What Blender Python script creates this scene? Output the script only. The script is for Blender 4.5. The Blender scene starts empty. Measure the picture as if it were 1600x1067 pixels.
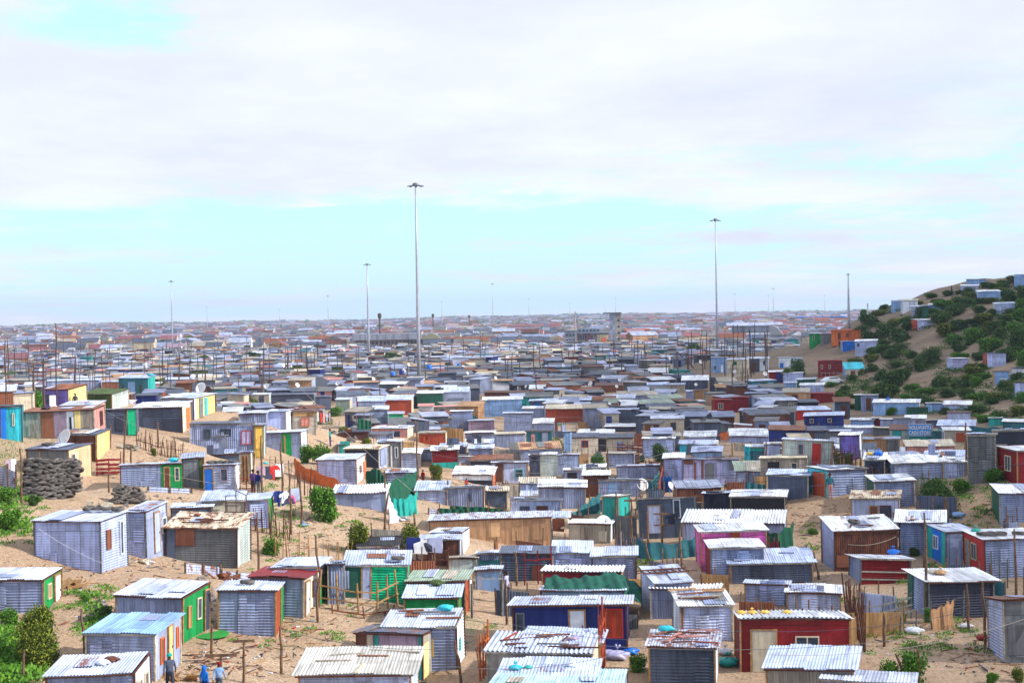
import bpy, math, random
import numpy as np
from mathutils import Vector, Matrix

random.seed(7)
SC = bpy.context.scene
COL = SC.collection
R = math.radians

# ------------------------------------------------------------------ camera
FPX = 2500.0                      # focal length in pixels of the 1600 wide photograph
CAMZ = 15.5
PITCH = math.atan(43.5 / FPX)
ROLL = R(1.0)
FW = Vector((0, math.cos(PITCH), -math.sin(PITCH)))
_r0 = Vector((1, 0, 0)); _u0 = Vector((0, math.sin(PITCH), math.cos(PITCH)))
RT = _r0 * math.cos(ROLL) - _u0 * math.sin(ROLL)
UP = _r0 * math.sin(ROLL) + _u0 * math.cos(ROLL)
cd = bpy.data.cameras.new('camera'); cam = bpy.data.objects.new('camera', cd); COL.objects.link(cam)
cd.sensor_width = 36; cd.lens = 36 * FPX / 1600; cd.clip_start = 1; cd.clip_end = 30000
m = Matrix((RT, UP, -FW)).transposed().to_4x4(); m.translation = Vector((0, 0, CAMZ)); cam.matrix_world = m
SC.camera = cam

# ------------------------------------------------------------------ light, sky, exposure
SUN_EL, SUN_AZ = R(33), R(103)     # azimuth from +Y (view direction) towards +X
SC.view_settings.view_transform = 'Standard'; SC.view_settings.look = 'None'
SC.view_settings.gamma = 1; SC.view_settings.exposure = 0.30
SC.cycles.use_denoising = True
SC.cycles.max_bounces = 5; SC.cycles.volume_bounces = 0; SC.cycles.diffuse_bounces = 3
sd = bpy.data.lights.new('sun', 'SUN'); sun = bpy.data.objects.new('sun', sd); COL.objects.link(sun)
sd.energy = 5.0; sd.angle = R(1.5); sd.color = (1, .94, .85)
tos = Vector((math.cos(SUN_EL) * math.sin(SUN_AZ), math.cos(SUN_EL) * math.cos(SUN_AZ), math.sin(SUN_EL)))
sun.rotation_euler = tos.to_track_quat('Z', 'Y').to_euler(); sun.location = (60, 0, 120)

W = bpy.data.worlds.new('World'); SC.world = W; W.use_nodes = True
nt = W.node_tree; N = nt.nodes; L = nt.links
N.clear()
def wn(t, **k):
    n = N.new(t)
    for a, b in k.items(): setattr(n, a, b)
    return n
out = wn('ShaderNodeOutputWorld'); bg = wn('ShaderNodeBackground'); L.new(bg.outputs[0], out.inputs[0])
sky = wn('ShaderNodeTexSky', sky_type='NISHITA', sun_disc=False, sun_elevation=SUN_EL, sun_rotation=SUN_AZ,
         air_density=1.0, dust_density=0.6, ozone_density=1.5)
bg.inputs[1].default_value = 0.12
tc = wn('ShaderNodeTexCoord'); sep = wn('ShaderNodeSeparateXYZ'); L.new(tc.outputs['Generated'], sep.inputs[0])
def mth(op, a, b=None, c=None, clamp=False):
    n = wn('ShaderNodeMath', operation=op, use_clamp=clamp)
    for i, v in enumerate((a, b, c)):
        if v is None: continue
        if hasattr(v, 'is_linked') or hasattr(v, 'links'): L.new(v, n.inputs[i])
        else: n.inputs[i].default_value = v
    return n.outputs[0]
# cloud layer: the sky direction is projected on a flat layer high above the ground
zz = mth('ADD', mth('MAXIMUM', sep.outputs[2], 0.0), 0.075)
cu = mth('DIVIDE', sep.outputs[0], zz); cv = mth('DIVIDE', sep.outputs[1], zz)
cmb = wn('ShaderNodeCombineXYZ'); L.new(cu, cmb.inputs[0]); L.new(cv, cmb.inputs[1])
def cloud(scale, sx, sy, off, detail, rough):
    mp = wn('ShaderNodeMapping'); mp.inputs['Scale'].default_value = (sx, sy, 1); mp.inputs['Location'].default_value = off
    L.new(cmb.outputs[0], mp.inputs[0])
    n = wn('ShaderNodeTexNoise'); n.inputs['Scale'].default_value = scale; n.inputs['Detail'].default_value = detail
    n.inputs['Roughness'].default_value = rough; L.new(mp.outputs[0], n.inputs[0]); return n.outputs[0]
big = cloud(0.55, .55, 1.0, SKYOFF1 if 'SKYOFF1' in globals() else (3.1, 1.7, 0), 3, .5)
fine = cloud(1.6, .8, .7, (0.3, 5.2, 2), 7, .58)
cov = mth('ADD', mth('MULTIPLY', big, .72), mth('MULTIPLY', fine, .28))
def patch(a0, e0, sa, se, amp):
    az_ = mth('DIVIDE', sep.outputs[0], mth('MAXIMUM', sep.outputs[1], .05)); el_ = mth('DIVIDE', sep.outputs[2], mth('MAXIMUM', sep.outputs[1], .05))
    az_ = mth('ADD', az_, mth('MULTIPLY', mth('SUBTRACT', fine, .5), .6)); el_ = mth('ADD', el_, mth('MULTIPLY', mth('SUBTRACT', fine2, .5), .11))
    g_ = mth('ADD', mth('POWER', mth('ABSOLUTE', mth('DIVIDE', mth('SUBTRACT', az_, a0), sa)), 2.0), mth('POWER', mth('ABSOLUTE', mth('DIVIDE', mth('SUBTRACT', el_, e0), se)), 2.0))
    return mth('MULTIPLY', mth('POWER', 2.718, mth('MULTIPLY', g_, -1.0)), amp)
fine2 = cloud(2.0, .9, .6, (4.3, 9.2, 5), 6, .6)
for q_ in ((-.27, .182, .13, .030, .34), (.075, .090, .13, .0085, .14), (.27, .083, .09, .008, .10), (-.20, .048, .24, .024, .17), (.12, .050, .22, .016, .13), (-.03, .072, .12, .006, .06), (-.12, .083, .06, -.0 + .006, -.06)):
    cov = mth('SUBTRACT', cov, patch(*q_))
high = mth('MULTIPLY', mth('SUBTRACT', sep.outputs[2], .045), 1.6)           # thicker layer overhead
cov = mth('ADD', cov, mth('ADD', mth('MULTIPLY', mth('MINIMUM', high, .14), .9), .035))
mr = wn('ShaderNodeMapRange', interpolation_type='SMOOTHSTEP'); L.new(cov, mr.inputs[0])
mr.inputs[1].default_value = .38; mr.inputs[2].default_value = .60
shade = cloud(.9, .8, .6, (7.0, 2.0, 4), 5, .55)
cr = wn('ShaderNodeMix', data_type='RGBA'); L.new(mth('MULTIPLY', mth('SUBTRACT', mth('ADD', mth('MULTIPLY', shade, .6), mth('MULTIPLY', fine2, .4)), .36), 3.4, None, True), cr.inputs[0])
cr.inputs[6].default_value = (5.5, 5.65, 6.75, 1); cr.inputs[7].default_value = (7.0, 7.15, 7.9, 1)
sk = wn('ShaderNodeMix', data_type='RGBA', blend_type='MULTIPLY'); sk.inputs[0].default_value = 1
L.new(sky.outputs[0], sk.inputs[6]); sk.inputs[7].default_value = (1.0, 1.25, 1.05, 1)
veil = wn('ShaderNodeMix', data_type='RGBA'); veil.inputs[0].default_value = .86
L.new(sk.outputs[2], veil.inputs[6]); lowm = wn('ShaderNodeMapRange', interpolation_type='SMOOTHSTEP'); L.new(sep.outputs[2], lowm.inputs[0]); lowm.inputs[1].default_value = .0; lowm.inputs[2].default_value = .10
vc = wn('ShaderNodeMix', data_type='RGBA'); L.new(lowm.outputs[0], vc.inputs[0]); vc.inputs[6].default_value = (4.9, 6.85, 7.9, 1); vc.inputs[7].default_value = (4.3, 7.3, 7.9, 1); L.new(vc.outputs[2], veil.inputs[7])
mx = wn('ShaderNodeMix', data_type='RGBA'); L.new(mth('MULTIPLY', mr.outputs[0], .93), mx.inputs[0])
L.new(veil.outputs[2], mx.inputs[6]); L.new(cr.outputs[2], mx.inputs[7])
L.new(mx.outputs[2], bg.inputs[0])

# ------------------------------------------------------------------ terrain function
CP = [  # x, y, z, sigma
 (-48,109,7.4,9),(-60,125,8,12),(-56,150,8,14),(-75,150,8,16),(-34,131,6.2,8),(-30,145,5.6,8),(-33,150,7.2,9),(-45,140,7.8,10),
 (-19.7,115,5.2,6),(-24,122,5.4,6),(-17,131,4.0,6),(-13,141,1.0,6),(-30,161,5.8,9),(-19,165,3.0,8),(-16,112,2.6,5),(-13,118,1.2,5),
 (-28.5,103,4.6,5.5),(-36,100,5.6,6),(-40,90,6,8),(-45,80,6,9),(-32,85,4.6,5),(-19.5,76,2.6,4.5),(-25,78,3.4,5),(-14.3,84,2.2,4.5),(-11,86,.9,4),
 (-27,112,3.4,5),(-22,100,1.8,5),(-25,95,2.4,5),(-26,70,2.2,5),(-30,62,2.6,6),(-15,75,.3,4),(-13,92,1.7,4),(-9,92,.3,5),(-23,64,.8,4),
 (80,312,10.9,15),(93,312,15.5,14),(94,337,19.6,14),(105,330,22.3,16),(98,305,15.2,12),(87,347,18.2,12),(78,280,4.6,11),(76,250,4.8,10),
 (69,227,3.4,9),(68,208,3.2,9),(78,215,6,12),(90,235,10,14),(95,260,11.5,14),(110,280,17,18),(125,300,22,20),(120,340,26,20),
 (66,312,2.4,9),(61,300,2.6,8),(72,352,8.6,10),(69,328,6.8,8),(72,390,6,12),(76,338,11.5,7),(62,350,4,9),(54,345,2,9),(50,330,1,9),
 (64,270,1,8),(57,280,.6,8),(65,240,.5,7),(60,225,0,8),(56,205,0,8),(100,220,11,14),(120,240,18,18),(60,200,.3,8),
 (34,108,3.6,6),(33,116,4.2,6),(40,112,5,8),(30,97,1.7,4.5),(36,98,3,6),(44,104,5,8),(27,92,.2,4),(27,110,2.2,5),(24,103,.8,4.5),(22,96,0,4),
]
CPA = np.array(CP)
def lumps(x, y):
    return (0.10 * np.sin(x * .9 + 1.3 * np.sin(y * .31)) * np.sin(y * .7 + x * .23)
            + 0.05 * np.sin(x * 2.3 + y * 1.1) * np.sin(y * 1.9 - x * .7))
def terr_raw(x, y):
    x = np.atleast_1d(np.asarray(x, float)); y = np.atleast_1d(np.asarray(y, float))
    num = np.zeros_like(x); den = np.full_like(x, .12)
    for cx, cy, cz, s in CPA:
        w = np.exp(-((x - cx) ** 2 + (y - cy) ** 2) / (2 * s * s)); num += w * cz; den += w
    z = num / den
    dist = np.hypot(x, y)
    amp = np.clip(z / 6, 0, 1) * 2.2
    z = z + np.where(dist < 420, lumps(x, y) + amp * (.35 * np.sin(x * .21 + .6 * np.sin(y * .09)) * np.sin(y * .13 + 1)
         + .16 * np.sin(x * .55 + y * .2) * np.sin(y * .47 + .8)), 0)
    far = np.clip((dist - 2600) / 2200, 0, 1); far = far * far * (3 - 2 * far)
    az = x / np.maximum(y, 1)
    ridge = 1.0 + 3.5 * np.clip((az + .25) / .3, 0, 1) + 1.6 * np.sin(az * 23 + 1.1) + 1.0 * np.sin(az * 61 + dist * .001)
    return z + far * np.maximum(ridge, 0)
_GX, _GY, _ST = -170.0, 24.0, .5
_gx, _gy = np.meshgrid(np.arange(_GX, 190, _ST), np.arange(_GY, 470, _ST), indexing='ij')
_G = terr_raw(_gx.ravel(), _gy.ravel()).reshape(_gx.shape)
def terr(x, y):
    x = np.atleast_1d(np.asarray(x, float)); y = np.atleast_1d(np.asarray(y, float))
    u = (x - _GX) / _ST; v = (y - _GY) / _ST; ok = (u >= 0) & (v >= 0) & (u < _G.shape[0] - 1) & (v < _G.shape[1] - 1)
    out = np.empty_like(x); uu = np.clip(u, 0, _G.shape[0] - 1.001); vv = np.clip(v, 0, _G.shape[1] - 1.001); i = uu.astype(int); j = vv.astype(int); a = uu - i; b = vv - j
    g = _G[i, j] * (1 - a) * (1 - b) + _G[i + 1, j] * a * (1 - b) + _G[i, j + 1] * (1 - a) * b + _G[i + 1, j + 1] * a * b
    dist = np.hypot(x, y); far = np.clip((dist - 2600) / 2200, 0, 1); far = far * far * (3 - 2 * far); az = x / np.maximum(y, 1)
    ridge = 1.0 + 3.5 * np.clip((az + .25) / .3, 0, 1) + 1.6 * np.sin(az * 23 + 1.1) + 1.0 * np.sin(az * 61 + dist * .001)
    f = np.where(dist < 420, lumps(x, y), 0) + far * np.maximum(ridge, 0)
    return np.where(ok, g, f)
def pix_dir(px, py):
    return (FW + RT * ((px - 800) / FPX) - UP * ((py - 533.5) / FPX))
_TS = np.exp(np.linspace(math.log(28), math.log(5200), 1500))
def hit(px, py):
    """ground point seen at a pixel of the 1600x1067 photograph"""
    d = pix_dir(px, py)
    xs = d.x * _TS; ys = d.y * _TS; zs = CAMZ + d.z * _TS
    below = np.nonzero(zs < terr(xs, ys))[0]
    if len(below) == 0: t = 4500.0
    else:
        i = below[0]; lo, hi = (_TS[i - 1] if i else 20), _TS[i]
        for _ in range(14):
            t = (lo + hi) / 2
            if CAMZ + d.z * t < terr(d.x * t, d.y * t)[0]: hi = t
            else: lo = t
    return Vector((d.x * t, d.y * t, CAMZ + d.z * t)), t
def proj(p):
    v = Vector(p) - Vector((0, 0, CAMZ)); f = v.dot(FW)
    return 800 + FPX * v.dot(RT) / f, 533.5 - FPX * v.dot(UP) / f
def gz(x, y): return float(terr(x, y)[0])

# ------------------------------------------------------------------ materials (all procedural)
def lin(r, g, b): return tuple((c / 255) ** 2.2 for c in (r, g, b))
class MT:
    def __init__(s, name, rough=.6, metal=0.0, spec=.3):
        s.m = bpy.data.materials.new(name); s.m.use_nodes = True; s.n = s.m.node_tree.nodes; s.l = s.m.node_tree.links
        s.b = s.n['Principled BSDF']; s.b.inputs['Roughness'].default_value = rough; s.b.inputs['Metallic'].default_value = metal
        s.b.inputs['Specular IOR Level'].default_value = spec
    def nd(s, t, **k):
        n = s.n.new(t)
        for a, b in k.items(): setattr(n, a, b)
        return n
    def put(s, sock, v):
        if hasattr(v, 'links'): s.l.new(v, sock)
        else: sock.default_value = v
    def math(s, op, a, b=None, clamp=False):
        n = s.nd('ShaderNodeMath', operation=op, use_clamp=clamp); s.put(n.inputs[0], a)
        if b is not None: s.put(n.inputs[1], b)
        return n.outputs[0]
    def noise(s, vec, scale, detail=4, rough=.55, dist=0.0):
        n = s.nd('ShaderNodeTexNoise'); n.inputs['Scale'].default_value = scale; n.inputs['Detail'].default_value = detail
        n.inputs['Roughness'].default_value = rough; n.inputs['Distortion'].default_value = dist; s.l.new(vec, n.inputs['Vector']); return n.outputs[0]
    def mix(s, f, a, b, mode='MIX'):
        n = s.nd('ShaderNodeMix', data_type='RGBA', blend_type=mode); s.put(n.inputs[0], f)
        for i, v in ((6, a), (7, b)):
            if isinstance(v, tuple): v = (*v[:3], 1)
            s.put(n.inputs[i], v)
        return n.outputs[2]
    def rng(s, v, a, b, c=0.0, d=1.0):
        n = s.nd('ShaderNodeMapRange', interpolation_type='SMOOTHSTEP'); s.l.new(v, n.inputs[0])
        for i, q in enumerate((a, b, c, d)): n.inputs[i + 1].default_value = q
        return n.outputs[0]
    def map(s, vec, sc, loc=None):
        n = s.nd('ShaderNodeMapping'); n.inputs['Scale'].default_value = sc; s.l.new(vec, n.inputs[0])
        if loc is not None: s.l.new(loc, n.inputs['Location'])
        return n.outputs[0]
    def bump(s, h, strength, dist=.02):
        n = s.nd('ShaderNodeBump'); n.inputs['Strength'].default_value = strength; n.inputs['Distance'].default_value = dist
        s.l.new(h, n.inputs['Height']); s.l.new(n.outputs[0], s.b.inputs['Normal'])
    def col(s, c): s.put(s.b.inputs['Base Color'], c)

def sheet_mat(name, rust, cell=(.85, 2.6), bumpdir=None, planks=False, rough=.55, dirt=.5):
    """sheet metal or boards in the object's own colour: every sheet a slightly different tone, seams, stains, rust"""
    t = MT(name, rough, 0.0, .35)
    uv = t.nd('ShaderNodeUVMap').outputs[0]; oi = t.nd('ShaderNodeObjectInfo')
    col, rnd = oi.outputs['Color'], oi.outputs['Random']
    off = t.nd('ShaderNodeCombineXYZ'); r1 = t.math('MULTIPLY', rnd, 91.7)
    for i in range(3): t.l.new(r1, off.inputs[i])
    sp = t.nd('ShaderNodeSeparateXYZ'); t.l.new(uv, sp.inputs[0])
    cu = t.math('DIVIDE', sp.outputs[0], cell[0]); cv = t.math('DIVIDE', sp.outputs[1], cell[1])
    fl = t.nd('ShaderNodeCombineXYZ'); t.l.new(t.math('FLOOR', cu), fl.inputs[0]); t.l.new(t.math('FLOOR', cv), fl.inputs[1]); t.l.new(r1, fl.inputs[2])
    wn_ = t.nd('ShaderNodeTexWhiteNoise'); t.l.new(fl.outputs[0], wn_.inputs[0])
    tone = t.math('ADD', t.math('MULTIPLY', wn_.outputs[0], .46), .76)
    tc_ = t.nd('ShaderNodeCombineXYZ')
    for i, k in enumerate((.97, 1, 1.04)): t.l.new(t.math('MULTIPLY', tone, k), tc_.inputs[i])
    c = t.mix(1.0, col, tc_.outputs[0], 'MULTIPLY')
    vo = t.map(uv, (1, 1, 1), off.outputs[0])
    streak = t.noise(t.map(vo, (5.5, .55, 1)), 1.0, 5, .6) if not planks else t.noise(t.map(vo, (14, 1.0, 1)), 1.0, 5, .65)
    c = t.mix(t.math('MULTIPLY', t.rng(streak, .42, .70), dirt + .15), c, t.mix(1.0, c, (.45, .41, .38), 'MULTIPLY'))
    blot = t.noise(vo, .9, 5, .6)
    c = t.mix(t.math('MULTIPLY', t.rng(blot, .5, .72), .35), c, t.mix(1.0, c, (.62, .60, .60), 'MULTIPLY'))
    light = t.noise(t.map(vo, (1.7, 1.7, 1)), 1.3, 3, .5)
    c = t.mix(t.math('MULTIPLY', t.rng(light, .5, .7), .55), c, t.mix(1.0, c, (1.3, 1.28, 1.25), 'MULTIPLY'))
    if rust > 0:
        rn = t.noise(t.map(vo, (1.6, .8, 1)), 1.6, 7, .68, .6)
        thr = t.math('SUBTRACT', .80 - rust * .32, t.math('MULTIPLY', rnd, .10))
        rm = t.math('MULTIPLY', t.math('SUBTRACT', rn, thr), 11, True)
        c = t.mix(rm, c, t.mix(t.noise(vo, 7, 3), (.26, .085, .035), (.12, .045, .025)))
    fu = t.math('FRACT', cu); seam = t.math('LESS_THAN', fu, .03 if not planks else .06)
    fv = t.math('FRACT', cv); seam = t.math('MAXIMUM', seam, t.math('LESS_THAN', fv, .018 if not planks else 0.0))
    c = t.mix(t.math('MULTIPLY', seam, .55 if not planks else .8), c, t.mix(1.0, c, (.3, .28, .27), 'MULTIPLY'))
    t.col(c)
    h = t.noise(vo, 3.0, 3)
    if bumpdir is not None:
        wv = t.nd('ShaderNodeMath', operation='SINE'); t.l.new(t.math('MULTIPLY', sp.outputs[bumpdir], 2 * math.pi / .15), wv.inputs[0])
        h = t.math('ADD', t.math('MULTIPLY', wv.outputs[0], .5), t.math('MULTIPLY', h, .6)); t.bump(h, .8, .02)
    else: t.bump(h, .5, .03)
    t.put(t.b.inputs['Roughness'], t.math('ADD', t.math('MULTIPLY', blot, .35), rough - .18))
    return t.m
M = {}
M['near'] = sheet_mat('corrugated_sheet', .14)                       # ribs are geometry
M['nearx'] = sheet_mat('rusty_corrugated_sheet', .72)
M['h'] = sheet_mat('sheet_level_ribs', .2, (1.9, .72), 1)
M['v'] = sheet_mat('sheet_upright_ribs', .3, (.8, 2.6), 0)
M['x'] = sheet_mat('rusty_sheet', 1.0, (.8, 2.0), 0)
M['hn'] = sheet_mat('sheet_level_bands', .2, (2.1, .72))
M['f'] = sheet_mat('painted_board', .1, (1.25, 2.5), None, False, .7, .35)
M['w'] = sheet_mat('wood_planks', 0, (.22, 30), None, True, .8, .8)
M['p'] = sheet_mat('wood_boards', 0, (30, .3), None, False, .8, .9)
def flat(name, c, rough=.6, metal=0, var=.25, scale=2.0, bump=0):
    t = MT(name, rough, metal); g = t.nd('ShaderNodeTexCoord').outputs['Object']
    n = t.noise(g, scale, 5); t.col(t.mix(t.rng(n, .3, .7), tuple(v * (1 - var) for v in c), tuple(min(1, v * (1 + var)) for v in c)))
    if bump: t.bump(n, bump)
    return t.m
M['glass'] = flat('window_glass', (.05, .07, .10), .12, 0, .3, 3)
M['wood'] = flat('old_wood', (.15, .09, .055), .85, 0, .45, 6, .3)
M['pole'] = flat('pole_wood', (.085, .055, .05), .85, 0, .3, 5)
M['rubber'] = flat('rubber', (.095, .085, .08), .85, 0, .6, 3, .3)
M['mast'] = flat('galvanised_steel', (.42, .44, .52), .45, .3, .12)
M['lampmetal'] = flat('lamp_housing', (.12, .13, .18), .5, .3)
M['white'] = flat('white_enamel', (.75, .76, .78), .4, 0, .1)
M['stone'] = flat('stone', (.2, .18, .17), .9, 0, .4, 4, .5)
def tint_mat(name, rough=.7, var=.3, scale=3.0, bump=.4):
    t = MT(name, rough); oi = t.nd('ShaderNodeObjectInfo'); g = t.nd('ShaderNodeTexCoord').outputs['Object']
    n = t.noise(g, scale, 5); t.col(t.mix(t.rng(n, .35, .7), t.mix(1.0, oi.outputs['Color'], (1 - var,) * 3, 'MULTIPLY'), oi.outputs['Color'])); t.bump(n, bump, .05)
    return t.m
M['cloth'] = tint_mat('cloth', .9, .25, 2.0, .6)
M['plastic'] = tint_mat('plastic', .35, .12, 4, .2)
M['paint'] = tint_mat('paint', .6, .15, 3, .1)
M['timber'] = tint_mat('timber', .85, .45, 5, .5)

# sand
t = MT('sand', .95, 0, .1); g = t.nd('ShaderNodeNewGeometry').outputs['Position']
n1 = t.noise(g, .06, 5, .6); n2 = t.noise(g, .9, 6, .65, .5); n3 = t.noise(g, 7, 4, .6)
c = t.mix(t.rng(n1, .35, .65), (.72, .50, .335), (.85, .635, .45))
c = t.mix(t.math('MULTIPLY', t.rng(n2, .50, .75), .55), c, (.46, .31, .205))
n5 = t.noise(t.map(g, (1, 2.2, 1)), 3.2, 6, .7, .8); c = t.mix(t.math('MULTIPLY', t.rng(n5, .52, .70), .6), c, (.28, .19, .13))
c = t.mix(t.math('MULTIPLY', t.rng(n3, .56, .68), .75), c, (.12, .08, .06)); n6 = t.noise(g, 16, 3, .6); c = t.mix(t.math('MULTIPLY', t.rng(n6, .60, .72), .6), c, (.07, .05, .045))
c = t.mix(t.math('MULTIPLY', t.rng(n5, .44, .30), .35), c, (.72, .55, .42))
n4 = t.noise(g, .35, 6, .7, 1.0); sp = t.nd('ShaderNodeSeparateXYZ'); t.l.new(g, sp.inputs[0])
c = t.mix(t.math('MULTIPLY', t.rng(n4, .60, .66), .7), c, (.10, .12, .035))      # thin ground cover
# on the big hill and away from the paths the sand is greyer
hillm = t.rng(sp.outputs[0], 25, 48)
c = t.mix(t.math('MULTIPLY', hillm, .5), c, t.mix(t.rng(n2, .35, .7), (.27, .225, .185), (.17, .15, .12)))
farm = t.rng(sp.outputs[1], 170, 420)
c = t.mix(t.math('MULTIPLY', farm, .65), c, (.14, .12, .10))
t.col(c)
t.bump(t.math('ADD', t.math('MULTIPLY', n2, 1.0), t.math('ADD', t.math('MULTIPLY', n3, .45), t.math('MULTIPLY', n5, .8))), 1.0, .5); M['sand'] = t.m

def leaf_mat(name, dark, mid, lite):
    t = MT(name, .75, 0, .2); a = t.nd('ShaderNodeUVMap').outputs[0]; sp = t.nd('ShaderNodeSeparateXYZ'); t.l.new(a, sp.inputs[0])
    oi = t.nd('ShaderNodeObjectInfo')
    c = t.mix(t.rng(sp.outputs[0], 0, .6), dark, mid); c = t.mix(t.rng(sp.outputs[0], .6, 1), c, lite)
    c = t.mix(t.math('MULTIPLY', oi.outputs['Random'], .35), c, mid); t.col(c); return t.m
M['leaf_dark'] = leaf_mat('leaves_dark', (.022, .06, .012), (.05, .115, .02), (.12, .19, .04))
M['leaf_olive'] = leaf_mat('leaves_olive', (.035, .055, .008), (.11, .15, .014), (.26, .30, .03))
M['leaf_green'] = leaf_mat('leaves_green', (.03, .08, .008), (.07, .20, .015), (.17, .34, .03))
M['bark'] = flat('bark', (.09, .065, .05), .9, 0, .4, 6)

# ------------------------------------------------------------------ mesh collecting
class MB:
    def __init__(s): s.v = []; s.f = []; s.uv = []; s.mi = []
    def quad(s, pts, uvs=None, mi=0):
        b = len(s.v); s.v += [tuple(p) for p in pts]; s.f.append(tuple(range(b, b + len(pts))))
        s.uv += list(uvs) if uvs else [(0, 0)] * len(pts); s.mi.append(mi)
    def box(s, c, d, rz=0, mi=0, uvo=(0, 0), tilt=None):
        """c centre, d full sizes"""
        hx, hy, hz = d[0] / 2, d[1] / 2, d[2] / 2; ca, sa = math.cos(rz), math.sin(rz)
        P = []
        for x, y, z in ((-1,-1,-1),(1,-1,-1),(1,1,-1),(-1,1,-1),(-1,-1,1),(1,-1,1),(1,1,1),(-1,1,1)):
            x *= hx; y *= hy; z *= hz
            if tilt: z += tilt[0] * x + tilt[1] * y
            P.append((c[0] + x * ca - y * sa, c[1] + x * sa + y * ca, c[2] + z))
        for fc, ua, va in (((0,1,5,4),0,2),((1,2,6,5),1,2),((2,3,7,6),0,2),((3,0,4,7),1,2),((4,5,6,7),0,1),((3,2,1,0),0,1)):
            w, h = d[ua], d[va]
            s.quad([P[i] for i in fc], [(uvo[0], uvo[1]), (uvo[0] + w, uvo[1]), (uvo[0] + w, uvo[1] + h), (uvo[0], uvo[1] + h)], mi)
    def tube(s, pts, rad, n=6, mi=0, cap=True):
        """tube along pts, rad a number or a list"""
        pts = [Vector(p) for p in pts]; k = len(pts); rr = rad if isinstance(rad, (list, tuple)) else [rad] * k
        b0 = len(s.v); ring = []
        for i, p in enumerate(pts):
            d = (pts[min(i + 1, k - 1)] - pts[max(i - 1, 0)]).normalized()
            a = d.orthogonal().normalized() if i == 0 else (a - d * a.dot(d)).normalized()
            b = d.cross(a)
            ring.append([tuple(p + (a * math.cos(2 * math.pi * j / n) + b * math.sin(2 * math.pi * j / n)) * rr[i]) for j in range(n)])
        for r in ring: s.v += r
        for i in range(k - 1):
            for j in range(n):
                j2 = (j + 1) % n
                s.f.append((b0 + i * n + j, b0 + i * n + j2, b0 + (i + 1) * n + j2, b0 + (i + 1) * n + j)); s.uv += [(0, 0)] * 4; s.mi.append(mi)
        if cap:
            s.f.append(tuple(b0 + j for j in reversed(range(n)))); s.uv += [(0, 0)] * n; s.mi.append(mi)
            s.f.append(tuple(b0 + (k - 1) * n + j for j in range(n))); s.uv += [(0, 0)] * n; s.mi.append(mi)
    def lathe(s, prof, n=16, c=(0, 0, 0), mi=0):
        """prof: (r, z) list, around z"""
        b0 = len(s.v)
        for r, z in prof:
            for j in range(n):
                a = 2 * math.pi * j / n; s.v.append((c[0] + r * math.cos(a), c[1] + r * math.sin(a), c[2] + z))
        for i in range(len(prof) - 1):
            for j in range(n):
                j2 = (j + 1) % n
                s.f.append((b0 + i * n + j, b0 + i * n + j2, b0 + (i + 1) * n + j2, b0 + (i + 1) * n + j)); s.uv += [(0, 0)] * 4; s.mi.append(mi)
    def panel(s, A, B, C, D, ribs=None, pitch=.15, amp=.02, nrm=None, u0=0, v0=0, mi=0, sag=0):
        """bilinear sheet A(lower left) B(lower right) C(upper right) D(upper left); ribs 'v' run A->D, 'h' run A->B, None flat"""
        A, B, C, D = map(Vector, (A, B, C, D))
        if nrm is None: nrm = (B - A).cross(D - A)
        nrm = Vector(nrm).normalized()
        Wd = (B - A).length; Hd = (D - A).length
        if ribs is None or Wd < .1 or Hd < .1:
            s.quad([A, B, C, D], [(u0, v0), (u0 + Wd, v0), (u0 + Wd, v0 + Hd), (u0, v0 + Hd)], mi); return
        seg = 6
        L_ = Wd if ribs == 'v' else Hd
        n = max(1, round(L_ / pitch)) * seg
        if n > 420: n = 420
        b0 = len(s.v); other = 2 if sag == 0 else 4
        for i in range(n + 1):
            t = i / n; o = amp * math.sin(2 * math.pi * i / seg)
            for k in range(other):
                q = k / (other - 1)
                uu, vv = (t, q) if ribs == 'v' else (q, t)
                P = (A * (1 - uu) + B * uu) * (1 - vv) + (D * (1 - uu) + C * uu) * vv + nrm * (o - sag * math.sin(math.pi * q) * (.5 + .5 * math.sin(t * 3)))
                s.v.append(tuple(P))
        for i in range(n):
            for k in range(other - 1):
                a = b0 + i * other + k; b = a + other
                q0, q1 = k / (other - 1), (k + 1) / (other - 1); t0, t1 = i / n, (i + 1) / n
                if ribs == 'v':
                    s.f.append((a, b, b + 1, a + 1)); uvs = [(t0, q0), (t1, q0), (t1, q1), (t0, q1)]
                else:
                    s.f.append((a, a + 1, b + 1, b)); uvs = [(q0, t0), (q1, t0), (q1, t1), (q0, t1)]
                s.uv += [(u0 + x * Wd, v0 + y * Hd) for x, y in uvs]; s.mi.append(mi)
    def build(s, name, mats, parent=None, color=None, loc=None, rz=None, smooth=False):
        me = bpy.data.meshes.new(name); me.from_pydata(s.v, [], s.f)
        ul = me.uv_layers.new(name='UVMap'); ul.data.foreach_set('uv', np.array(s.uv, 'f').ravel())
        for mm in (mats if isinstance(mats, (list, tuple)) else [mats]): me.materials.append(mm)
        me.polygons.foreach_set('material_index', s.mi)
        if smooth: me.polygons.foreach_set('use_smooth', [True] * len(s.f))
        me.update()
        o = bpy.data.objects.new(name, me); COL.objects.link(o)
        if parent: o.parent = parent
        if color: o.color = (*color[:3], 1)
        if loc is not None: o.location = loc
        if rz is not None: o.rotation_euler.z = rz
        return o
def tag(o, label=None, cat=None, group=None, kind=None):
    if label: o['label'] = label
    if cat: o['category'] = cat
    if group: o['group'] = group
    if kind: o['kind'] = kind
    return o
def empty(name, loc, rz=0):
    o = bpy.data.objects.new(name, None); COL.objects.link(o); o.location = loc; o.rotation_euler.z = rz; o.empty_display_size = .3
    return o
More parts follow.
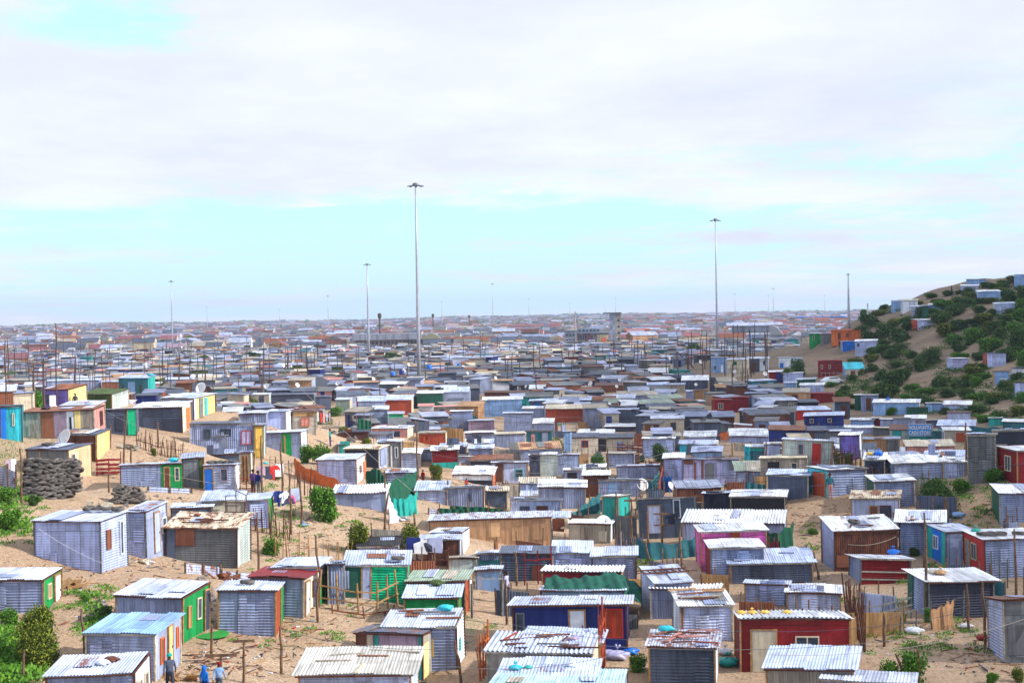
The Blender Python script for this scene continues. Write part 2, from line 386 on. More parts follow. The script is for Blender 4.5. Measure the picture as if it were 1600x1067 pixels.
def copy_tree(o, parent=None):
    c = o.copy(); COL.objects.link(c)
    if parent: c.parent = parent
    for ch in o.children: copy_tree(ch, c)
    return c
# ------------------------------------------------------------------ ground: one sheet to the horizon
nr, nc = 430, 330
rad = np.exp(np.linspace(math.log(26), math.log(5000), nr)); ang = np.radians(np.linspace(-36, 36, nc))
RR, AA = np.meshgrid(rad, ang, indexing='ij'); X = RR * np.sin(AA); Y = RR * np.cos(AA) - 0.0
Z = terr(X.ravel(), Y.ravel())
V = np.stack([X.ravel(), Y.ravel(), Z], 1)
i, j = np.meshgrid(np.arange(nr - 1), np.arange(nc - 1), indexing='ij'); a = (i * nc + j).ravel()
Fq = np.stack([a, a + 1, a + nc + 1, a + nc], 1)[:, ::-1]
me = bpy.data.meshes.new('ground'); me.from_pydata(V.tolist(), [], Fq.tolist()); me.polygons.foreach_set('use_smooth', [True] * len(Fq)); me.materials.append(M['sand']); me.update()
ground = bpy.data.objects.new('ground', me); COL.objects.link(ground); ground['kind'] = 'structure'
if me.polygons[0].normal.z < 0: me.flip_normals()
# haze: one even box of air round the whole scene
hb = MB(); hb.box((0, 2400, 29), (8400, 5700, 66))
hz = bpy.data.materials.new('haze'); hz.use_nodes = True; hn = hz.node_tree.nodes; hn.clear()
ho = hn.new('ShaderNodeOutputMaterial'); pv = hn.new('ShaderNodeVolumePrincipled'); hz.node_tree.links.new(pv.outputs[0], ho.inputs['Volume'])
pv.inputs['Color'].default_value = (.60, .72, 1.0, 1); pv.inputs['Density'].default_value = HAZE if 'HAZE' in globals() else .000115; pv.inputs['Anisotropy'].default_value = .1
haze = hb.build('haze', hz); haze['kind'] = 'stuff'; haze['label'] = 'pale blue haze over the far suburbs'

# unseen cloud, added off to the side to shade half the valley and hill
def shade_cloud(cx, cy, cz, rx, ry, rz, seed):
    r = random.Random(seed); mb = MB(); n, m_ = 56, 28; ph = [(r.uniform(1, 7), r.uniform(1, 7), r.uniform(0, 6), r.uniform(.03, .09)) for _ in range(9)]
    for i in range(m_ + 1):
        th = math.pi * i / m_
        for k in range(n):
            a = 2 * math.pi * k / n; q = 1 + sum(am * math.sin(f1 * a + o) * math.sin(f2 * th + o * 2) for f1, f2, o, am in [(round(p[0]), p[1], p[2], p[3]) for p in ph])
            mb.v.append((cx + rx * q * math.sin(th) * math.cos(a), cy + ry * q * math.sin(th) * math.sin(a), cz + rz * q * math.cos(th)))
    for i in range(m_):
        for k in range(n): mb.f.append((i * n + k, i * n + (k + 1) % n, (i + 1) * n + (k + 1) % n, (i + 1) * n + k)); mb.uv += [(0, 0)] * 4; mb.mi.append(0)
    t = MT('cloud', 1, 0, 0); t.col((.85, .87, .92, 1)); tr = t.nd('ShaderNodeBsdfTransparent'); mxs = t.nd('ShaderNodeMixShader'); mxs.inputs[0].default_value = .55
    t.l.new(tr.outputs[0], mxs.inputs[1]); t.l.new(t.b.outputs[0], mxs.inputs[2]); t.l.new(mxs.outputs[0], t.n['Material Output'].inputs['Surface'])
    o = mb.build('cloud', t.m, smooth=True); o['kind'] = 'structure'
shade_cloud(640 + 140, 260 - 148, 420, 128, 430, 45, 4)
# ------------------------------------------------------------------ shacks
PAL = dict(
 z=(.26,.31,.48), l=(.42,.48,.68), L=(.45,.52,.80), w=(.72,.77,.86), d=(.085,.105,.165), D=(.04,.047,.08), k=(.022,.022,.03),
 g=(.004,.29,.07), j=(.0,.45,.21), E=(.01,.10,.06), e=(.06,.10,.02), t=(.02,.38,.34), T=(.03,.16,.20), q=(.03,.50,.62), b=(.012,.028,.19), B=(.01,.17,.68),
 s=(.25,.42,.72), r=(.22,.008,.012), X=(.50,.03,.025), R=(.25,.09,.045), o=(.62,.15,.04), O=(.38,.06,.022), y=(.80,.52,.10), Y=(.86,.70,.28),
 p=(.70,.12,.40), P=(.66,.30,.27), u=(.20,.15,.55), U=(.12,.06,.22), n=(.13,.045,.028), N=(.52,.30,.16), c=(.66,.58,.44), C=(.40,.36,.30), m=(.38,.28,.38),
 W=(.45,.26,.11), G=(.30,.38,.30), a=(.45,.52,.50), v=(.46,.46,.72), A=(.17,.18,.19), H=(.08,.105,.16), i=(.45,.70,.80), h=(.82,.55,.33), K=(.56,.54,.50))
PNAME = dict(z='grey zinc', l='pale zinc', L='pale blue zinc', w='white', d='dark grey', D='near black', k='black', g='green', j='bright green', E='forest green',
 e='olive green', t='turquoise', T='dark teal', q='sky turquoise', b='navy blue', B='bright blue', s='light blue', r='dark red', X='red', R='rusty', o='orange',
 O='brick red', y='yellow', Y='pale yellow', p='pink', P='salmon pink', u='purple', U='deep purple', n='dark brown', N='tan', c='cream', C='beige', m='mauve',
 W='bare wood', G='grey green', a='pale grey green', v='lavender', A='drab grey', H='slate grey', i='pale turquoise', h='peach', K='off-white')
SN = dict(h='level ribbed', v='upright ribbed', x='rust streaked', f='boarded', w='planked', p='planked')
ROOFN = dict(w='white', l='pale', L='pale blue', z='grey', d='dark', c='beige', R='rusty', r='red', P='pinkish', k='black', e='olive', s='blue', q='turquoise', n='brown', C='beige', G='grey green', D='dark', t='turquoise', O='red', B='blue', m='mauve', i='pale turquoise', K='pale')
SHACKS = []      # records used for labels and for keeping the rows apart
FOOT = []        # footprint circles
def parse(tok, default='h'):
    tok = tok.strip()
    if '/' in tok: a, b = tok.split('/')
    else: a, b = tok, default
    return a, b
def jig(a): return random.uniform(-a, a)
def openings(root, ops, W_, H_, face, D_, Hb, near):
    """face f: along x at y=0; s: right side at x=W going away; q: left side at x=0"""
    for op in ops:
        if op[0] != face: continue
        typ = op[1]; vals = op[2:].split(','); u0, u1, v0, v1 = (float(x) for x in vals[:4]); cl = vals[4] if len(vals) > 4 else 'k'
        Lw = W_ if face == 'f' else D_
        hm = H_ if face == 'f' else min(H_, Hb)
        uc, du, vc, dv = (u0 + u1) / 2 * Lw, (u1 - u0) * Lw, (v0 + v1) / 2 * hm, (v1 - v0) * hm
        def put(mb, off, dep, a, b, c_, d_, mi=0):
            # a,b centre along/up; c_,d_ sizes
            if face == 'f': mb.box((a, -off, b), (c_, dep, d_), 0, mi)
            elif face == 's': mb.box((W_ + off, a, b), (dep, c_, d_), 0, mi)
            else: mb.box((-off, a, b), (dep, c_, d_), 0, mi)
        lab = None
        if typ == 'w':
            fr = MB(); e = .055
            put(fr, .05, .07, uc, vc + dv / 2 - e / 2, du, e); put(fr, .05, .07, uc, vc - dv / 2 + e / 2, du, e)
            put(fr, .05, .07, uc - du / 2 + e / 2, vc, e, dv - 2 * e - .004); put(fr, .05, .07, uc + du / 2 - e / 2, vc, e, dv - 2 * e - .004)
            if du > .7: put(fr, .05, .06, uc, vc, e * .8, dv - 2 * e - .006)
            if du > 1.5:
                for q in (-.25, .25): put(fr, .05, .055, uc + q * du, vc, e * .7, dv - 2 * e - .006)
                put(fr, .05, .05, uc, vc, du - 2 * e - .02, e * .6)
            o = fr.build('window', M['paint'], root, PAL.get(cl, PAL['w']))
            pn = MB(); put(pn, .035, .03, uc, vc, du - .02, dv - .02)
            pane = pn.build('pane', M['glass'] if len(vals) < 6 else M['cloth'], o)
            if len(vals) > 5: pane.color = (*PAL[vals[5]], 1)
        elif typ == 'd':
            fr = MB(); put(fr, .045, .05, uc, vc, du, dv)
            o = fr.build('door', M['f'], root, PAL[cl])
            if near:
                f2 = MB(); e = .07
                put(f2, .05, .08, uc - du / 2 - e / 2, vc, e, dv); put(f2, .05, .08, uc + du / 2 + e / 2, vc, e, dv); put(f2, .05, .08, uc, vc + dv / 2 + e / 2, du + 2 * e, e)
                f2.build('frame', M['timber'], o, PAL['W'])
                kn = MB(); put(kn, .09, .05, uc + du * .36, vc, .06, .10); kn.build('handle', M['lampmetal'], o)
        else:
            fr = MB(); put(fr, .03 + .004 * random.random(), .03, uc, vc, du, dv)
            fr.build('panel', M['f'] if typ == 'p' else M['w'], root, PAL[cl])
def mkshack(P, ang, W_, H_, D_, Hb, wall, side, roof, ops=(), depth=100, over=.16, name='shack', sink=.5, left=False):
    """P: front-left base corner (world); ang: direction of the front wall"""
    root = empty(name, P, ang); root.rotation_euler.x = R(random.gauss(0, .8)); root.rotation_euler.y = R(random.gauss(0, .9))
    near = depth < 172; mid = depth < 330
    wc, ws = parse(wall); sc_, ss = parse(side if side != '-' else wall); rc, rs = parse(roof, 'v')
    def wmat(st):
        if st in 'wpf': return M[st]
        if near: return M['nearx'] if st == 'x' else M['near']
        return M[st] if st in M else M['v']
    def ribdir(st):
        if not near or st in 'wpf': return None
        return 'h' if st == 'h' else 'v'
    pit = .13 if depth < 110 else .17
    j = [jig(.04) for _ in range(8)]
    uo = random.uniform(0, 20)
    Hl = H_ + jig(.05); Hr = H_ + jig(.05); Hbl = Hb + jig(.05); Hbr = Hb + jig(.05); S = -sink
    A0, B0, C0, D0 = (0, 0, S), (W_, 0, S), (W_, D_, S), (0, D_, S)
    A1, B1, C1, D1 = (j[0], j[1], Hl), (W_ + j[2], j[3], Hr), (W_ + j[4], D_ + j[5], Hbr), (j[6], D_ + j[7], Hbl)
    if mid:
        for (p, q, r_, s_, cc, st, vis) in ((A0, B0, B1, A1, wc, ws, 1), (B0, C0, C1, B1, sc_, ss, not left), (C0, D0, D1, C1, wc, ws, 0), (D0, A0, A1, D1, sc_ if left else wc, ss if left else ws, left)):
            mb = MB(); mb.panel(p, q, r_, s_, ribdir(st) if (vis or near and depth < 100) else None, pit, .021, u0=uo)
            mb.build('wall', wmat(st), root, PAL[cc])
    else:
        mb = MB(); mb.panel(A0, B0, B1, A1, u0=uo); mb.panel(B0, C0, C1, B1, mi=1, u0=uo); mb.panel(C0, D0, D1, C1); mb.panel(D0, A0, A1, D1, mi=1 if left else 0)
        o = mb.build('wall', [wmat(ws), wmat(ws)], root, PAL[wc])
    # roof of overlapping sheets
    mb = MB(); ov = over
    slope = (Hb - H_) / D_
    zf = H_ + .03 - slope * ov; zb = Hb + .03 + slope * ov
    sw = (.82, .9, 1.05)[random.randrange(3)]
    if rs == 'c': sw = 1.1
    x = -ov; xe = W_ + ov; k = 0
    warp = jig(.05)
    while x < xe - .05:
        x2 = min(x + sw, xe)
        if not mid: x2 = xe
        a = jig(.11) if near else 0; b = jig(.14) if near else 0; dz = .012 * (k % 2) + random.uniform(0, .008)
        if x2 - x < .25 and k: break
        y0, y1 = -ov - a, D_ + ov + b
        za, zbb = zf + dz - (slope * a), zb + dz + slope * b
        t0 = warp * math.sin(x / W_ * 3.1); t1 = warp * math.sin(x2 / W_ * 3.1)
        mb.panel((x, y0, za + t0), (x2 + .04, y0, za + t1), (x2 + .04, y1, zbb + t1), (x, y1, zbb + t0), 'v' if near else None, .2 if rs == 'c' else pit, .034 if rs == 'c' else .012, (0, -slope, 1), u0=uo + k * .85, v0=jig(2))
        # underside edge so the sheet has a visible thickness
        mb.quad([(x, y0, za + t0 - .035), (x2, y0, za + t1 - .035), (x2, y0, za + t1 - .022), (x, y0, za + t0 - .022)], [(uo, 0)] * 4)
        x = x2; k += 1
    rm = (M['nearx'] if near else M['x']) if rs in 'xR' else (M['f'] if rs == 'f' else (M['near'] if near else M['v']))
    ro = mb.build('roof', rm, root, {'l': (.52, .58, .74), 'L': (.52, .61, .86), 'w': (.84, .87, .93), 'z': (.33, .38, .52)}.get(rc, PAL[rc]))
    if near:
        for k in range(random.choice((0, 1, 1, 2, 3))):       # mismatched sheets laid over the roof
            w_, l_ = random.uniform(.5, 1.1), random.uniform(.8, D_ * .9); xx = random.uniform(0, max(.1, W_ - w_)); yy = random.uniform(-ov, max(.1, D_ - l_)); z_ = lambda y: H_ + .075 + slope * y + .012 * k
            mb = MB(); mb.panel((xx, yy, z_(yy)), (xx + w_, yy + jig(.06), z_(yy)), (xx + w_ + jig(.08), yy + l_, z_(yy + l_)), (xx + jig(.08), yy + l_, z_(yy + l_)), 'v', pit, .012, (0, -slope, 1), u0=random.uniform(0, 9))
            mb.build('patch', random.choice((M['near'], M['nearx'], M['near'], M['near'])), ro, PAL[random.choice('lzwLwAlCzlRl')])
        vis = 's' if not left else 'q'
        for k in range(random.choice((0, 1, 2, 3))):
            w_, h_ = random.uniform(.4, .95), random.uniform(.5, 1.5); u_ = random.uniform(.1, max(.15, W_ - w_ - .1)); v_ = random.uniform(0, max(.05, H_ - h_ - .15))
            if any(o[0] == 'f' and float(o[2:].split(',')[0]) * W_ < u_ + w_ and float(o[2:].split(',')[1]) * W_ > u_ for o in ops): continue
            mb = MB(); mb.panel((u_, -.045, v_), (u_ + w_, -.05, v_ + jig(.04)), (u_ + w_ + jig(.04), -.045, v_ + h_), (u_, -.045, v_ + h_), ribdir(ws), pit, .018, (0, -1, 0), u0=random.uniform(0, 9)); o_ = mb.build('patch', wmat(ws), root, (lambda f_: tuple(q * f_ * random.uniform(.96, 1.04) for q in PAL[wc]))(random.uniform(.6, 1.3)))
    if depth < 240:
        mb = MB(); e = .05
        for xx in ([0, W_] if depth > 130 else [0, W_ * .5, W_]): mb.box((xx, D_ / 2, (H_ + Hb) / 2 - .045), (e, D_ + 2 * ov - .05, .07), tilt=(0, slope))
        mb.box((W_ / 2, -ov + .04, zf - .06), (W_ + ov, .04, .07))
        mb.build('roof_beam', M['timber'], ro, PAL['n'] if random.random() < .6 else PAL['C'])
    if near:
        pc = PAL[random.choice('nWCAc')]
        for xx, yy, hh in ((-.015, -.015, Hl), (W_ + .015, -.015, Hr), ((W_ + .015, D_, Hbr) if not left else (-.015, D_, Hbl))):
            mb = MB(); mb.box((xx, yy, (hh + S) / 2), (.075, .075, hh - S - .03)); mb.build('corner_post', M['timber'], root, pc)
    openings(root, ops, W_, H_, 'f', D_, Hb, depth < 115); openings(root, ops, W_, H_, 's', D_, Hb, depth < 115); openings(root, ops, W_, H_, 'q', D_, Hb, depth < 115)
    return root, ro
def place(x0, x1, yb, h, s, rh, D0=None, dep=None):
    nearx = x1 if s >= 0 else x0
    if dep is None: P, t = hit(nearx, yb)
    else:
        d = pix_dir(nearx, yb); t = dep / d.y; P = Vector((d.x * t, d.y * t, CAMZ + d.z * t))
    depth = (P - Vector((0, 0, CAMZ))).dot(FW); ppm = FPX / depth
    H_ = h / ppm; th = math.atan2(P.x, P.y); e = Vector((math.cos(th), -math.sin(th), 0)); n = Vector((math.sin(th), math.cos(th), 0))
    wpx = x1 - x0; D_ = D0 or (3.0 if wpx / ppm < 4 else 3.7)
    sn = abs(s) / (D_ * ppm)
    if sn > .75: D_ = abs(s) / (.75 * ppm); sn = .75
    a = math.asin(sn) if abs(s) > 1 else R(random.uniform(0, 2.5))
    W_ = wpx / (ppm * math.cos(a))
    fore = max((CAMZ - P.z - H_) / depth, 0)
    rise = rh / ppm - D_ * math.cos(a) * fore
    if rise < -.12: rise = max(rise, -.30)
    if rise > 1.0: D_ = min(D_ + (rise - 1.0) / max(fore + .25, .2), 6); rise = rh / ppm - D_ * math.cos(a) * fore; rise = min(rise, 1.5)
    if s >= 0: u = e * math.cos(a) - n * math.sin(a); A = P - u * W_
    else: u = e * math.cos(a) + n * math.sin(a); A = P.copy()
    v = Vector((-u.y, u.x, 0)); A.z = P.z
    ang = math.atan2(u.y, u.x)
    ctr = A + u * W_ / 2 + v * D_ / 2
    return A, ang, W_, H_, D_, H_ + rise, depth, ctr
LMK = []     # (short name, x, y) of things a label can lean on
LABELS = set()
def words(q): return len(q.replace('-', ' ').replace(',', ' ').split())
def uniq(base, x, y_, most=16, skip=None, own=None):
    """a label that places a thing between or beside named neighbours in the picture"""
    cand = sorted((l for l in LMK if l[0] != skip), key=lambda l: abs(l[1] - x) + 2.2 * abs(l[2] - y_))[:26]
    for l in cand[:3]:
        dx, dy = x - l[1], y_ - l[2]
        w = 'behind' if dy < -4 and abs(dx) < 22 else ('in front of' if dy > 4 and abs(dx) < 22 else ('beside' if abs(dx) < 70 and abs(dy) < 14 else None))
        if not w: continue
        c = '%s %s the %s' % (base, w, l[0])
        if c not in LABELS and words(c) <= most: LABELS.add(c); return c
    lf = [l for l in cand if l[1] <= x][:7]; rt = [l for l in cand if l[1] > x][:7]
    prs = sorted(((i + j, a, b) for i, a in enumerate(lf) for j, b in enumerate(rt)), key=lambda q: q[0])
    for _, a, b in prs:
        c = '%s between the %s and the %s' % (base, a[0], b[0])
        if c not in LABELS and words(c) <= most: LABELS.add(c); return c
    for l in cand[:14]:
        dy = y_ - l[2]; c = '%s %s the %s' % (base, 'further back than' if dy < -6 else ('nearer than' if dy > 6 else 'level with'), l[0])
        if c not in LABELS and words(c) <= most: LABELS.add(c); return c
    return base + (' among the ' + own if own else ' among others')
def add_foot(ctr, ang, W_, D_): FOOT.append((ctr.x, ctr.y, ang, W_ / 2, D_ / 2))
FP = {}
def overlaps(x, y, ang, w, d, pad=.25):
    """oriented boxes tested roughly through their outline points"""
    ca, sa = math.cos(ang), math.sin(ang)
    key = (int(x // 12), int(y // 12)); r0 = math.hypot(w, d)
    for kx in (-1, 0, 1):
        for ky in (-1, 0, 1):
            for (fx, fy, fa, fw, fd) in FP.get((key[0] + kx, key[1] + ky), ()):
                dx, dy = x - fx, y - fy
                if math.hypot(dx, dy) > r0 + math.hypot(fw, fd) + pad: continue
                cb, sb = math.cos(fa), math.sin(fa)
                for ax, ay in ((ca, sa), (-sa, ca), (cb, sb), (-sb, cb)):
                    ra = w * abs(ca * ax + sa * ay) + d * abs(-sa * ax + ca * ay); rb = fw * abs(cb * ax + sb * ay) + fd * abs(-sb * ax + cb * ay)
                    if abs(dx * ax + dy * ay) > ra + rb + pad: break
                else: return True
    return False
def reg(x, y, ang, w, d): FP.setdefault((int(x // 12), int(y // 12)), []).append((x, y, ang, w, d))
SINK = 0
def S(line):
    parts = [q.strip() for q in line.split(';')]
    t = parts[0].split(); x0, x1, yb, h, s, rh = (float(q) for q in t[:6]); wall, side, roof = t[6:9]
    opts = dict(q.split('=') for q in t[9:])
    ops = [q for q in (parts[1].split() if len(parts) > 1 else []) if q != '-']
    nick = parts[2] if len(parts) > 2 and parts[2] != '-' else ''; label = parts[3] if len(parts) > 3 else ''
    A, ang, W_, H_, D_, Hb, depth, ctr = place(x0, x1, yb, h, s, rh, float(opts['D']) if 'D' in opts else None)
    if 'a' in opts: ang += R(float(opts['a']))
    root, ro = mkshack(A, ang, W_, H_, D_, Hb, wall, side, roof, ops, depth, float(opts.get('ov', .16)), sink=float(opts.get('sink', 1.2 if A.z > 3 else .5)), left=s < 0)
    reg(ctr.x, ctr.y, ang, W_ / 2, D_ / 2)
    SHACKS.append(dict(root=root, roof=ro, x=(x0 + x1) / 2, y=yb - h / 2, x0=x0, x1=x1, wall=wall, side=side, rf=roof, ops=ops, nick=nick, label=label, s=s, W=W_, H=H_, D=D_, Hb=Hb, depth=depth, px=x1 - x0, hp=h))
    if nick: LMK.append((nick, (x0 + x1) / 2, yb - h / 2))
    return SHACKS[-1]
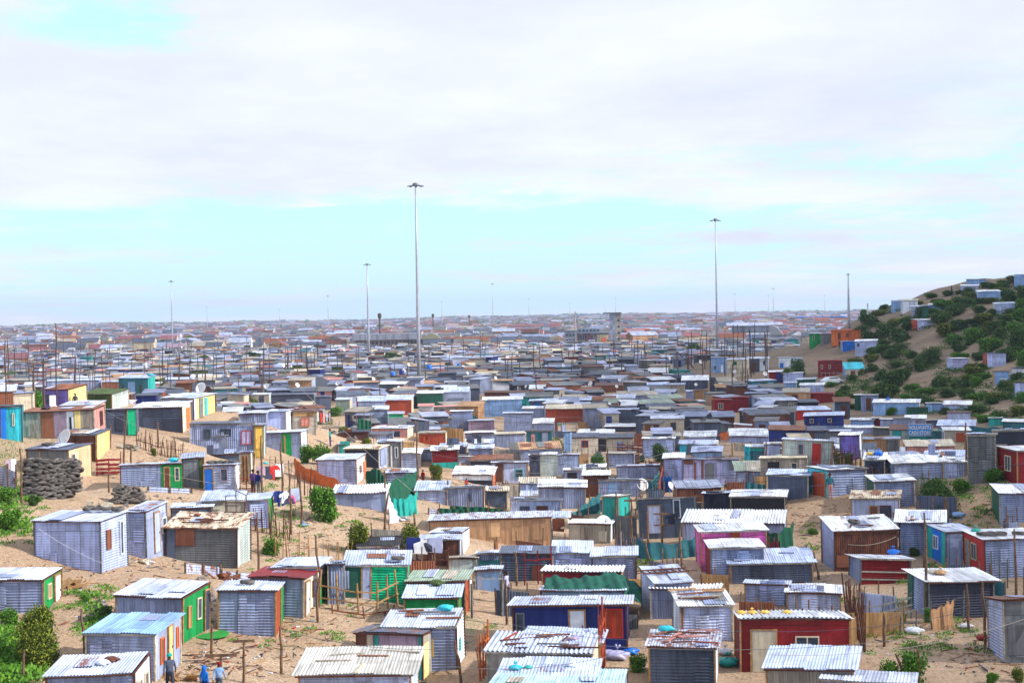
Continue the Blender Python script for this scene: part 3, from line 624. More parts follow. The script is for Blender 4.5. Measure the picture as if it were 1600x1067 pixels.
TABLE = """
-60 68 958 54 29 17 z/h g/v l/v ; sw.2,.38,.35,.8,c,W sd.58,.85,0,.9,w ; green-ended shack at the edge ; grey zinc shack with green gable and white door above the big dark bush
183 285 1006 75 43 26 z/v g/v l/v ; sw.16,.28,.32,.78,W,W sw.5,.66,.42,.88,c sd.8,.95,.02,.97,D ; green-gabled shack ; shack with green gable wall beside the small green mat, pale sloping roof
138 242 1064 75 41 29 l/h l/v s/v ; sw.18,.34,.3,.85,o,R sd.5,.64,.1,1,Y sw.8,.9,.45,.9,o,o ; blue-roofed shack ; ribbed shack with bright blue roof, orange windows and a person in teal hat
80 212 1128 76 25 30 z/h w/v l/v ; sw.15,.4,.3,.75,c sw.6,.8,.3,.75,c ; shack with litter on its roof ; pale roof with rags on it over a white gable, lowest by the grassy bank
343 430 995 76 13 12 z/h g/v l/v ; sp0,.45,0,1,O sd.55,.85,.02,.95,g ; green-doored shack ; grey ribbed shack with brown and green end wall and a tyre on its roof
393 473 966 66 25 15 z/h c/f r/v ov=.25 ; sd.12,.35,0,.85,w sw.62,.8,.4,.8,n,s ; red-roofed shack ; grey shack with red roofing sheets and a cream end with small blue window
430 497 948 62 20 14 l/h w/v L/v ; sp0,.5,0,.7,g sd.55,.75,0,.85,O sp.76,1,0,.7,g ; shack behind the red roof ; pale shack with green and orange end wall behind the red-roofed shack
514 538 943 63 2 4 z/v - l/v ; - ; narrow zinc annex ; narrow annex of upright zinc sheets joined to the bright green shack
539 636 944 64 3 23 j/h j/h L/v ; fp0,.26,0,.97,E fd.28,.41,0,.99,l ; bright green shack ; bright green shack with dark green panel, pale door and a tyre on its roof
637 727 960 52 12 18 H/h O/f G/v ; sd.5,.8,0,.9,w ; grey-green roofed shack ; dark grey shack with grey green roof and a brown end wall
633 716 988 56 5 20 g/h g/v L/v ; - ; shack with bowed roof ; low green shack under bowed pale blue sheets with a clump of weeds on top
600 714 1045 66 13 28 z/h w/h l/v ; sp.3,.5,.3,.6,t ; shack with white ribbed end ; grey shack with white ribbed end wall and a patchwork roof
558 660 1062 72 30 14 m/f C/v d/x ov=.25 ; fp0,.15,0,1,n fp.15,.25,0,.98,c fp.27,.33,.3,.95,t fp.95,1,0,1,t sp.02,.3,0,.85,Y sw.5,.7,.4,.85,y ; shack with yellow boards ; boarded shack with rust panel, turquoise trim and yellow upright boards
470 642 1128 78 12 38 l/h l/h K/v ov=.3 ; - ; long striped roof ; long shack with striped beige roof, loose planks along its top edge
762 925 1098 80 12 28 C/f c/f l/c ov=.2 ; - ; shack with scrap on its roof ; beige board shack with grey ribbed roof strewn with scrap metal beside orange gate
815 935 1062 64 8 20 l/f c/v L/v ; - ; - ; pale blue roofed shack tucked behind the scrap-strewn roof
780 930 1136 78 6 30 z/h z/h L/v ; - ; roof with blue bags ; white and pale blue roof with small blue bags, below the scrap-strewn roof
770 975 1156 88 0 18 z/h - i/v ; - ; - ; shack at the bottom edge with pale turquoise roof
803 980 1022 77 0 8 b/f b/f l/v ov=.3 ; fd.5,.63,.25,.88,w fw.78,.97,.32,.92,X,O fw.02,.1,.1,.85,A ; navy blue house ; navy blue house with a white door and big red-framed barred window
848 970 945 53 4 7 r/f c/f w/c ; fw.12,.25,.3,.72,w fw.42,.56,.3,.72,w ; long dark red house ; long dark red house with white window behind the green tarp
846 975 966 44 0 12 l/h - l/v ; - ; tarp-covered shack ; shack half hidden beneath a large green tarp
783 862 909 46 0 13 H/h z/h d/v ; fp.6,1,.1,.6,n ; - ;
864 925 904 42 0 17 l/h - L/v ; - ; - ; pale ribbed shack with a black rag by its wall, behind the dark red house
927 994 913 44 0 15 z/h - l/v ; - ; - ; blue-grey shack at the end of the row behind the dark red house
1025 1080 962 52 -22 26 z/h l/h l/v ; - ; shack with ladder on its roof ; small shack with rusty ladder frames lying on its pale tilted roof
1018 1122 966 46 0 8 z/v - w/c ; - ; - ; upright zinc shack with boldly ribbed white roof edge
1064 1143 998 52 -12 26 l/h w/h w/v ; fp0,.05,0,1,R ; shack with white tilted roof ; white shack with tilted white roof and rust-brown boards at its eave
1016 1117 1078 68 5 27 H/h w/v l/x ov=.22 ; - ; dark ribbed shack ; dark blue-grey ribbed shack under pinkish rusty roof with a blue bag on it
1158 1326 1050 84 -3 11 r/f r/f w/c ov=.12 D=3 a=3 ; fd.1,.32,0,.78,c fw.50,.72,.24,.68,c ; dark red house with gourds ; dark red house with cream door and wide window, yellow gourds on white roof
1202 1335 1116 68 7 34 C/v w/v L/v ov=.2 ; - ; shack with wide white roof ; upright ribbed shack under a wide pale roof in front of the dark red house
1288 1425 1134 68 0 12 z/h - l/v ; - ; - ; shack cut off at the bottom edge, thin pale roof strip beside a yellow green bush
1452 1549 966 58 -32 17 D/h z/h w/v ov=.3 ; qp0,.2,0,1,E qp.75,1,0,1,E ; shack with porch posts ; near black ribbed shack with white porch roof on wooden posts
1570 1690 1035 98 -24 5 A/f l/h R/v ; - ; tall drab board shack ; tall drab board shack with white ribbed side wall at the sandy corner
1345 1420 914 42 -18 7 r/h z/v w/v ov=.25 ; fp0,1,.48,.54,C fp0,1,.2,.26,C ; dark red shed with rails ; dark red shed crossed by two pale rails under a thin roof
1305 1400 893 64 -20 22 n/x z/h w/x ; fp.02,.3,.1,.4,R ; rust brown shack ; rust brown shack of weathered sheets with white stained roof
1408 1470 863 48 0 17 z/h - w/v ov=.35 ; - ; - ; grey ribbed shack with a broad white sheet roof behind the rust brown shack
1478 1524 885 54 -28 12 l/f B/f l/v ; qp.0,.22,0,.98,t qp.72,1,0,.98,t qw.4,.66,.4,.8,w fp.1,.35,0,.8,z fp.5,.75,0,.8,z ; blue and turquoise front ; shack with bright blue front framed in turquoise beside the tyre-roofed red shack
1540 1660 903 60 -33 14 z/h X/f w/v ; qw.35,.6,.35,.8,C qd.68,.85,0,.8,A ; red-ended shack with tyres ; ribbed shack with red end wall and row of tyres on its white roof
1563 1660 824 54 -12 14 z/h E/f w/v ; - ; - ; ribbed shack with white roof and dark green corner, just below the dune
1333 1405 822 42 0 14 l/f - c/x ; fd.4,.55,0,.7,n fw.6,.85,.3,.75,n ; beige-roofed white hut ; white hut with patched beige and green roof and rust stains
1368 1428 796 44 -13 12 z/h E/h w/v ; - ; shack beside dark bush ; blue-grey ribbed shack with white roof, beside the large dark bush
1294 1352 778 44 -30 6 z/h q/f w/v ; qd.14,.75,.02,.84,O ; shack with turquoise front ; ribbed shack with turquoise front and red-brown door facing the bare yard
1200 1262 778 36 0 10 H/f - L/v ; - ; - ; slate grey wall with pale blue roof beside the turquoise-fronted shack
1190 1262 744 28 0 2 C/w - c/v ; fp.15,.4,0,.8,k fw.65,.78,.2,.75,c ; - ; beige planked hut with black doorway and small framed window
1223 1299 728 42 0 2 a/v - l/v ; fd.6,.78,.0,.9,X fw.31,.43,.45,.85,m ; shack with red door ; pale ribbed shack with tall red door and mauve-framed window
1314 1343 716 36 4 4 u/h w/v w/v ; - ; purple shack ; small purple shack with orange sheet and washing hung in front
1352 1382 746 28 0 11 D/f - w/v ; - ; - ; dark hut with white roof holding a yellow tub and bright blue bag
1396 1470 752 28 -10 11 l/h L/h w/v ; - ; - ; white ribbed shack with long white roof and leaning poles in front
1384 1478 731 12 0 9 w/f - w/v ; - ; - ; long low white roof with a yellow gourd on it
1475 1510 744 22 0 8 l/v - w/v ; - ; - ;
1515 1556 750 70 0 3 A/h - A/x ; - ; tall drab shed ; tall drab grey shed by the dune, jagged white roof edge
1558 1660 726 52 0 4 D/f - A/v ; fp.03,.2,0,.6,C ; - ; long near-black shed wall behind the red shack on the dune
1590 1660 758 54 -30 6 r/f r/f w/v ; qw.3,.6,.35,.8,c ; red shack on the dune ; dark red shack with cream window frame on top of the dune
1392 1420 686 15 0 7 a/f - n/v ; fp.1,.6,.2,1,t ; - ;
1421 1455 687 15 0 7 t/f - n/v ; - ; store with blue sign ; turquoise store wall carrying a blue and white sign, brown roof
1457 1478 688 15 0 1 T/v - t/v ; - ; -;
1476 1514 692 20 -4 5 C/f w/f w/v ; fp.45,.95,.1,.8,O qp.3,.6,.2,.8,k ; - ; white hut with an orange-brown panel under white roof
1417 1488 711 14 -4 11 P/h P/h c/v ; - ; salmon pink shack ; salmon pink shack with wide beige ribbed roof
1447 1512 722 8 0 9 z/h - L/v ; - ; -;
1350 1384 706 20 0 2 W/v - z/v ; - ; bare-wood shack ; bare wood fronted shack with thin grey roof beside the purple shack
1385 1404 706 20 0 2 A/w - z/v ; - ; -;
1258 1318 668 18 0 6 b/f - L/v ; fw.14,.24,.4,.75,c fw.6,.7,.4,.75,c ; navy blue shack ; navy blue shack with two small windows below pale blue roof
1245 1299 657 16 -8 6 X/f X/f L/v ; - ; bright red shack ; bright red shack directly behind the navy blue one
1366 1436 644 15 0 6 s/f w/f w/v ; - ; light blue long house ; long light blue house with white roof at the foot of the bushy hill
1418 1450 646 10 0 1 E/v - E/v ; - ; -;
1448 1475 644 14 0 1 s/h - w/v ; - ; -;
1476 1516 641 9 0 7 L/f - w/v ; - ; - ; white-roofed pale shack under the bushy slope
1482 1516 655 11 0 2 l/f - n/v ; - ; - ;
1467 1522 678 13 0 8 z/h - L/v ; - ; - ; grey shack with pale blue angled roof behind the white hut
1546 1568 664 11 0 1 t/v - w/v ; - ; turquoise hut ; small turquoise hut behind the long teal fence
1570 1640 668 9 0 4 T/f - w/v ; - ; -;
1336 1346 641 24 0 1 E/v - w/v ; - ; -;
1346 1372 641 24 0 1 z/v - w/v ; fp.3,.6,0,.8,n ; -;
1330 1365 666 10 0 3 s/h - w/v ; - ; -;
1363 1375 665 12 0 1 r/h - w/v ; - ; -;
1376 1400 668 13 0 1 l/v - w/v ; - ; -;
1397 1420 669 15 0 2 z/v - d/v ; - ; -;
1416 1446 667 13 0 5 l/f - w/v ; fp.5,.7,0,.8,m ; -;
1448 1472 668 11 0 1 d/v - w/v ; - ; -;
1320 1364 677 9 0 4 L/f - w/v ; - ; -;
1365 1390 680 12 0 1 A/v - c/v ; - ; -;
1290 1328 684 10 0 3 A/v - l/v ; - ; -;
1232 1313 958 32 0 14 l/h - w/v ov=.2 ; - ; - ; white ribbed shack with bulging white roof behind the dark red house with gourds
1165 1230 946 34 0 5 z/h - l/v ; - ; -;
1143 1268 912 32 -6 22 d/h z/h L/v ov=.25 ; - ; shack with broad white roof ; brownish ribbed shack with broad pale blue roof next to the pink shack
1112 1192 908 52 -8 14 z/h r/f w/v ; - ; shack with dark red edge ; blue-grey ribbed shack with dark red edge board, in front of the pink shack
1097 1198 893 62 -8 11 p/f p/f w/v ; fp.45,.6,.72,.98,O ; pink shack ; bright pink shack with white roof and rust-red patch
1068 1225 850 33 0 20 l/v - w/c ; - ; long white wavy roof ; long shack under a boldly ribbed white roof
1143 1226 800 24 0 9 k/f - w/v ; - ; - ; black hut with long white roof strip behind the wavy white roof
1100 1142 801 30 0 5 D/f - L/v ; - ; -;
1000 1087 834 55 0 1 H/f - d/v ; fd.17,.37,0,.78,l fw.62,.75,.42,.95,w ; slate blue house ; slate blue-grey house with pale door and white-framed window
1152 1164 800 26 0 1 w/f - w/v ; - ; -;
942 966 812 36 18 4 t/f t/v C/v ; - ; turquoise shed ; turquoise plank shed with sloping white sheet beside it
890 953 848 31 6 6 C/v w/v w/v ; - ; shack with dish behind ; beige ribbed shack with white roof and a satellite dish at its corner
818 890 826 19 0 10 L/h - L/v ; - ; - ; low pale blue shack with flat pale roof above the tan wall
798 875 813 33 0 3 l/v - d/v ; fp.18,.38,.3,.72,d fp.52,.75,.5,.75,n ; - ; pale ribbed shack with two dark openings under a thin dark roof
815 876 782 8 0 9 w/f - l/v ; - ; -;
842 914 794 34 0 12 z/v - w/v ; - ; shack with green-white roof ; upright zinc shack with a bright rounded white roof
812 865 776 22 0 8 l/f - c/c ; - ; - ; white wall under wavy beige roofing
912 952 776 34 0 7 R/x - w/v ; fp.05,.95,.6,.98,n ; - ; rust red plank fence-like shed below a white roof strip
936 1000 776 27 0 2 z/v - d/v ; fp.23,.45,.25,.85,s ; - ; upright zinc shed with a pale blue square panel
965 1028 748 20 0 3 z/h - l/v ; - ; - ; low blue-grey shed with thin roof, beside the clothes and small dish
829 845 744 33 0 2 d/f - w/v ; - ; -;
845 870 744 34 0 3 a/f - w/v ; - ; -;
870 905 745 34 0 2 l/v - l/v ; - ; -;
882 912 752 18 0 2 z/v - w/v ; fp.15,.65,.1,.8,k ; -;
898 945 748 16 0 6 H/f - w/v ; - ; -;
769 824 758 36 0 2 l/f - l/v ; fd.1,.33,.05,.95,n fw.66,.88,.35,.7,t ; shack with brown door ; pale blue-grey shack with a brown door and small teal window
1068 1154 760 43 0 2 v/v - z/v ; fd.40,.56,.1,.85,A fp.20,.235,.1,.9,R fp.33,.37,.3,.95,R fp.72,.80,.35,.9,z fp.84,.97,.62,.95,A fp.02,.18,.82,.97,R ; lavender rusty shack ; long lavender painted shack with rust streaks and grey door
1038 1068 752 36 0 8 L/h - w/v ; - ; - ; pale blue ribbed shack beside the lavender rusty one
1082 1127 718 12 0 9 s/h - L/v ; - ; -;
1062 1112 713 20 0 5 q/f - L/v ; fp.22,.45,0,.9,A fp.7,.98,0,.95,O ; turquoise patched hut ; turquoise hut patched with brown panels under pale roof
1198 1226 797 20 -4 8 H/h H/h w/v ; - ; -;
58 158 896 82 42 14 L/h L/h l/v ; sw.2,.36,.42,.8,R,R sw.7,.82,.25,.9,w ; big lavender shack ; big pale ribbed shack with tyres on its roof and red-brown window
96 207 862 64 4 2 G/v - G/v ; - ; - ; grey green ribbed shed wall behind the big pale ribbed shack
201 229 874 75 33 13 L/h l/v L/v ; sd.38,.62,.05,.9,l sw.75,.95,.4,.75,w ; narrow white-doored shack ; narrow shack with pale blue roof and white ribbed side with a door
262 370 888 66 22 22 A/h a/h c/x ov=.22 ; fp0,.12,.1,.9,H fp.12,.4,.55,.95,R ; weathered ribbed shack ; weathered dark shack under rust-brown corrugated roofing
270 330 832 40 5 10 H/f - l/v ; - ; -;
318 382 826 46 5 14 C/f W/w L/v ; - ; - ; beige shack with pale blue roof and metal frame standing on it
385 421 826 46 7 10 L/h g/v L/v ; - ; small shack by clothes line ; small pale ribbed shack with green door edge beside the washing on sticks
192 286 766 42 0 5 z/h - l/v ; fp.65,1,0,.99,g fd.71,.78,.05,.85,n fw.87,.95,.35,.85,c ; shack with green front ; grey shack with green front panel, brown door and blue cover on top
287 318 763 48 0 6 A/f - z/v ; fp.8,.98,0,1,e ; -;
321 368 770 44 7 2 l/h w/v l/v ; fd.0,.27,0,.88,B fw.52,.76,.42,.88,m ; shack with blue door ; pale shack with bright blue door and mauve window, tyres on roof
375 392 757 50 4 2 c/f c/f L/v ; fd.3,.45,.1,.9,n fd.6,.75,.1,.9,n ; - ; narrow cream hut with two brown doors and a blue cover on top
296 374 722 12 0 8 d/f - d/v ; - ; -;
45 108 754 52 34 7 A/f h/f d/v ; sw.12,.26,.5,.85,m sp.45,.98,0,.96,h ; leaning cream shack ; leaning shack with peach-cream end wall above the tyre wall
96 150 722 44 21 8 n/f Y/w d/v ; sp0,.05,0,1,n ; - ; brown walled shack with pale yellow planked end
40 148 684 42 17 5 C/w P/w R/x ; fp.26,.44,0,.95,R fp.44,.62,0,.97,m fp.62,.72,0,1,w fp.73,.82,0,1,Y fw.66,.69,.3,.75,k sw.55,.75,.3,.85,n ; patchwork shack with pink end ; patchwork board shack with salmon pink end wall, raised on the sand bank
98 150 675 42 14 8 l/h P/f l/v ; fp.3,.6,.05,.9,w ; -;
3 35 690 56 2 2 q/w - D/v ; fp0,.26,0,.95,B fw.55,.66,.45,.8,c ; turquoise hut by the dune ; bright turquoise planked hut with blue door at the edge of the slope
-20 23 632 22 2 9 R/x - l/v ; - ; -;
24 52 652 38 2 2 c/f - s/v ; - ; -;
70 107 641 33 29 6 u/f Y/w R/x ; fw.1,.3,.3,.75,d,d ; violet shack ; violet walled shack with yellow plank end and rust roof, white chair outside
128 175 642 26 26 8 e/f a/h e/v ; - ; shack with olive roof ; dark green shack with bright olive roof and pale ribbed end
75 156 620 26 3 3 z/f - l/v ; - ; - ; grey walled shed between the violet shack and the teal house
187 232 631 41 11 4 T/f t/v L/v ; fw.1,.2,.35,.75,e fw.33,.55,.3,.85,s,s fw.68,.8,.35,.75,e ; teal house ; teal house with three coloured windows and blue tank on top
160 187 620 24 0 2 R/w - L/v ; - ; - ; rust-brown plank hut next to the teal house
213 285 676 40 14 7 d/h c/f w/v ; fp.6,.98,0,.55,D sp.45,.8,0,.9,o sp.8,1,0,.9,W ; dark shack with white roof edge ; dark grey shack with white roof edge and orange boards on its end
165 214 681 42 3 2 d/h - z/v ; fp.35,.6,.2,.75,D fp.72,.98,.02,1,j ; - ; dark hut with leaning bright green door by the thorny fence
255 303 656 34 34 6 z/f Y/w L/v ; sp0,.12,0,.98,w sp.25,.42,0,.98,A sp.5,.62,0,.98,q ; shack with striped end ; shack with yellow and blue boarded end and a dish above
299 397 712 52 3 2 z/v - d/v ; fw.2,.32,.55,.85,H fw.47,.64,.65,.85,k fw.8,.96,.38,.8,X,v ; long upright zinc shack ; long upright zinc shack with red-framed lilac window
397 411 716 52 4 2 y/f a/f l/v ; - ; yellow door panel ; narrow bright yellow boarded front beside the long zinc shack
308 355 705 24 15 4 l/f w/f l/v ; sd.2,.4,0,.9,D sw.6,.8,.2,.9,n ; - ; low pale shed with white end in front of the long zinc shack
375 416 672 26 4 4 z/v - l/v ; - ; -;
418 447 675 33 10 3 L/f w/v L/v ; - ; - ; pale blue shack with purple bundle on its roof
458 493 680 38 2 3 C/f - n/v ; fp0,1,.8,1,W fw.35,.72,.4,.75,o,P ; shack with orange window ; drab shack with orange window frame next to red washing
413 471 718 42 10 3 z/f w/f L/v ; fp.5,.75,0,.97,g fd.55,.6,.2,.9,W ; shack with green door ; grey shack with green door panel and white end by dark bushes
497 557 757 39 15 9 L/h w/v l/v ; sw.35,.5,.4,.7,W sp.75,1,0,.8,o ; pale shack with orange edge ; pale blue shack with white end and orange strip, above orange netting
522 603 800 31 5 13 z/f w/f w/c ; - ; shack with wavy white roof ; grey shack with wavy white roof beside the teal netting fence
604 650 756 18 4 6 z/h X/f L/v ; - ; - ; low zinc shed rising out of green netting
650 698 789 24 4 13 L/h w/v L/v ; - ; - ; small pale ribbed shack with wide pale roof beside the teal netting
698 756 798 37 2 2 z/v c/f d/v ; fw.57,.67,.4,.75,d,d ; - ; upright zinc shack with one small window beside a wavy beige roof
758 792 796 30 0 8 H/f - c/c ; - ; - ; dark shed with wavy beige roof next to the upright zinc shack
708 769 760 20 5 12 w/f o/f w/v ; fp0,1,0,.55,k ; - ; white-roofed shack with dark front and a splash of orange
706 738 725 12 0 2 l/f - w/v ; - ; -;
672 862 853 42 0 9 N/f - l/x D=2 ; - ; long tan wall ; long tan board building with rust-spotted roof edge
675 722 866 34 12 8 z/h w/f L/v ; - ; -;
657 718 884 42 3 8 n/p l/f L/v ; - ; dark plank shack ; dark brown planked shack with pale blue roof before the long tan wall
560 622 870 18 2 12 l/h - k/f ; - ; black-sheeted roof ; shack with crumpled black plastic over its roof, beside the round bush
702 744 894 23 0 3 a/f - C/v ; - ; - ; pale green board wall with faint green scribble
744 782 926 36 0 2 s/f - l/v ; fp.05,.3,0,1,l ; - ; light blue patched hut behind the wooden gate frame
745 784 890 26 0 4 z/v - l/v ; fp.1,.95,0,.6,T ; -;
539 592 732 31 14 6 D/f l/h c/c ; sp.15,.8,.1,.9,z ; near-black shack ; near-black shack with wavy cream roof and shiny metal end
592 626 732 42 4 4 A/f - L/v ; fw.25,.4,.4,.8,w fp.55,.63,.05,.85,w fw.75,.9,.4,.8,w ; - ; drab grey shack with white pipe and narrow white frames
530 540 714 20 0 2 t/f - L/v ; - ; -;
627 656 732 25 3 6 l/h w/f w/v ; - ; -;
676 716 733 30 0 7 r/f - w/v ; fp0,1,0,.35,t ; dark red and turquoise hut ; dark red hut with turquoise base and curved white roof
657 676 722 18 0 4 z/f - R/x ; - ; -;
733 769 724 24 0 6 z/h - L/v ; - ; -;
727 768 700 8 0 6 d/f - L/v ; - ; -;
736 800 738 20 0 8 D/f - R/x ; - ; - ; dark hut with rusty flaking roof, behind the brown-doored shack
655 696 698 22 3 3 O/f c/f C/v ; - ; brick-red hut ; brick-red boarded hut with a small dark window
688 728 708 10 0 7 d/f - L/v ; - ; -;
727 773 694 18 0 3 z/h - w/v ; fp.25,.45,.2,.8,D ; -;
705 738 673 31 0 2 z/h - w/v ; - ; - ; upright box-like grey shack beside a mauve hut
732 772 675 18 0 2 m/f - l/v ; - ; mauve hut ; mauve-pink painted hut with thin grey roof by the sandy lane
787 831 676 31 0 2 z/h - l/v ; - ; - ; large blank zinc shack facing the lane, left wall in shadow
817 848 656 18 0 4 z/f - w/v ; - ; -;
755 816 650 26 0 6 s/h - w/v ; - ; long light blue shack ; long light blue ribbed shack with white roof by the sandy lane
834 866 683 22 0 7 z/h - w/v ; - ; -;
853 913 660 22 2 7 O/f P/f c/c ; - ; brick-red house with men ; brick red walled house with beige wavy roof, two men in front
822 862 696 23 0 2 T/f - D/v ; fd.62,.85,0,.9,l fp.2,.35,.2,.8,P ; - ; dark teal shack with pale door and pink square
892 934 707 24 0 7 c/f - d/v ; fw.4,.66,.35,.8,X ; cream house ; cream fronted half with red-framed window under slate roof
947 990 706 22 0 7 c/f - d/v ; fw.4,.62,.3,.7,s,s ; - ; cream fronted half with pale blue window under slate roof
934 947 706 22 0 7 k/f - d/v ; - ; -;
880 891 712 38 0 2 s/v - L/v ; - ; -;
904 960 686 10 0 7 l/f - w/v ; - ; -;
1005 1053 717 32 0 3 L/h - w/v ; - ; - ; pale lavender shack with curved white roof beside the dark bush
948 990 731 23 0 3 z/h - C/v ; - ; - ; blue-grey shack with beige roof edge below the cream house
946 1000 674 8 0 5 D/f - w/c ; - ; -;
1070 1118 694 12 0 9 L/f - w/v ; - ; -;
1066 1120 706 12 0 5 s/f - w/v ; - ; -;
1138 1200 692 11 0 12 L/h - w/v ; - ; bright white roof ; large bright white roof over a low lavender shack
1166 1193 720 22 0 4 T/h - w/v ; fp.02,.98,.7,.95,t ; - ; teal shack with white roof beside blue sheet on the line
1195 1222 720 26 0 4 L/h - w/v ; - ; -;
1116 1147 645 20 -4 3 r/f r/f r/f ; fw.2,.45,.3,.75,c ; dark red twin house ; dark red house with tilted top beside another of its colour
1147 1170 643 22 0 2 r/f - r/f ; - ; -;
1072 1084 627 16 0 2 z/v - l/v ; - ; -;
1084 1106 627 17 0 1 W/w - n/v ; - ; bare-wood hut ; orange-brown plank hut among grey shacks
1012 1042 614 13 0 4 s/f - L/v ; - ; -;
1042 1070 614 13 0 3 C/p - z/v ; - ; -;
930 980 613 11 0 5 R/f - n/v ; - ; -;
1066 1106 607 13 0 6 d/f - w/v ; - ; -;
1112 1136 582 24 0 1 s/v - w/v ; fw.15,.3,.2,.45,m fd.6,.75,0,.5,w ; pale blue tall house ; tall pale blue upright panelled house near the big floodlight mast
1136 1168 586 24 3 2 c/p - l/v ; fw.3,.5,.65,.9,g ; - ; cream planked tall house with green patch beside the pale blue one
1169 1186 580 20 0 2 d/f - l/v ; fp.3,.7,0,.7,n ; -;
1187 1201 577 17 0 2 w/f - l/v ; fw.4,.6,.4,.8,H ; -;
602 643 648 24 3 8 O/f c/f L/v ; - ; brick-red long shack ; long shack half brick red, half grey, under pale roof
560 602 648 22 0 8 z/h - L/v ; - ; -;
583 606 665 26 0 6 z/v - L/v ; - ; -;
607 630 668 22 0 4 j/f - L/v ; fp0,1,0,.6,z ; -;
582 636 684 15 10 4 P/f c/f l/c ; fw.6,.8,.1,.7,d ; long pink hut ; long pink hut with striped pale roof behind the heap of black scrap
577 613 691 14 0 3 z/v - d/f ; - ; -;
532 576 690 14 0 3 n/f - D/f ; - ; -;
652 692 638 24 2 5 E/f d/f w/v ; - ; forest green shack ; forest green shack with white roof near the foot of the tallest mast
694 734 632 20 0 8 l/f - L/v ; - ; - ; pale shack with two-step pale roof next to the forest green one
757 830 622 10 0 3 n/f - n/v ; - ; -;
420 490 631 15 0 3 D/f - d/v ; - ; -;
493 517 640 20 0 2 d/f - d/v ; - ; -;
525 547 646 22 4 3 G/f c/f L/v ; - ; -;
395 421 640 24 3 2 C/f a/p l/v ; fp.4,.7,0,.9,D ; -;
300 392 628 12 0 4 D/f - d/v ; - ; -;
257 305 606 14 4 3 l/f w/f L/v ; - ; -;
1202 1223 597 16 0 2 r/f - w/v ; fp.55,.95,0,.9,b ; -;
1224 1254 597 14 0 2 L/f - w/v ; - ; - ; pale shack with thin white roof joined to a dark red one
1226 1244 614 16 0 2 s/f - l/v ; - ; -;
1246 1274 605 12 0 2 E/f - l/v ; - ; -;
1251 1287 615 13 0 4 L/h - w/v ; fw.1,.2,.2,.8,d ; -;
1266 1302 628 13 0 3 r/f - r/f ; - ; -;
1279 1316 583 19 0 2 r/h - r/f ; fw.12,.2,.35,.7,c fw.45,.53,.35,.7,c ; dark red house on stilts ; dark red ribbed house with two small windows on the lower hill
1322 1350 594 17 -4 10 c/f s/f q/v ; fd.25,.5,0,.85,n fw.65,.8,.45,.75,n ; cream house with turquoise roof ; cream house with bright turquoise roof at the hill's foot
1217 1236 575 16 0 1 w/f - z/v ; fp.1,.4,0,.5,B ; -;
1237 1252 574 14 0 2 l/f - z/v ; - ; -;
1265 1282 536 15 0 1 g/v - l/v ; fw.3,.45,.3,.8,c ; green hill hut ; small green ribbed hut low on the hill, two pale windows
1283 1300 533 12 0 1 A/f - l/v ; - ; -;
1300 1345 531 15 0 2 o/f - O/f ; fp.22,.32,.05,.75,n fp.5,.6,.3,.75,R ; orange hill house ; bright orange house with dark doorway against the hill bushes
1317 1336 551 17 -3 1 B/v s/v s/v ; - ; - ; bright blue ribbed hut just below the orange hill house
1337 1370 547 14 0 3 L/h - w/v ; fw.1,.2,.4,.8,d ; -;
1393 1408 484 14 0 1 s/v - l/v ; - ; -;
1408 1434 481 12 0 2 w/f - c/v ; - ; white hill hut ; white hut with uneven roof beside a blue-grey box on the hill
1424 1441 496 17 0 2 l/f - l/v ; fw.3,.7,.3,.8,w ; -;
1441 1451 495 17 0 1 E/f - l/v ; - ; -;
1452 1472 484 8 0 2 s/v - w/v ; - ; -;
1434 1457 517 17 -10 2 L/h O/f w/v ; - ; hut with red side ; small pale hut with brick-red side on bare sand of the hill
1511 1540 443 7 0 1 s/f - d/v ; - ; - ; blue-grey low hut on the hilltop above a white-roofed one
1502 1528 457 11 0 2 L/f - w/v ; - ; -;
1529 1562 474 18 -4 2 s/h L/h w/v ; - ; sky-blue hill hut ; light blue ribbed hut with pale roof high on the green slope
1556 1591 493 18 -4 2 L/h a/v l/v ; - ; - ; pale blue hut half sunk in bushes on the upper slope
1587 1640 443 15 0 1 s/v - l/v ; - ; -;
1489 1512 580 20 -9 1 v/f L/f w/v ; - ; - ; lilac hut on bare sand mid slope beside a round bush
1543 1571 576 24 -7 1 L/h O/f d/v ; - ; - ; pale ribbed hut with brick-red edge on the hillside path
1554 1576 602 22 -3 1 s/f W/f n/v ; fp.4,.8,0,.5,w ; - ; light blue hut with wooden edge on the lower hillside
1585 1640 592 17 -4 1 w/f w/f d/v ; - ; -;
1588 1640 614 17 0 1 L/f w/f d/v ; fp.3,.5,0,.8,k ; -;
"""
SHK = [S(l) for l in TABLE.strip().splitlines() if l.strip()]
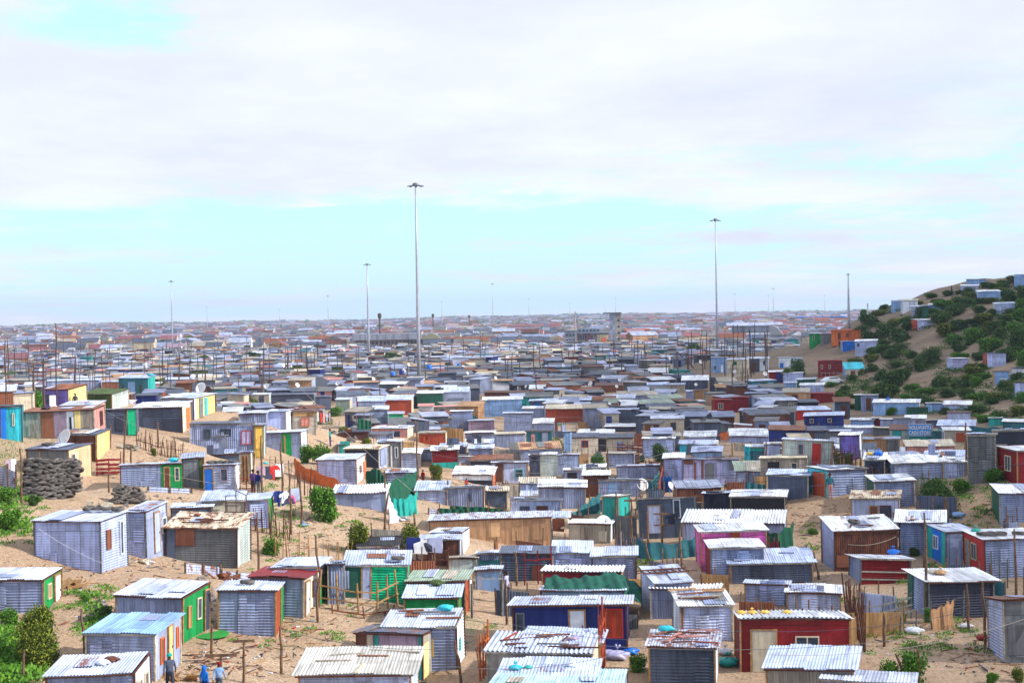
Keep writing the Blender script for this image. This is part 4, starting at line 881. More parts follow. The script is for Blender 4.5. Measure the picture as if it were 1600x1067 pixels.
# ------------------------------------------------------------------ landmark buildings in the distance
BLD = []
BN = {'tall grey concrete': 'concrete tower', 'long grey civic': 'civic building', 'blue-grey office block': 'office block', 'low blue-roofed building': 'low blue-roofed building', 'bright orange and': 'orange school', 'long low red-roofed': 'red-roofed row', 'long red-roofed hall': 'red-roofed hall', 'long red-roofed shed': 'far red shed', 'long pale terracotta': 'terracotta roof',
 'large hall with': 'arched hall', 'long station building': 'station building', 'dark flat canopy': 'station canopy', 'blue-grey warehouse with': 'gabled warehouse', 'long flat blue': 'flat blue warehouse', 'very long dark': 'long dark shed', 'peach house block': 'peach house block', 'grey-roofed house with': 'grey-roofed house', 'large house with': 'hipped house',
 'bright blue flat-roofed': 'bright blue box house', 'mauve-brown long block': 'mauve-brown block', 'tan cube-shaped house': 'tan cube house', 'yellow flat-roofed building': 'yellow flat building', 'long bright orange': 'long orange roof', 'long yellow building': 'long yellow building', 'bright red box': 'red container', 'long teal container-like': 'long teal building',
 'small bright red': 'small red building', 'orange brick walled': 'orange brick hut', 'tan walled hut': 'tan hut', 'mint green hut': 'mint green hut', 'bright turquoise long': 'long turquoise front', 'mint green upright': 'mint green front', 'orange-yellow low wall': 'orange-yellow hut', 'long salmon coloured': 'salmon flat roof'}
MN = {'tallest floodlight mast,': 'tallest mast', 'tall floodlight mast': 'second tallest mast', 'slim floodlight mast': 'station mast', 'floodlight mast above': 'mast behind the teal house'}
def bld(name, label, cat, x0, x1, yb, h, parts, D=14, group=None, nick=None):
    """parts: list of (kind, args) in metres / fractions, built in a local frame facing the camera"""
    P, t = hit(x1, yb); depth = (P - Vector((0, 0, CAMZ))).dot(FW); ppm = FPX / depth
    th = math.atan2(P.x, P.y); e = Vector((math.cos(th), -math.sin(th), 0)); W_ = (x1 - x0) / ppm; A = P - e * W_; A.z = P.z - .2
    root = empty(name, A, math.atan2(e.y, e.x)); H_ = h / ppm + .2
    tag(root, label, cat, group)
    c = A + e * W_ / 2 + Vector((-e.y, e.x, 0)) * D / 2
    reg(c.x, c.y, root.rotation_euler.z, W_ / 2 + 1, D / 2 + 1)
    for pn, fr, mat, col in parts:
        # fr: x0,x1,z0,z1 fractions, y offset and depth in metres
        if pn == 'window':
            n, z0, z1, xa, xb, y = fr
            for k in range(n):
                mb = MB(); cx = W_ * (xa + (xb - xa) * (k + .5) / n); w = W_ * (xb - xa) / n * .55
                mb.box((cx, y, H_ * (z0 + z1) / 2), (w, .16, H_ * (z1 - z0))); mb.build('window', M['glass'], root)
            continue
        if pn == 'archroof':
            xa, xb, z0, rise, ya, yb_ = fr; mb = MB(); n = 12; R0 = []
            for k in range(n + 1):
                q = k / n; R0.append((W_ * (xa + (xb - xa) * q), H_ * (z0 + rise * math.sin(math.pi * q))))
            for k in range(n):
                (a, za), (b, zb) = R0[k], R0[k + 1]
                mb.quad([(a, ya, za), (b, ya, zb), (b, yb_, zb), (a, yb_, za)])
                mb.quad([(a, ya, H_ * z0), (b, ya, H_ * z0), (b, ya, zb), (a, ya, za)])
            mb.build('roof', M[mat], root, PAL[col]); continue
        if pn == 'gable':
            xa, xb, z0, z1, ya, yb_ = fr; mb = MB(); X0, X1 = W_ * xa, W_ * xb; ym = (ya + yb_) / 2
            mb.quad([(X0, ya, H_ * z0), (X1, ya, H_ * z0), (X1, ym, H_ * z1), (X0, ym, H_ * z1)]); mb.quad([(X1, yb_, H_ * z0), (X0, yb_, H_ * z0), (X0, ym, H_ * z1), (X1, ym, H_ * z1)])
            mb.quad([(X1, ya, H_ * z0), (X1, yb_, H_ * z0), (X1, ym, H_ * z1)]); mb.quad([(X0, yb_, H_ * z0), (X0, ya, H_ * z0), (X0, ym, H_ * z1)])
            mb.build('roof', M[mat], root, PAL[col]); continue
        if pn == 'hip':
            xa, xb, z0, z1, ya, yb_ = fr; mb = MB(); X0, X1 = W_ * xa, W_ * xb; ym = (ya + yb_) / 2; i = (yb_ - ya) / 2
            P0, P1, P2, P3 = (X0, ya, H_ * z0), (X1, ya, H_ * z0), (X1, yb_, H_ * z0), (X0, yb_, H_ * z0); Q0, Q1 = (X0 + i, ym, H_ * z1), (X1 - i, ym, H_ * z1)
            mb.quad([P0, P1, Q1, Q0]); mb.quad([P1, P2, Q1]); mb.quad([P2, P3, Q0, Q1]); mb.quad([P3, P0, Q0])
            mb.build('roof', M[mat], root, PAL[col]); continue
        xa, xb, z0, z1, y, dd = fr; mb = MB()
        mb.box((W_ * (xa + xb) / 2, y + dd / 2, H_ * (z0 + z1) / 2), (W_ * (xb - xa), dd, H_ * (z1 - z0)))
        mb.build(pn, M[mat], root, PAL[col])
    BLD.append(root); LMK.append((BN.get(' '.join(label.split()[:3]), ' '.join(label.split()[:3])), (x0 + x1) / 2, yb - h / 2)); return root
PAL.update(x1=(.30, .33, .42), x2=(.30, .24, .24), x3=(.16, .22, .42), x4=(.62, .58, .50), x5=(.09, .10, .13), x6=(.42, .40, .42), x7=(.60, .55, .36), x8=(.27, .10, .115), x9=(.68, .18, .07), x0=(.26, .29, .37))
bld('watch_tower', 'tall grey concrete tower with a wide flat cap, above the orange-trimmed buildings', 'tower', 953, 971, 541, 53,
    [('wall', (0, .50, 0, .96, 0, 7), 'f', 'x1'), ('wall', (.52, 1, 0, .96, .6, 6), 'f', 'C'), ('roof', (-.55, 1.06, .965, 1, -1.2, 9), 'f', 'x5'), ('window', (1, .2, .26, .62, .95, .55), '', ''), ('window', (1, .38, .44, .62, .95, .55), '', ''), ('window', (1, .56, .62, .62, .95, .55), '', ''), ('window', (1, .74, .8, .62, .95, .55), '', '')], 8)
bld('civic_building', 'long grey civic building with brick-red panels and glazed upper storey beside the tower', 'building', 902, 952, 542, 25,
    [('wall', (0, 1, 0, .86, 0, 12), 'f', 'x2'), ('roof', (-.02, 1.02, .865, .93, -1, 14), 'f', 'x0'), ('wall', (0, .75, .935, 1.18, 3, 8), 'f', 'x0'), ('window', (7, .5, .75, .02, .5, -.1), '', ''), ('window', (6, .12, .35, .02, .6, -.1), '', ''), ('window', (6, .98, 1.1, .02, .72, 2.9), '', ''), ('panel', (.28, .42, .3, .84, -.25, .2), 'f', 'x8'), ('panel', (.62, .98, .1, .8, -.3, .25), 'f', 'x7'), ('panel', (.76, .92, .3, .62, -.6, .25), 'f', 'x9')], 14)
bld('office_block', 'blue-grey office block with small square windows beside the brick-red civic building', 'building', 882, 901, 541, 25,
    [('wall', (0, 1, 0, .97, 0, 10), 'f', 'x0'), ('roof', (-.02, 1.02, .975, 1, -.3, 10.6), 'f', 'x1'), ('window', (3, .65, .8, .1, .9, -.05), '', ''), ('window', (3, .3, .45, .1, .9, -.05), '', '')], 10)
bld('low_building', 'low blue-roofed building in front of the civic building', 'building', 925, 968, 546, 8,
    [('wall', (0, 1, 0, .7, 0, 8), 'f', 'x0'), ('roof', (-.01, 1.01, .71, 1, -.5, 9), 'f', 'x3'), ('window', (6, .3, .6, .05, .95, -.05), '', '')], 9)
bld('school_building', 'bright orange and cream two-storey building just past the tower', 'building', 976, 1023, 534, 22,
    [('wall', (0, .42, 0, .80, 0, 12), 'f', 'x9'), ('wall', (.422, .80, .05, .76, .5, 12), 'f', 'w'), ('wall', (.802, 1, 0, .78, .2, 10), 'f', 'C'), ('roof', (-.01, .85, .81, .93, -1, 14), 'f', 'x9'), ('window', (3, .5, .68, .05, .38, -.05), '', ''), ('window', (4, .45, .6, .46, .78, .45), '', ''), ('window', (3, .1, .3, .05, .38, -.05), '', '')], 13)
for (xa, xb, yb, hh, lab) in ((1020, 1075, 531, 9, 'long low red-roofed building with a row of small windows beside the orange school'), (1060, 1118, 524, 8, 'long red-roofed hall behind the floodlight mast'), (985, 1040, 517, 6, 'long red-roofed shed beyond the tower in haze'), (1200, 1262, 511, 5, 'long pale terracotta roof far beyond the arched hall')):
    bld('long_building', lab, 'building', xa, xb, yb, hh, [('wall', (0, 1, 0, .55, 0, 10), 'f', 'x4'), ('gable', (-.01, 1.01, .55, 1, -1, 11), 'v', 'x8'), ('window', (12, .2, .42, .03, .97, -.05), '', '')], 10)
bld('arched_hall', 'large hall with dark glazed band and white arched end wall', 'building', 1144, 1224, 535, 27,
    [('wall', (0, .76, 0, .62, 1, 22), 'f', 'l'), ('panel', (0, .74, .64, .96, .4, 20), 'f', 'x0'), ('roof', (-.01, .75, .965, 1, 0, 22), 'f', 'x0'), ('panel', (0, .74, .48, .60, .2, .7), 'f', 'w'), ('archroof', (.62, 1, .45, .5, .8, 20), 'f', 'w'), ('wall', (.765, 1, 0, .44, 1.2, 18), 'f', 'x1'), ('panel', (.3, .55, 0, .25, -.5, 1.2), 'f', 's')], 23)
bld('transit_station', 'long station building with grey metal roof and a pale arched gable end', 'building', 553, 692, 543, 23,
    [('wall', (0, .74, 0, .6, 0, 16), 'f', 'x2'), ('roof', (-.01, .76, .61, 1.0, -1.5, 18), 'v', 'x0'), ('archroof', (.765, .98, .62, .36, -1, 17), 'f', 'x7'), ('wall', (.745, 1, 0, .6, .2, 15), 'f', 'x5'), ('window', (16, .2, .5, .02, .72, -.1), '', ''), ('panel', (.1, .74, .08, .14, -.9, .4), 'f', 'a')], 18)
bld('canopy_shelter', 'dark flat canopy on posts running out in front of the station', 'shelter', 650, 712, 543, 14,
    [('roof', (0, 1, .86, 1, -2, 8), 'f', 'x5'), ('wall', (.03, .97, .25, .7, 3, 3), 'f', 'x6')] + [('post', (q, q + .008, 0, .86, -1, .3), 'f', 'x5') for q in (.02, .2, .38, .56, .74, .92)], 9)
bld('warehouse', 'blue-grey warehouse with pale gabled roof beyond the office block', 'building', 848, 896, 524, 13,
    [('wall', (0, 1, 0, .6, 0, 16), 'f', 's'), ('gable', (-.01, 1.01, .6, 1, -.5, 17), 'v', 'l')], 17)
bld('warehouse', 'long flat blue warehouse with a yellow-ochre front on the far plain', 'building', 1246, 1320, 503, 9,
    [('wall', (0, 1, 0, .75, 2, 20), 'f', 'x3'), ('roof', (-.01, 1.01, .76, 1, 1, 22), 'f', 'B'), ('panel', (.18, .52, 0, .7, 0, 1.6), 'f', 'x7')], 24)
bld('long_shed', 'very long dark open shed behind the orange school and the far shacks', 'shelter', 1010, 1106, 546, 8,
    [('roof', (0, 1, .8, 1, -1, 9), 'f', 'x0'), ('wall', (0, 1, .1, .75, 5, 2), 'f', 'x5')] + [('post', (q / 12, q / 12 + .006, 0, .8, -.6, .3), 'f', 'x6') for q in range(12)], 10)
bld('apartment_building', 'peach house block with red gabled roof beyond the tall wooden poles', 'house', 12, 45, 573, 22,
    [('wall', (0, 1, 0, .62, 0, 8), 'f', 'N'), ('gable', (-.04, 1.04, .62, 1, -.5, 8.5), 'v', 'x8'), ('window', (3, .2, .42, .1, .9, -.05), '', '')], 8)
bld('gabled_house', 'grey-roofed house with pale gable near the peach house block', 'house', 48, 78, 556, 14,
    [('wall', (0, 1, 0, .5, 0, 8), 'f', 'C'), ('gable', (-.04, 1.04, .5, 1, -.5, 8.5), 'v', 'x8'), ('window', (3, .15, .36, .1, .9, -.05), '', '')], 8)
bld('hipped_house', 'large house with dark grey hipped roof among the shacks', 'house', 436, 540, 617, 30,
    [('wall', (.02, .98, 0, .40, 0, 10), 'f', 'C'), ('hip', (0, 1, .41, 1, -.8, 10.8), 'v', 'x5'), ('panel', (.62, .84, .03, .32, -.15, .1), 'f', 'Y'), ('window', (2, .1, .3, .2, .5, -.05), '', '')], 10)
for (xa, xb, yb, hh, wc, lab, cat) in ((553, 568, 557, 12, 'B', 'bright blue flat-roofed box house among far rooftops', 'house'), (686, 721, 553, 12, 'x8', 'mauve-brown long block behind the shacks beside the tallest mast', 'house'),
    (515, 528, 559, 12, 'N', 'tan cube-shaped house between far rooftops', 'house'), (314, 340, 552, 9, 'y', 'yellow flat-roofed building behind the far poles', 'house'), (200, 276, 582, 7, 'o', 'long bright orange roofed building behind the teal house', 'building'),
    (422, 479, 589, 11, 'y', 'long yellow building behind the grey hipped roof', 'building'), (666, 677, 581, 9, 'X', 'bright red box container beside the tallest mast', 'container'), (680, 724, 585, 13, 'T', 'long teal container-like building next to the red container', 'building'),
    (511, 532, 578, 8, 'X', 'small bright red flat building among far shacks', 'building'), (555, 572, 610, 12, 'o', 'orange brick walled hut behind the dark shacks', 'house'), (572, 592, 610, 10, 'N', 'tan walled hut adjoining the orange brick one', 'house'),
    (645, 662, 597, 11, 'j', 'mint green hut at the foot of the tallest mast', 'house'), (954, 983, 572, 9, 't', 'bright turquoise long front on the far sandy street', 'building'), (983, 992, 575, 14, 'g', 'mint green upright front facing the far sandy street', 'building'), (890, 915, 591, 8, 'W', 'orange-yellow low wall hut left of the pale car', 'house'), (690, 738, 609, 8, 'P', 'long salmon coloured flat roof behind the pale two-step roof', 'house')):
    lab = lab.replace('left of', 'near')
    bld('flat_house', lab, cat, xa, xb, yb, hh, [('wall', (0, 1, 0, .88, 0, 6), 'f', wc), ('roof', (-.02, 1.02, .885, 1, -.2, 6.4), 'f', wc if wc in 'oyP' else 'l'), ('window', (2, .3, .6, .1, .6, -.05), '', '')], 6)
# ------------------------------------------------------------------ floodlight masts
def mast(px, yt, yb, label, big=True):
    P, t = hit(px, yb); depth = (P - Vector((0, 0, CAMZ))).dot(FW)
    # height so that the head shows at yt
    H_ = (yb - yt) * depth / FPX
    root = empty('floodlight_mast', P); tag(root, label, 'light mast', 'tall floodlight masts over the settlement')
    r0 = max(.36, 2.0 * depth / FPX / 2 * .55) if big else max(.28, .45 * depth / FPX)
    mb = MB(); mb.tube([(0, 0, -1), (0, 0, H_ * .33), (0, 0, H_ * .66), (0, 0, H_)], [r0 * 1.25, r0, r0 * .72, r0 * .42], 10); mb.build('pole', M['mast'], root, smooth=True)
    q = H_ / 33 * .55
    if ' '.join(label.split()[:3]) in MN: LMK.append((MN[' '.join(label.split()[:3])], px, yb - 8))
    mb = MB(); mb.lathe([(.05, H_ + .9 * q), (.8 * q, H_ + .8 * q), (1.0 * q, H_ + .2 * q), (.5 * q, H_ - .2 * q), (.1, H_ - .3 * q)], 12); mb.build('head', M['lampmetal'], root)
    for k in range(8):
        a = k * math.pi / 4; mb = MB(); c, s_ = math.cos(a), math.sin(a)
        mb.tube([(c * .8 * q, s_ * .8 * q, H_ + .1 * q), (c * 1.7 * q, s_ * 1.7 * q, H_ + .05 * q)], .08 * q, 5)
        mb.box((c * 2.0 * q, s_ * 2.0 * q, H_ - .05 * q), (1.0 * q, .62 * q, .22 * q), a, tilt=(-.25, 0))
        mb.build('floodlight', M['lampmetal'], root)
    return root
mast(655, 291, 604, 'tallest floodlight mast, thick grey pole rising between the dark green hut and far roofs')
mast(1121, 345, 556, 'tall floodlight mast behind the pale blue tall house')
mast(576.5, 414, 566, 'slim floodlight mast rising in front of the long station building')
mast(270, 440, 556, 'floodlight mast above the far rooftops behind the teal house', False)
for (x, yt, yb, lab) in ((770.5, 444, 519, 'thin floodlight mast beyond the mauve-brown block'), (1326.5, 429, 517, 'thin floodlight mast just behind the orange hill house'), (1209, 451, 512, 'thin hazy mast above the white arched end wall'),
    (513.5, 463, 528, 'thin hazy mast beyond the station roof end'), (324, 480, 522, 'faint mast above the yellow flat-roofed building'), (437, 484, 518, 'faint hazy mast between two thin masts on the plain'),
    (827, 467, 512, 'thin hazy mast beyond the blue-grey warehouse'), (891, 474, 512, 'faint mast above the office block'), (962, 465, 500, 'faint mast showing just over the concrete tower'),
    (1149, 460, 505, 'faint mast over the dark glazed hall'), (1201, 462, 506, 'faint mast close beside a taller hazy one'), (1289, 462, 500, 'faint mast above the flat blue warehouse'), (691, 472, 512, 'faint hazy mast next to a dark round-headed tower'), (1356, 478, 505, 'faint mast just off the edge of the bushy hill'), (946, 474, 500, 'faintest mast beside the concrete tower')):
    mast(x, yt, yb, lab, False)
for (x, yt, yb, lab) in ((677, 490, 524, 'dark slender tower with rounded tank head on the plain'), (733.5, 492, 518, 'dark lattice tower with small head in the haze'), (594, 489, 540, 'dark slender pole tower beside the station roof')):
    P, t = hit(x, yb); H_ = (yb - yt) * t / FPX; r = empty('water_tower', P); tag(r, lab, 'tower')
    mb = MB(); mb.tube([(0, 0, -1), (0, 0, H_ * .85)], [.45, .35], 8); mb.build('shaft', M['x5m'] if 'x5m' in M else M['pole'], r)
    mb = MB(); mb.lathe([(.3, H_ * .80), (1.0, H_ * .87), (1.0, H_ * .97), (.2, H_)], 12); mb.build('tank', M['pole'], r)
# radio mast of lattice
P, t = hit(899, 528); H_ = 41 * t / FPX; r = empty('radio_mast', P); tag(r, 'red and white lattice radio mast beside the office block', 'mast')
mb = MB()
for a in range(3): mb.tube([(1.8 * math.cos(a * 2.1), 1.8 * math.sin(a * 2.1), -.5), (.3 * math.cos(a * 2.1), .3 * math.sin(a * 2.1), H_)], .16, 4)
mb.build('mast_leg', M['paint'], r, PAL['x8'])
mb = MB()
for k in range(14):
    z0, z1 = H_ * k / 14, H_ * (k + 1) / 14; r0, r1 = 1.8 - 1.5 * k / 14, 1.8 - 1.5 * (k + 1) / 14
    for a in range(3): mb.tube([(r0 * math.cos(a * 2.1), r0 * math.sin(a * 2.1), z0), (r1 * math.cos(a * 2.1 + 2.1), r1 * math.sin(a * 2.1 + 2.1), z1)], .11, 3)
mb.build('brace', M['paint'], r, PAL['w'])

# ------------------------------------------------------------------ rows of further shacks (individual where they show largest, one mass beyond)
rnd = random.Random(11)
ZW = ['z'] * 7 + ['l'] * 5 + ['d'] * 6 + ['A'] * 5 + ['C'] * 4 + ['H'] * 4 + ['c'] * 2 + ['R', 'n', 'n', 'r', 'O', 'w', 'T', 'b', 's', 'P', 'm', 'e', 'D', 'D', 'N', 't']
ZR = ['w'] * 5 + ['l'] * 7 + ['L'] * 4 + ['z'] * 10 + ['A'] * 9 + ['C'] * 5 + ['R'] * 4 + ['c', 'd', 'd', 'd', 'd', 'd', 'H', 'H', 'P', 'G', 'N']
ZR2 = ['w'] * 4 + ['l'] * 5 + ['L'] * 2 + ['z'] * 8 + ['A'] * 10 + ['C'] * 7 + ['d'] * 8 + ['H'] * 5 + ['R'] * 4 + ['N', 'N', 'P', 'n', 'n', 'c', 'c', 'T', 'x8']
FACEMAT = ['X', 'G', 'z', 'l', 'd', 'A', 'C', 'H', 'c', 'R', 'n', 'r', 'O', 'w', 'T', 'b', 's', 'P', 'm', 'e', 'D', 'N', 't', 'L', 'x8', 'x4']
def plain(name, c):
    t = MT(name, .6, 0, .25); g = t.nd('ShaderNodeNewGeometry').outputs['Position']; n = t.noise(g, .45, 5, .6)
    n2 = t.noise(t.map(g, (1.3, 1.3, .4)), 1.5, 4); c1 = t.mix(t.rng(n, .3, .7), tuple(v * .5 for v in c), tuple(min(1, v * .95) for v in c)); t.col(t.mix(t.math('MULTIPLY', t.rng(n2, .55, .75), .35), c1, (.15, .10, .08))); return t.m
FM = [plain('far_paint', PAL[c]) for c in FACEMAT]
MASS = MB()
def open_ground(x, y):
    """kept free: lanes, the street of sand, the hills"""
    if terr(x, y)[0] > 1.1: return False
    px, py = proj((x, y, 0))
    if px < 560 and y < 232: return False
    if y < 225 and any(a < px < c and b < py < d for a, b, c, d in OPEN_): return False
    if y < 178 and (px < 590 or px > 1480): return False
    if 985 < px < 1085 and 576 < py < 592: return False
    if 742 < px < 800 and 632 < py < 690: return False
    if 1240 < px < 1420 and py < 600 and py > 530: return False
    return True
IND = []
OPEN_ = [(742,628,802,700),(420,735,600,905),(285,905,600,1070),(715,870,800,1070),(1225,775,1335,880),(1375,930,1600,1070),(130,560,330,900),(0,700,130,1070),(100,880,300,1000),(995,845,1100,915),(1470,740,1600,850),(600,940,700,1070)]
LISTED = [q for q in SHACKS if q['depth'] < 430]
def hides(cx, yy, ang, w, dpt, hh):
    z0 = gz(cx, yy); p0 = proj((cx - w / 2, yy - dpt / 2, z0)); p1 = proj((cx + w / 2, yy - dpt / 2, z0 + hh)); ytop = p1[1]; ybase = p0[1]
    for q in LISTED:
        if q['depth'] > yy - 1 and min(p1[0], q['x1']) - max(p0[0], q['x0']) > 2:
            yb_ = q['y'] + q['hp'] / 2
            if ytop < yb_ - .24 * q['hp'] and ybase > q['y'] - q['hp'] / 2: return True
    return False
y = 92.0; nind = 0; cand = []
for row in range(400):
    dstep = 3.1 if y < 260 else (6.0 if y < 330 else 7.0)
    if y > 720: break
    halfw = y * .335; x = -halfw + rnd.uniform(0, 4)
    while x < halfw:
        w = rnd.choice((2.0, 2.6, 3.2, 4.0, 5.0) if y < 260 else (2.6, 3.2, 3.8, 4.6)); dpt = rnd.uniform(1.8, 3.2) if y < 260 else rnd.uniform(2.6, 4.2); yy = y + rnd.uniform(-1.6, 1.6); ang = rnd.gauss(0, .26) + .05 * math.sin(y * .03)
        if rnd.random() < .12: ang += 1.57
        cx = x + w / 2
        if open_ground(cx, yy) and rnd.random() < .93 and not overlaps(cx, yy, ang, w / 2, dpt / 2, .12) and not hides(cx, yy, ang, w, dpt, 2.2):
            hh = (rnd.uniform(1.5, 2.4) if yy < 200 else rnd.uniform(1.9, 2.5)) + (rnd.random() < .1) * .9 * (yy > 250); rise = rnd.uniform(.05, .55)
            reg(cx, yy, ang, w / 2, dpt / 2)
            cand.append((yy, cx, ang, w, dpt, hh, rise, rnd.choice(ZW), rnd.choice(ZR if yy < 260 else ZR2)))
        x += w + rnd.choice((.3, .5, .8, 1.6))
    y += dstep
cand.sort(key=lambda c: -c[3] / c[0])
nleft = max(0, 325 - len(SHACKS)); print('table', len(SHACKS), 'near fill', sum(1 for c in cand if c[0] < 200))
for k, (yy, cx, ang, w, dpt, hh, rise, wc, rc) in enumerate(cand):
    z0 = gz(cx, yy)
    if k < nleft:
        u = Vector((math.cos(ang), math.sin(ang), 0)); v = Vector((-u.y, u.x, 0)); A = Vector((cx, yy, z0)) - u * w / 2 - v * dpt / 2
        ops = []
        if rnd.random() < .5:
            q = rnd.uniform(.1, .5); ops.append('fd%.2f,%.2f,0,.85,%s' % (q, q + .8 / w, rnd.choice('nkwRdBO')))
        if rnd.random() < .5:
            q = rnd.uniform(.55, .75); ops.append('fw%.2f,%.2f,.4,.8,%s' % (q, q + .7 / w, rnd.choice('wcnR')))
        st = rnd.choice(('h', 'v', 'v', 'f'))
        root, ro = mkshack(A, ang, w, hh, dpt, hh + rise, wc + '/' + st, '-', rc + '/v', ops, yy, sink=.4)
        ctr = A + u * w / 2; px, py = proj((ctr.x, ctr.y, z0 + hh / 2)); s0 = proj(A)[0]; s1 = proj(A + u * w)[0]
        SHACKS.append(dict(root=root, roof=ro, x=px, y=py, x0=s0, x1=s1, wall=wc + '/' + st, side='-', rf=rc + '/v', ops=ops, nick='', label='', s=0, W=w, H=hh, D=dpt, Hb=hh + rise, depth=yy, px=s1 - s0))
    else:
        ca, sa = math.cos(ang), math.sin(ang); hx, hy = w / 2, dpt / 2
        def T(x_, y_, z_): return (cx + x_ * ca - y_ * sa, yy + x_ * sa + y_ * ca, z_)
        zf, zb = z0 + hh, z0 + hh + rise; zl = z0 - .3; mw = FACEMAT.index(wc); mr_ = FACEMAT.index(rc); mw2 = FACEMAT.index(rnd.choice(ZW)) if rnd.random() < .3 else mw
        b = [T(-hx, -hy, zl), T(hx, -hy, zl), T(hx, hy, zl), T(-hx, hy, zl)]; t_ = [T(-hx, -hy, zf), T(hx, -hy, zf), T(hx, hy, zb), T(-hx, hy, zb)]
        MASS.quad([b[0], b[1], t_[1], t_[0]], mi=mw); MASS.quad([b[1], b[2], t_[2], t_[1]], mi=mw2); MASS.quad([b[2], b[3], t_[3], t_[2]], mi=mw); MASS.quad([b[3], b[0], t_[0], t_[3]], mi=mw2)
        o = .2; dz = .04; s_ = rise / dpt * o
        q = [T(-hx - o, -hy - o, zf + dz - s_), T(hx + o, -hy - o, zf + dz - s_), T(hx + o, hy + o, zb + dz + s_), T(-hx - o, hy + o, zb + dz + s_)]
        MASS.quad(q, mi=mr_); q2 = [(p[0], p[1], p[2] - .06) for p in q]
        for i in range(4): MASS.quad([q2[i], q2[(i + 1) % 4], q[(i + 1) % 4], q[i]], mi=mr_)
        # a door or window opening set 3 cm proud
        for q_ in range(rnd.choice((0, 1, 1, 2))):
            xx = rnd.uniform(-hx * .8, hx * .6); c_ = rnd.choice(('D', 'n', 'w', 'c', 'b', 'R'))
            z1 = z0 + (.1 if q_ == 0 else 1.0); z2 = z0 + 1.8
            MASS.quad([T(xx, -hy - .04, z1), T(xx + .75, -hy - .04, z1), T(xx + .75, -hy - .04, z2), T(xx, -hy - .04, z2)], mi=FACEMAT.index(c_))
print('individual shacks', len(SHACKS), 'mass', len(cand) - nleft)
o = MASS.build('distant_shacks', FM); tag(o, 'countless small tin roofs packed together beyond the nearer shacks', 'shacks', kind='stuff')

# ------------------------------------------------------------------ suburb houses: nearest ones single, the far plain one mass
HOUSE = MB()
def house_geo(mb, cx, yy, z0, ang, w, d, hh, rr, mw, mr_):
    ca, sa = math.cos(ang), math.sin(ang); hx, hy = w / 2, d / 2
    def T(x_, y_, z_): return (cx + x_ * ca - y_ * sa, yy + x_ * sa + y_ * ca, z_)
    zl, zf, zt = z0 - 1, z0 + hh, z0 + hh + rr
    b = [T(-hx, -hy, zl), T(hx, -hy, zl), T(hx, hy, zl), T(-hx, hy, zl)]; t_ = [T(-hx, -hy, zf), T(hx, -hy, zf), T(hx, hy, zf), T(-hx, hy, zf)]
    for i in range(4): mb.quad([b[i], b[(i + 1) % 4], t_[(i + 1) % 4], t_[i]], mi=mw)
    o = .3; A, B, C, D_ = T(-hx - o, -hy - o, zf - .1), T(hx + o, -hy - o, zf - .1), T(hx + o, hy + o, zf - .1), T(-hx - o, hy + o, zf - .1); r0, r1 = T(-hx - o, 0, zt), T(hx + o, 0, zt)
    mb.quad([A, B, r1, r0], mi=mr_); mb.quad([C, D_, r0, r1], mi=mr_); mb.quad([B, C, r1], mi=mw); mb.quad([D_, A, r0], mi=mw)
rnd = random.Random(5); y = 735.0; hs = []
HW = ['c', 'c', 'N', 'C', 'w', 'x4', 'x4', 'P', 'A', 'l']; HR = ['x8'] * 3 + ['R', 'n', 'd', 'H', 'z', 'A', 'A', 'A', 'H', 'H', 'C', 'm', 'l', 'z', 'd', 'd', 'L']
while y < 4700:
    halfw = y * .345; x = -halfw; step = 12 if y < 1500 else (18 if y < 2600 else 30)
    while x < halfw:
        w = rnd.uniform(7, 13) * (1 if y < 2500 else 1.5)
        if rnd.random() < .05: w *= rnd.uniform(2, 5)
        yy = y + rnd.uniform(-4, 4); ang = rnd.gauss(0, .12) + (1.57 if rnd.random() < .3 and w < 14 else 0); cx = x + w / 2
        if rnd.random() < .78 and terr(cx, yy)[0] < 30 and not overlaps(cx, yy, ang, w / 2, 4, .5): hs.append((yy, cx, ang, w, rnd.choice(HW), rnd.choice(HR), rnd.uniform(2.6, 3.3) * (1.7 if rnd.random() < .06 else 1), rnd.uniform(1.2, 2.1)))
        x += w + rnd.choice((2, 3, 5, 9)) * (1 if y < 1500 else 1.6)
    y += step
print('houses', len(hs))
nh = 0; HL = {}
for (yy, cx, ang, w, wc, rc, hh, rr) in hs:
    z0 = gz(cx, yy)
    if nh < 260 and z0 < 1.5 and abs(cx / yy) < .318:
        nh += 1; root = empty('suburb_house', (cx, yy, z0), ang)
        mb = MB(); house_geo(mb, 0, 0, 0, 0, w, 7, hh, rr, 0, 1)
        # wall and roof as separate parts
        wl, rf = MB(), MB()
        for src, dst in ((0, wl), (1, rf)):
            for fi, f in enumerate(mb.f):
                if mb.mi[fi] == src: dst.quad([mb.v[q] for q in f])
        wl.build('wall', FM[FACEMAT.index(wc)], root); rf.build('roof', FM[FACEMAT.index(rc)], root)
        lab = 'small %s-walled house with %s gabled roof, far behind the shacks' % (dict(c='cream', N='tan', C='beige', w='white', x4='cream', P='pink', A='grey', l='pale grey')[wc], dict(x8='red', R='brown', n='brown', A='grey', H='slate', C='beige', m='mauve', l='pale', z='grey', d='dark', L='pale')[rc])
        hx_, hy_ = proj((cx, yy, z0 + 2)); tag(root, uniq(lab.split(',')[0], hx_, hy_, 16, None, 'hazy far suburb'), 'house', 'small gabled houses of the suburb')
    else: house_geo(HOUSE, cx, yy, z0, ang, w, 8, hh, rr, FACEMAT.index(wc), FACEMAT.index(rc))
o = HOUSE.build('distant_suburb', FM); tag(o, 'hazy mass of low red-roofed houses reaching to the horizon', 'houses', kind='stuff')
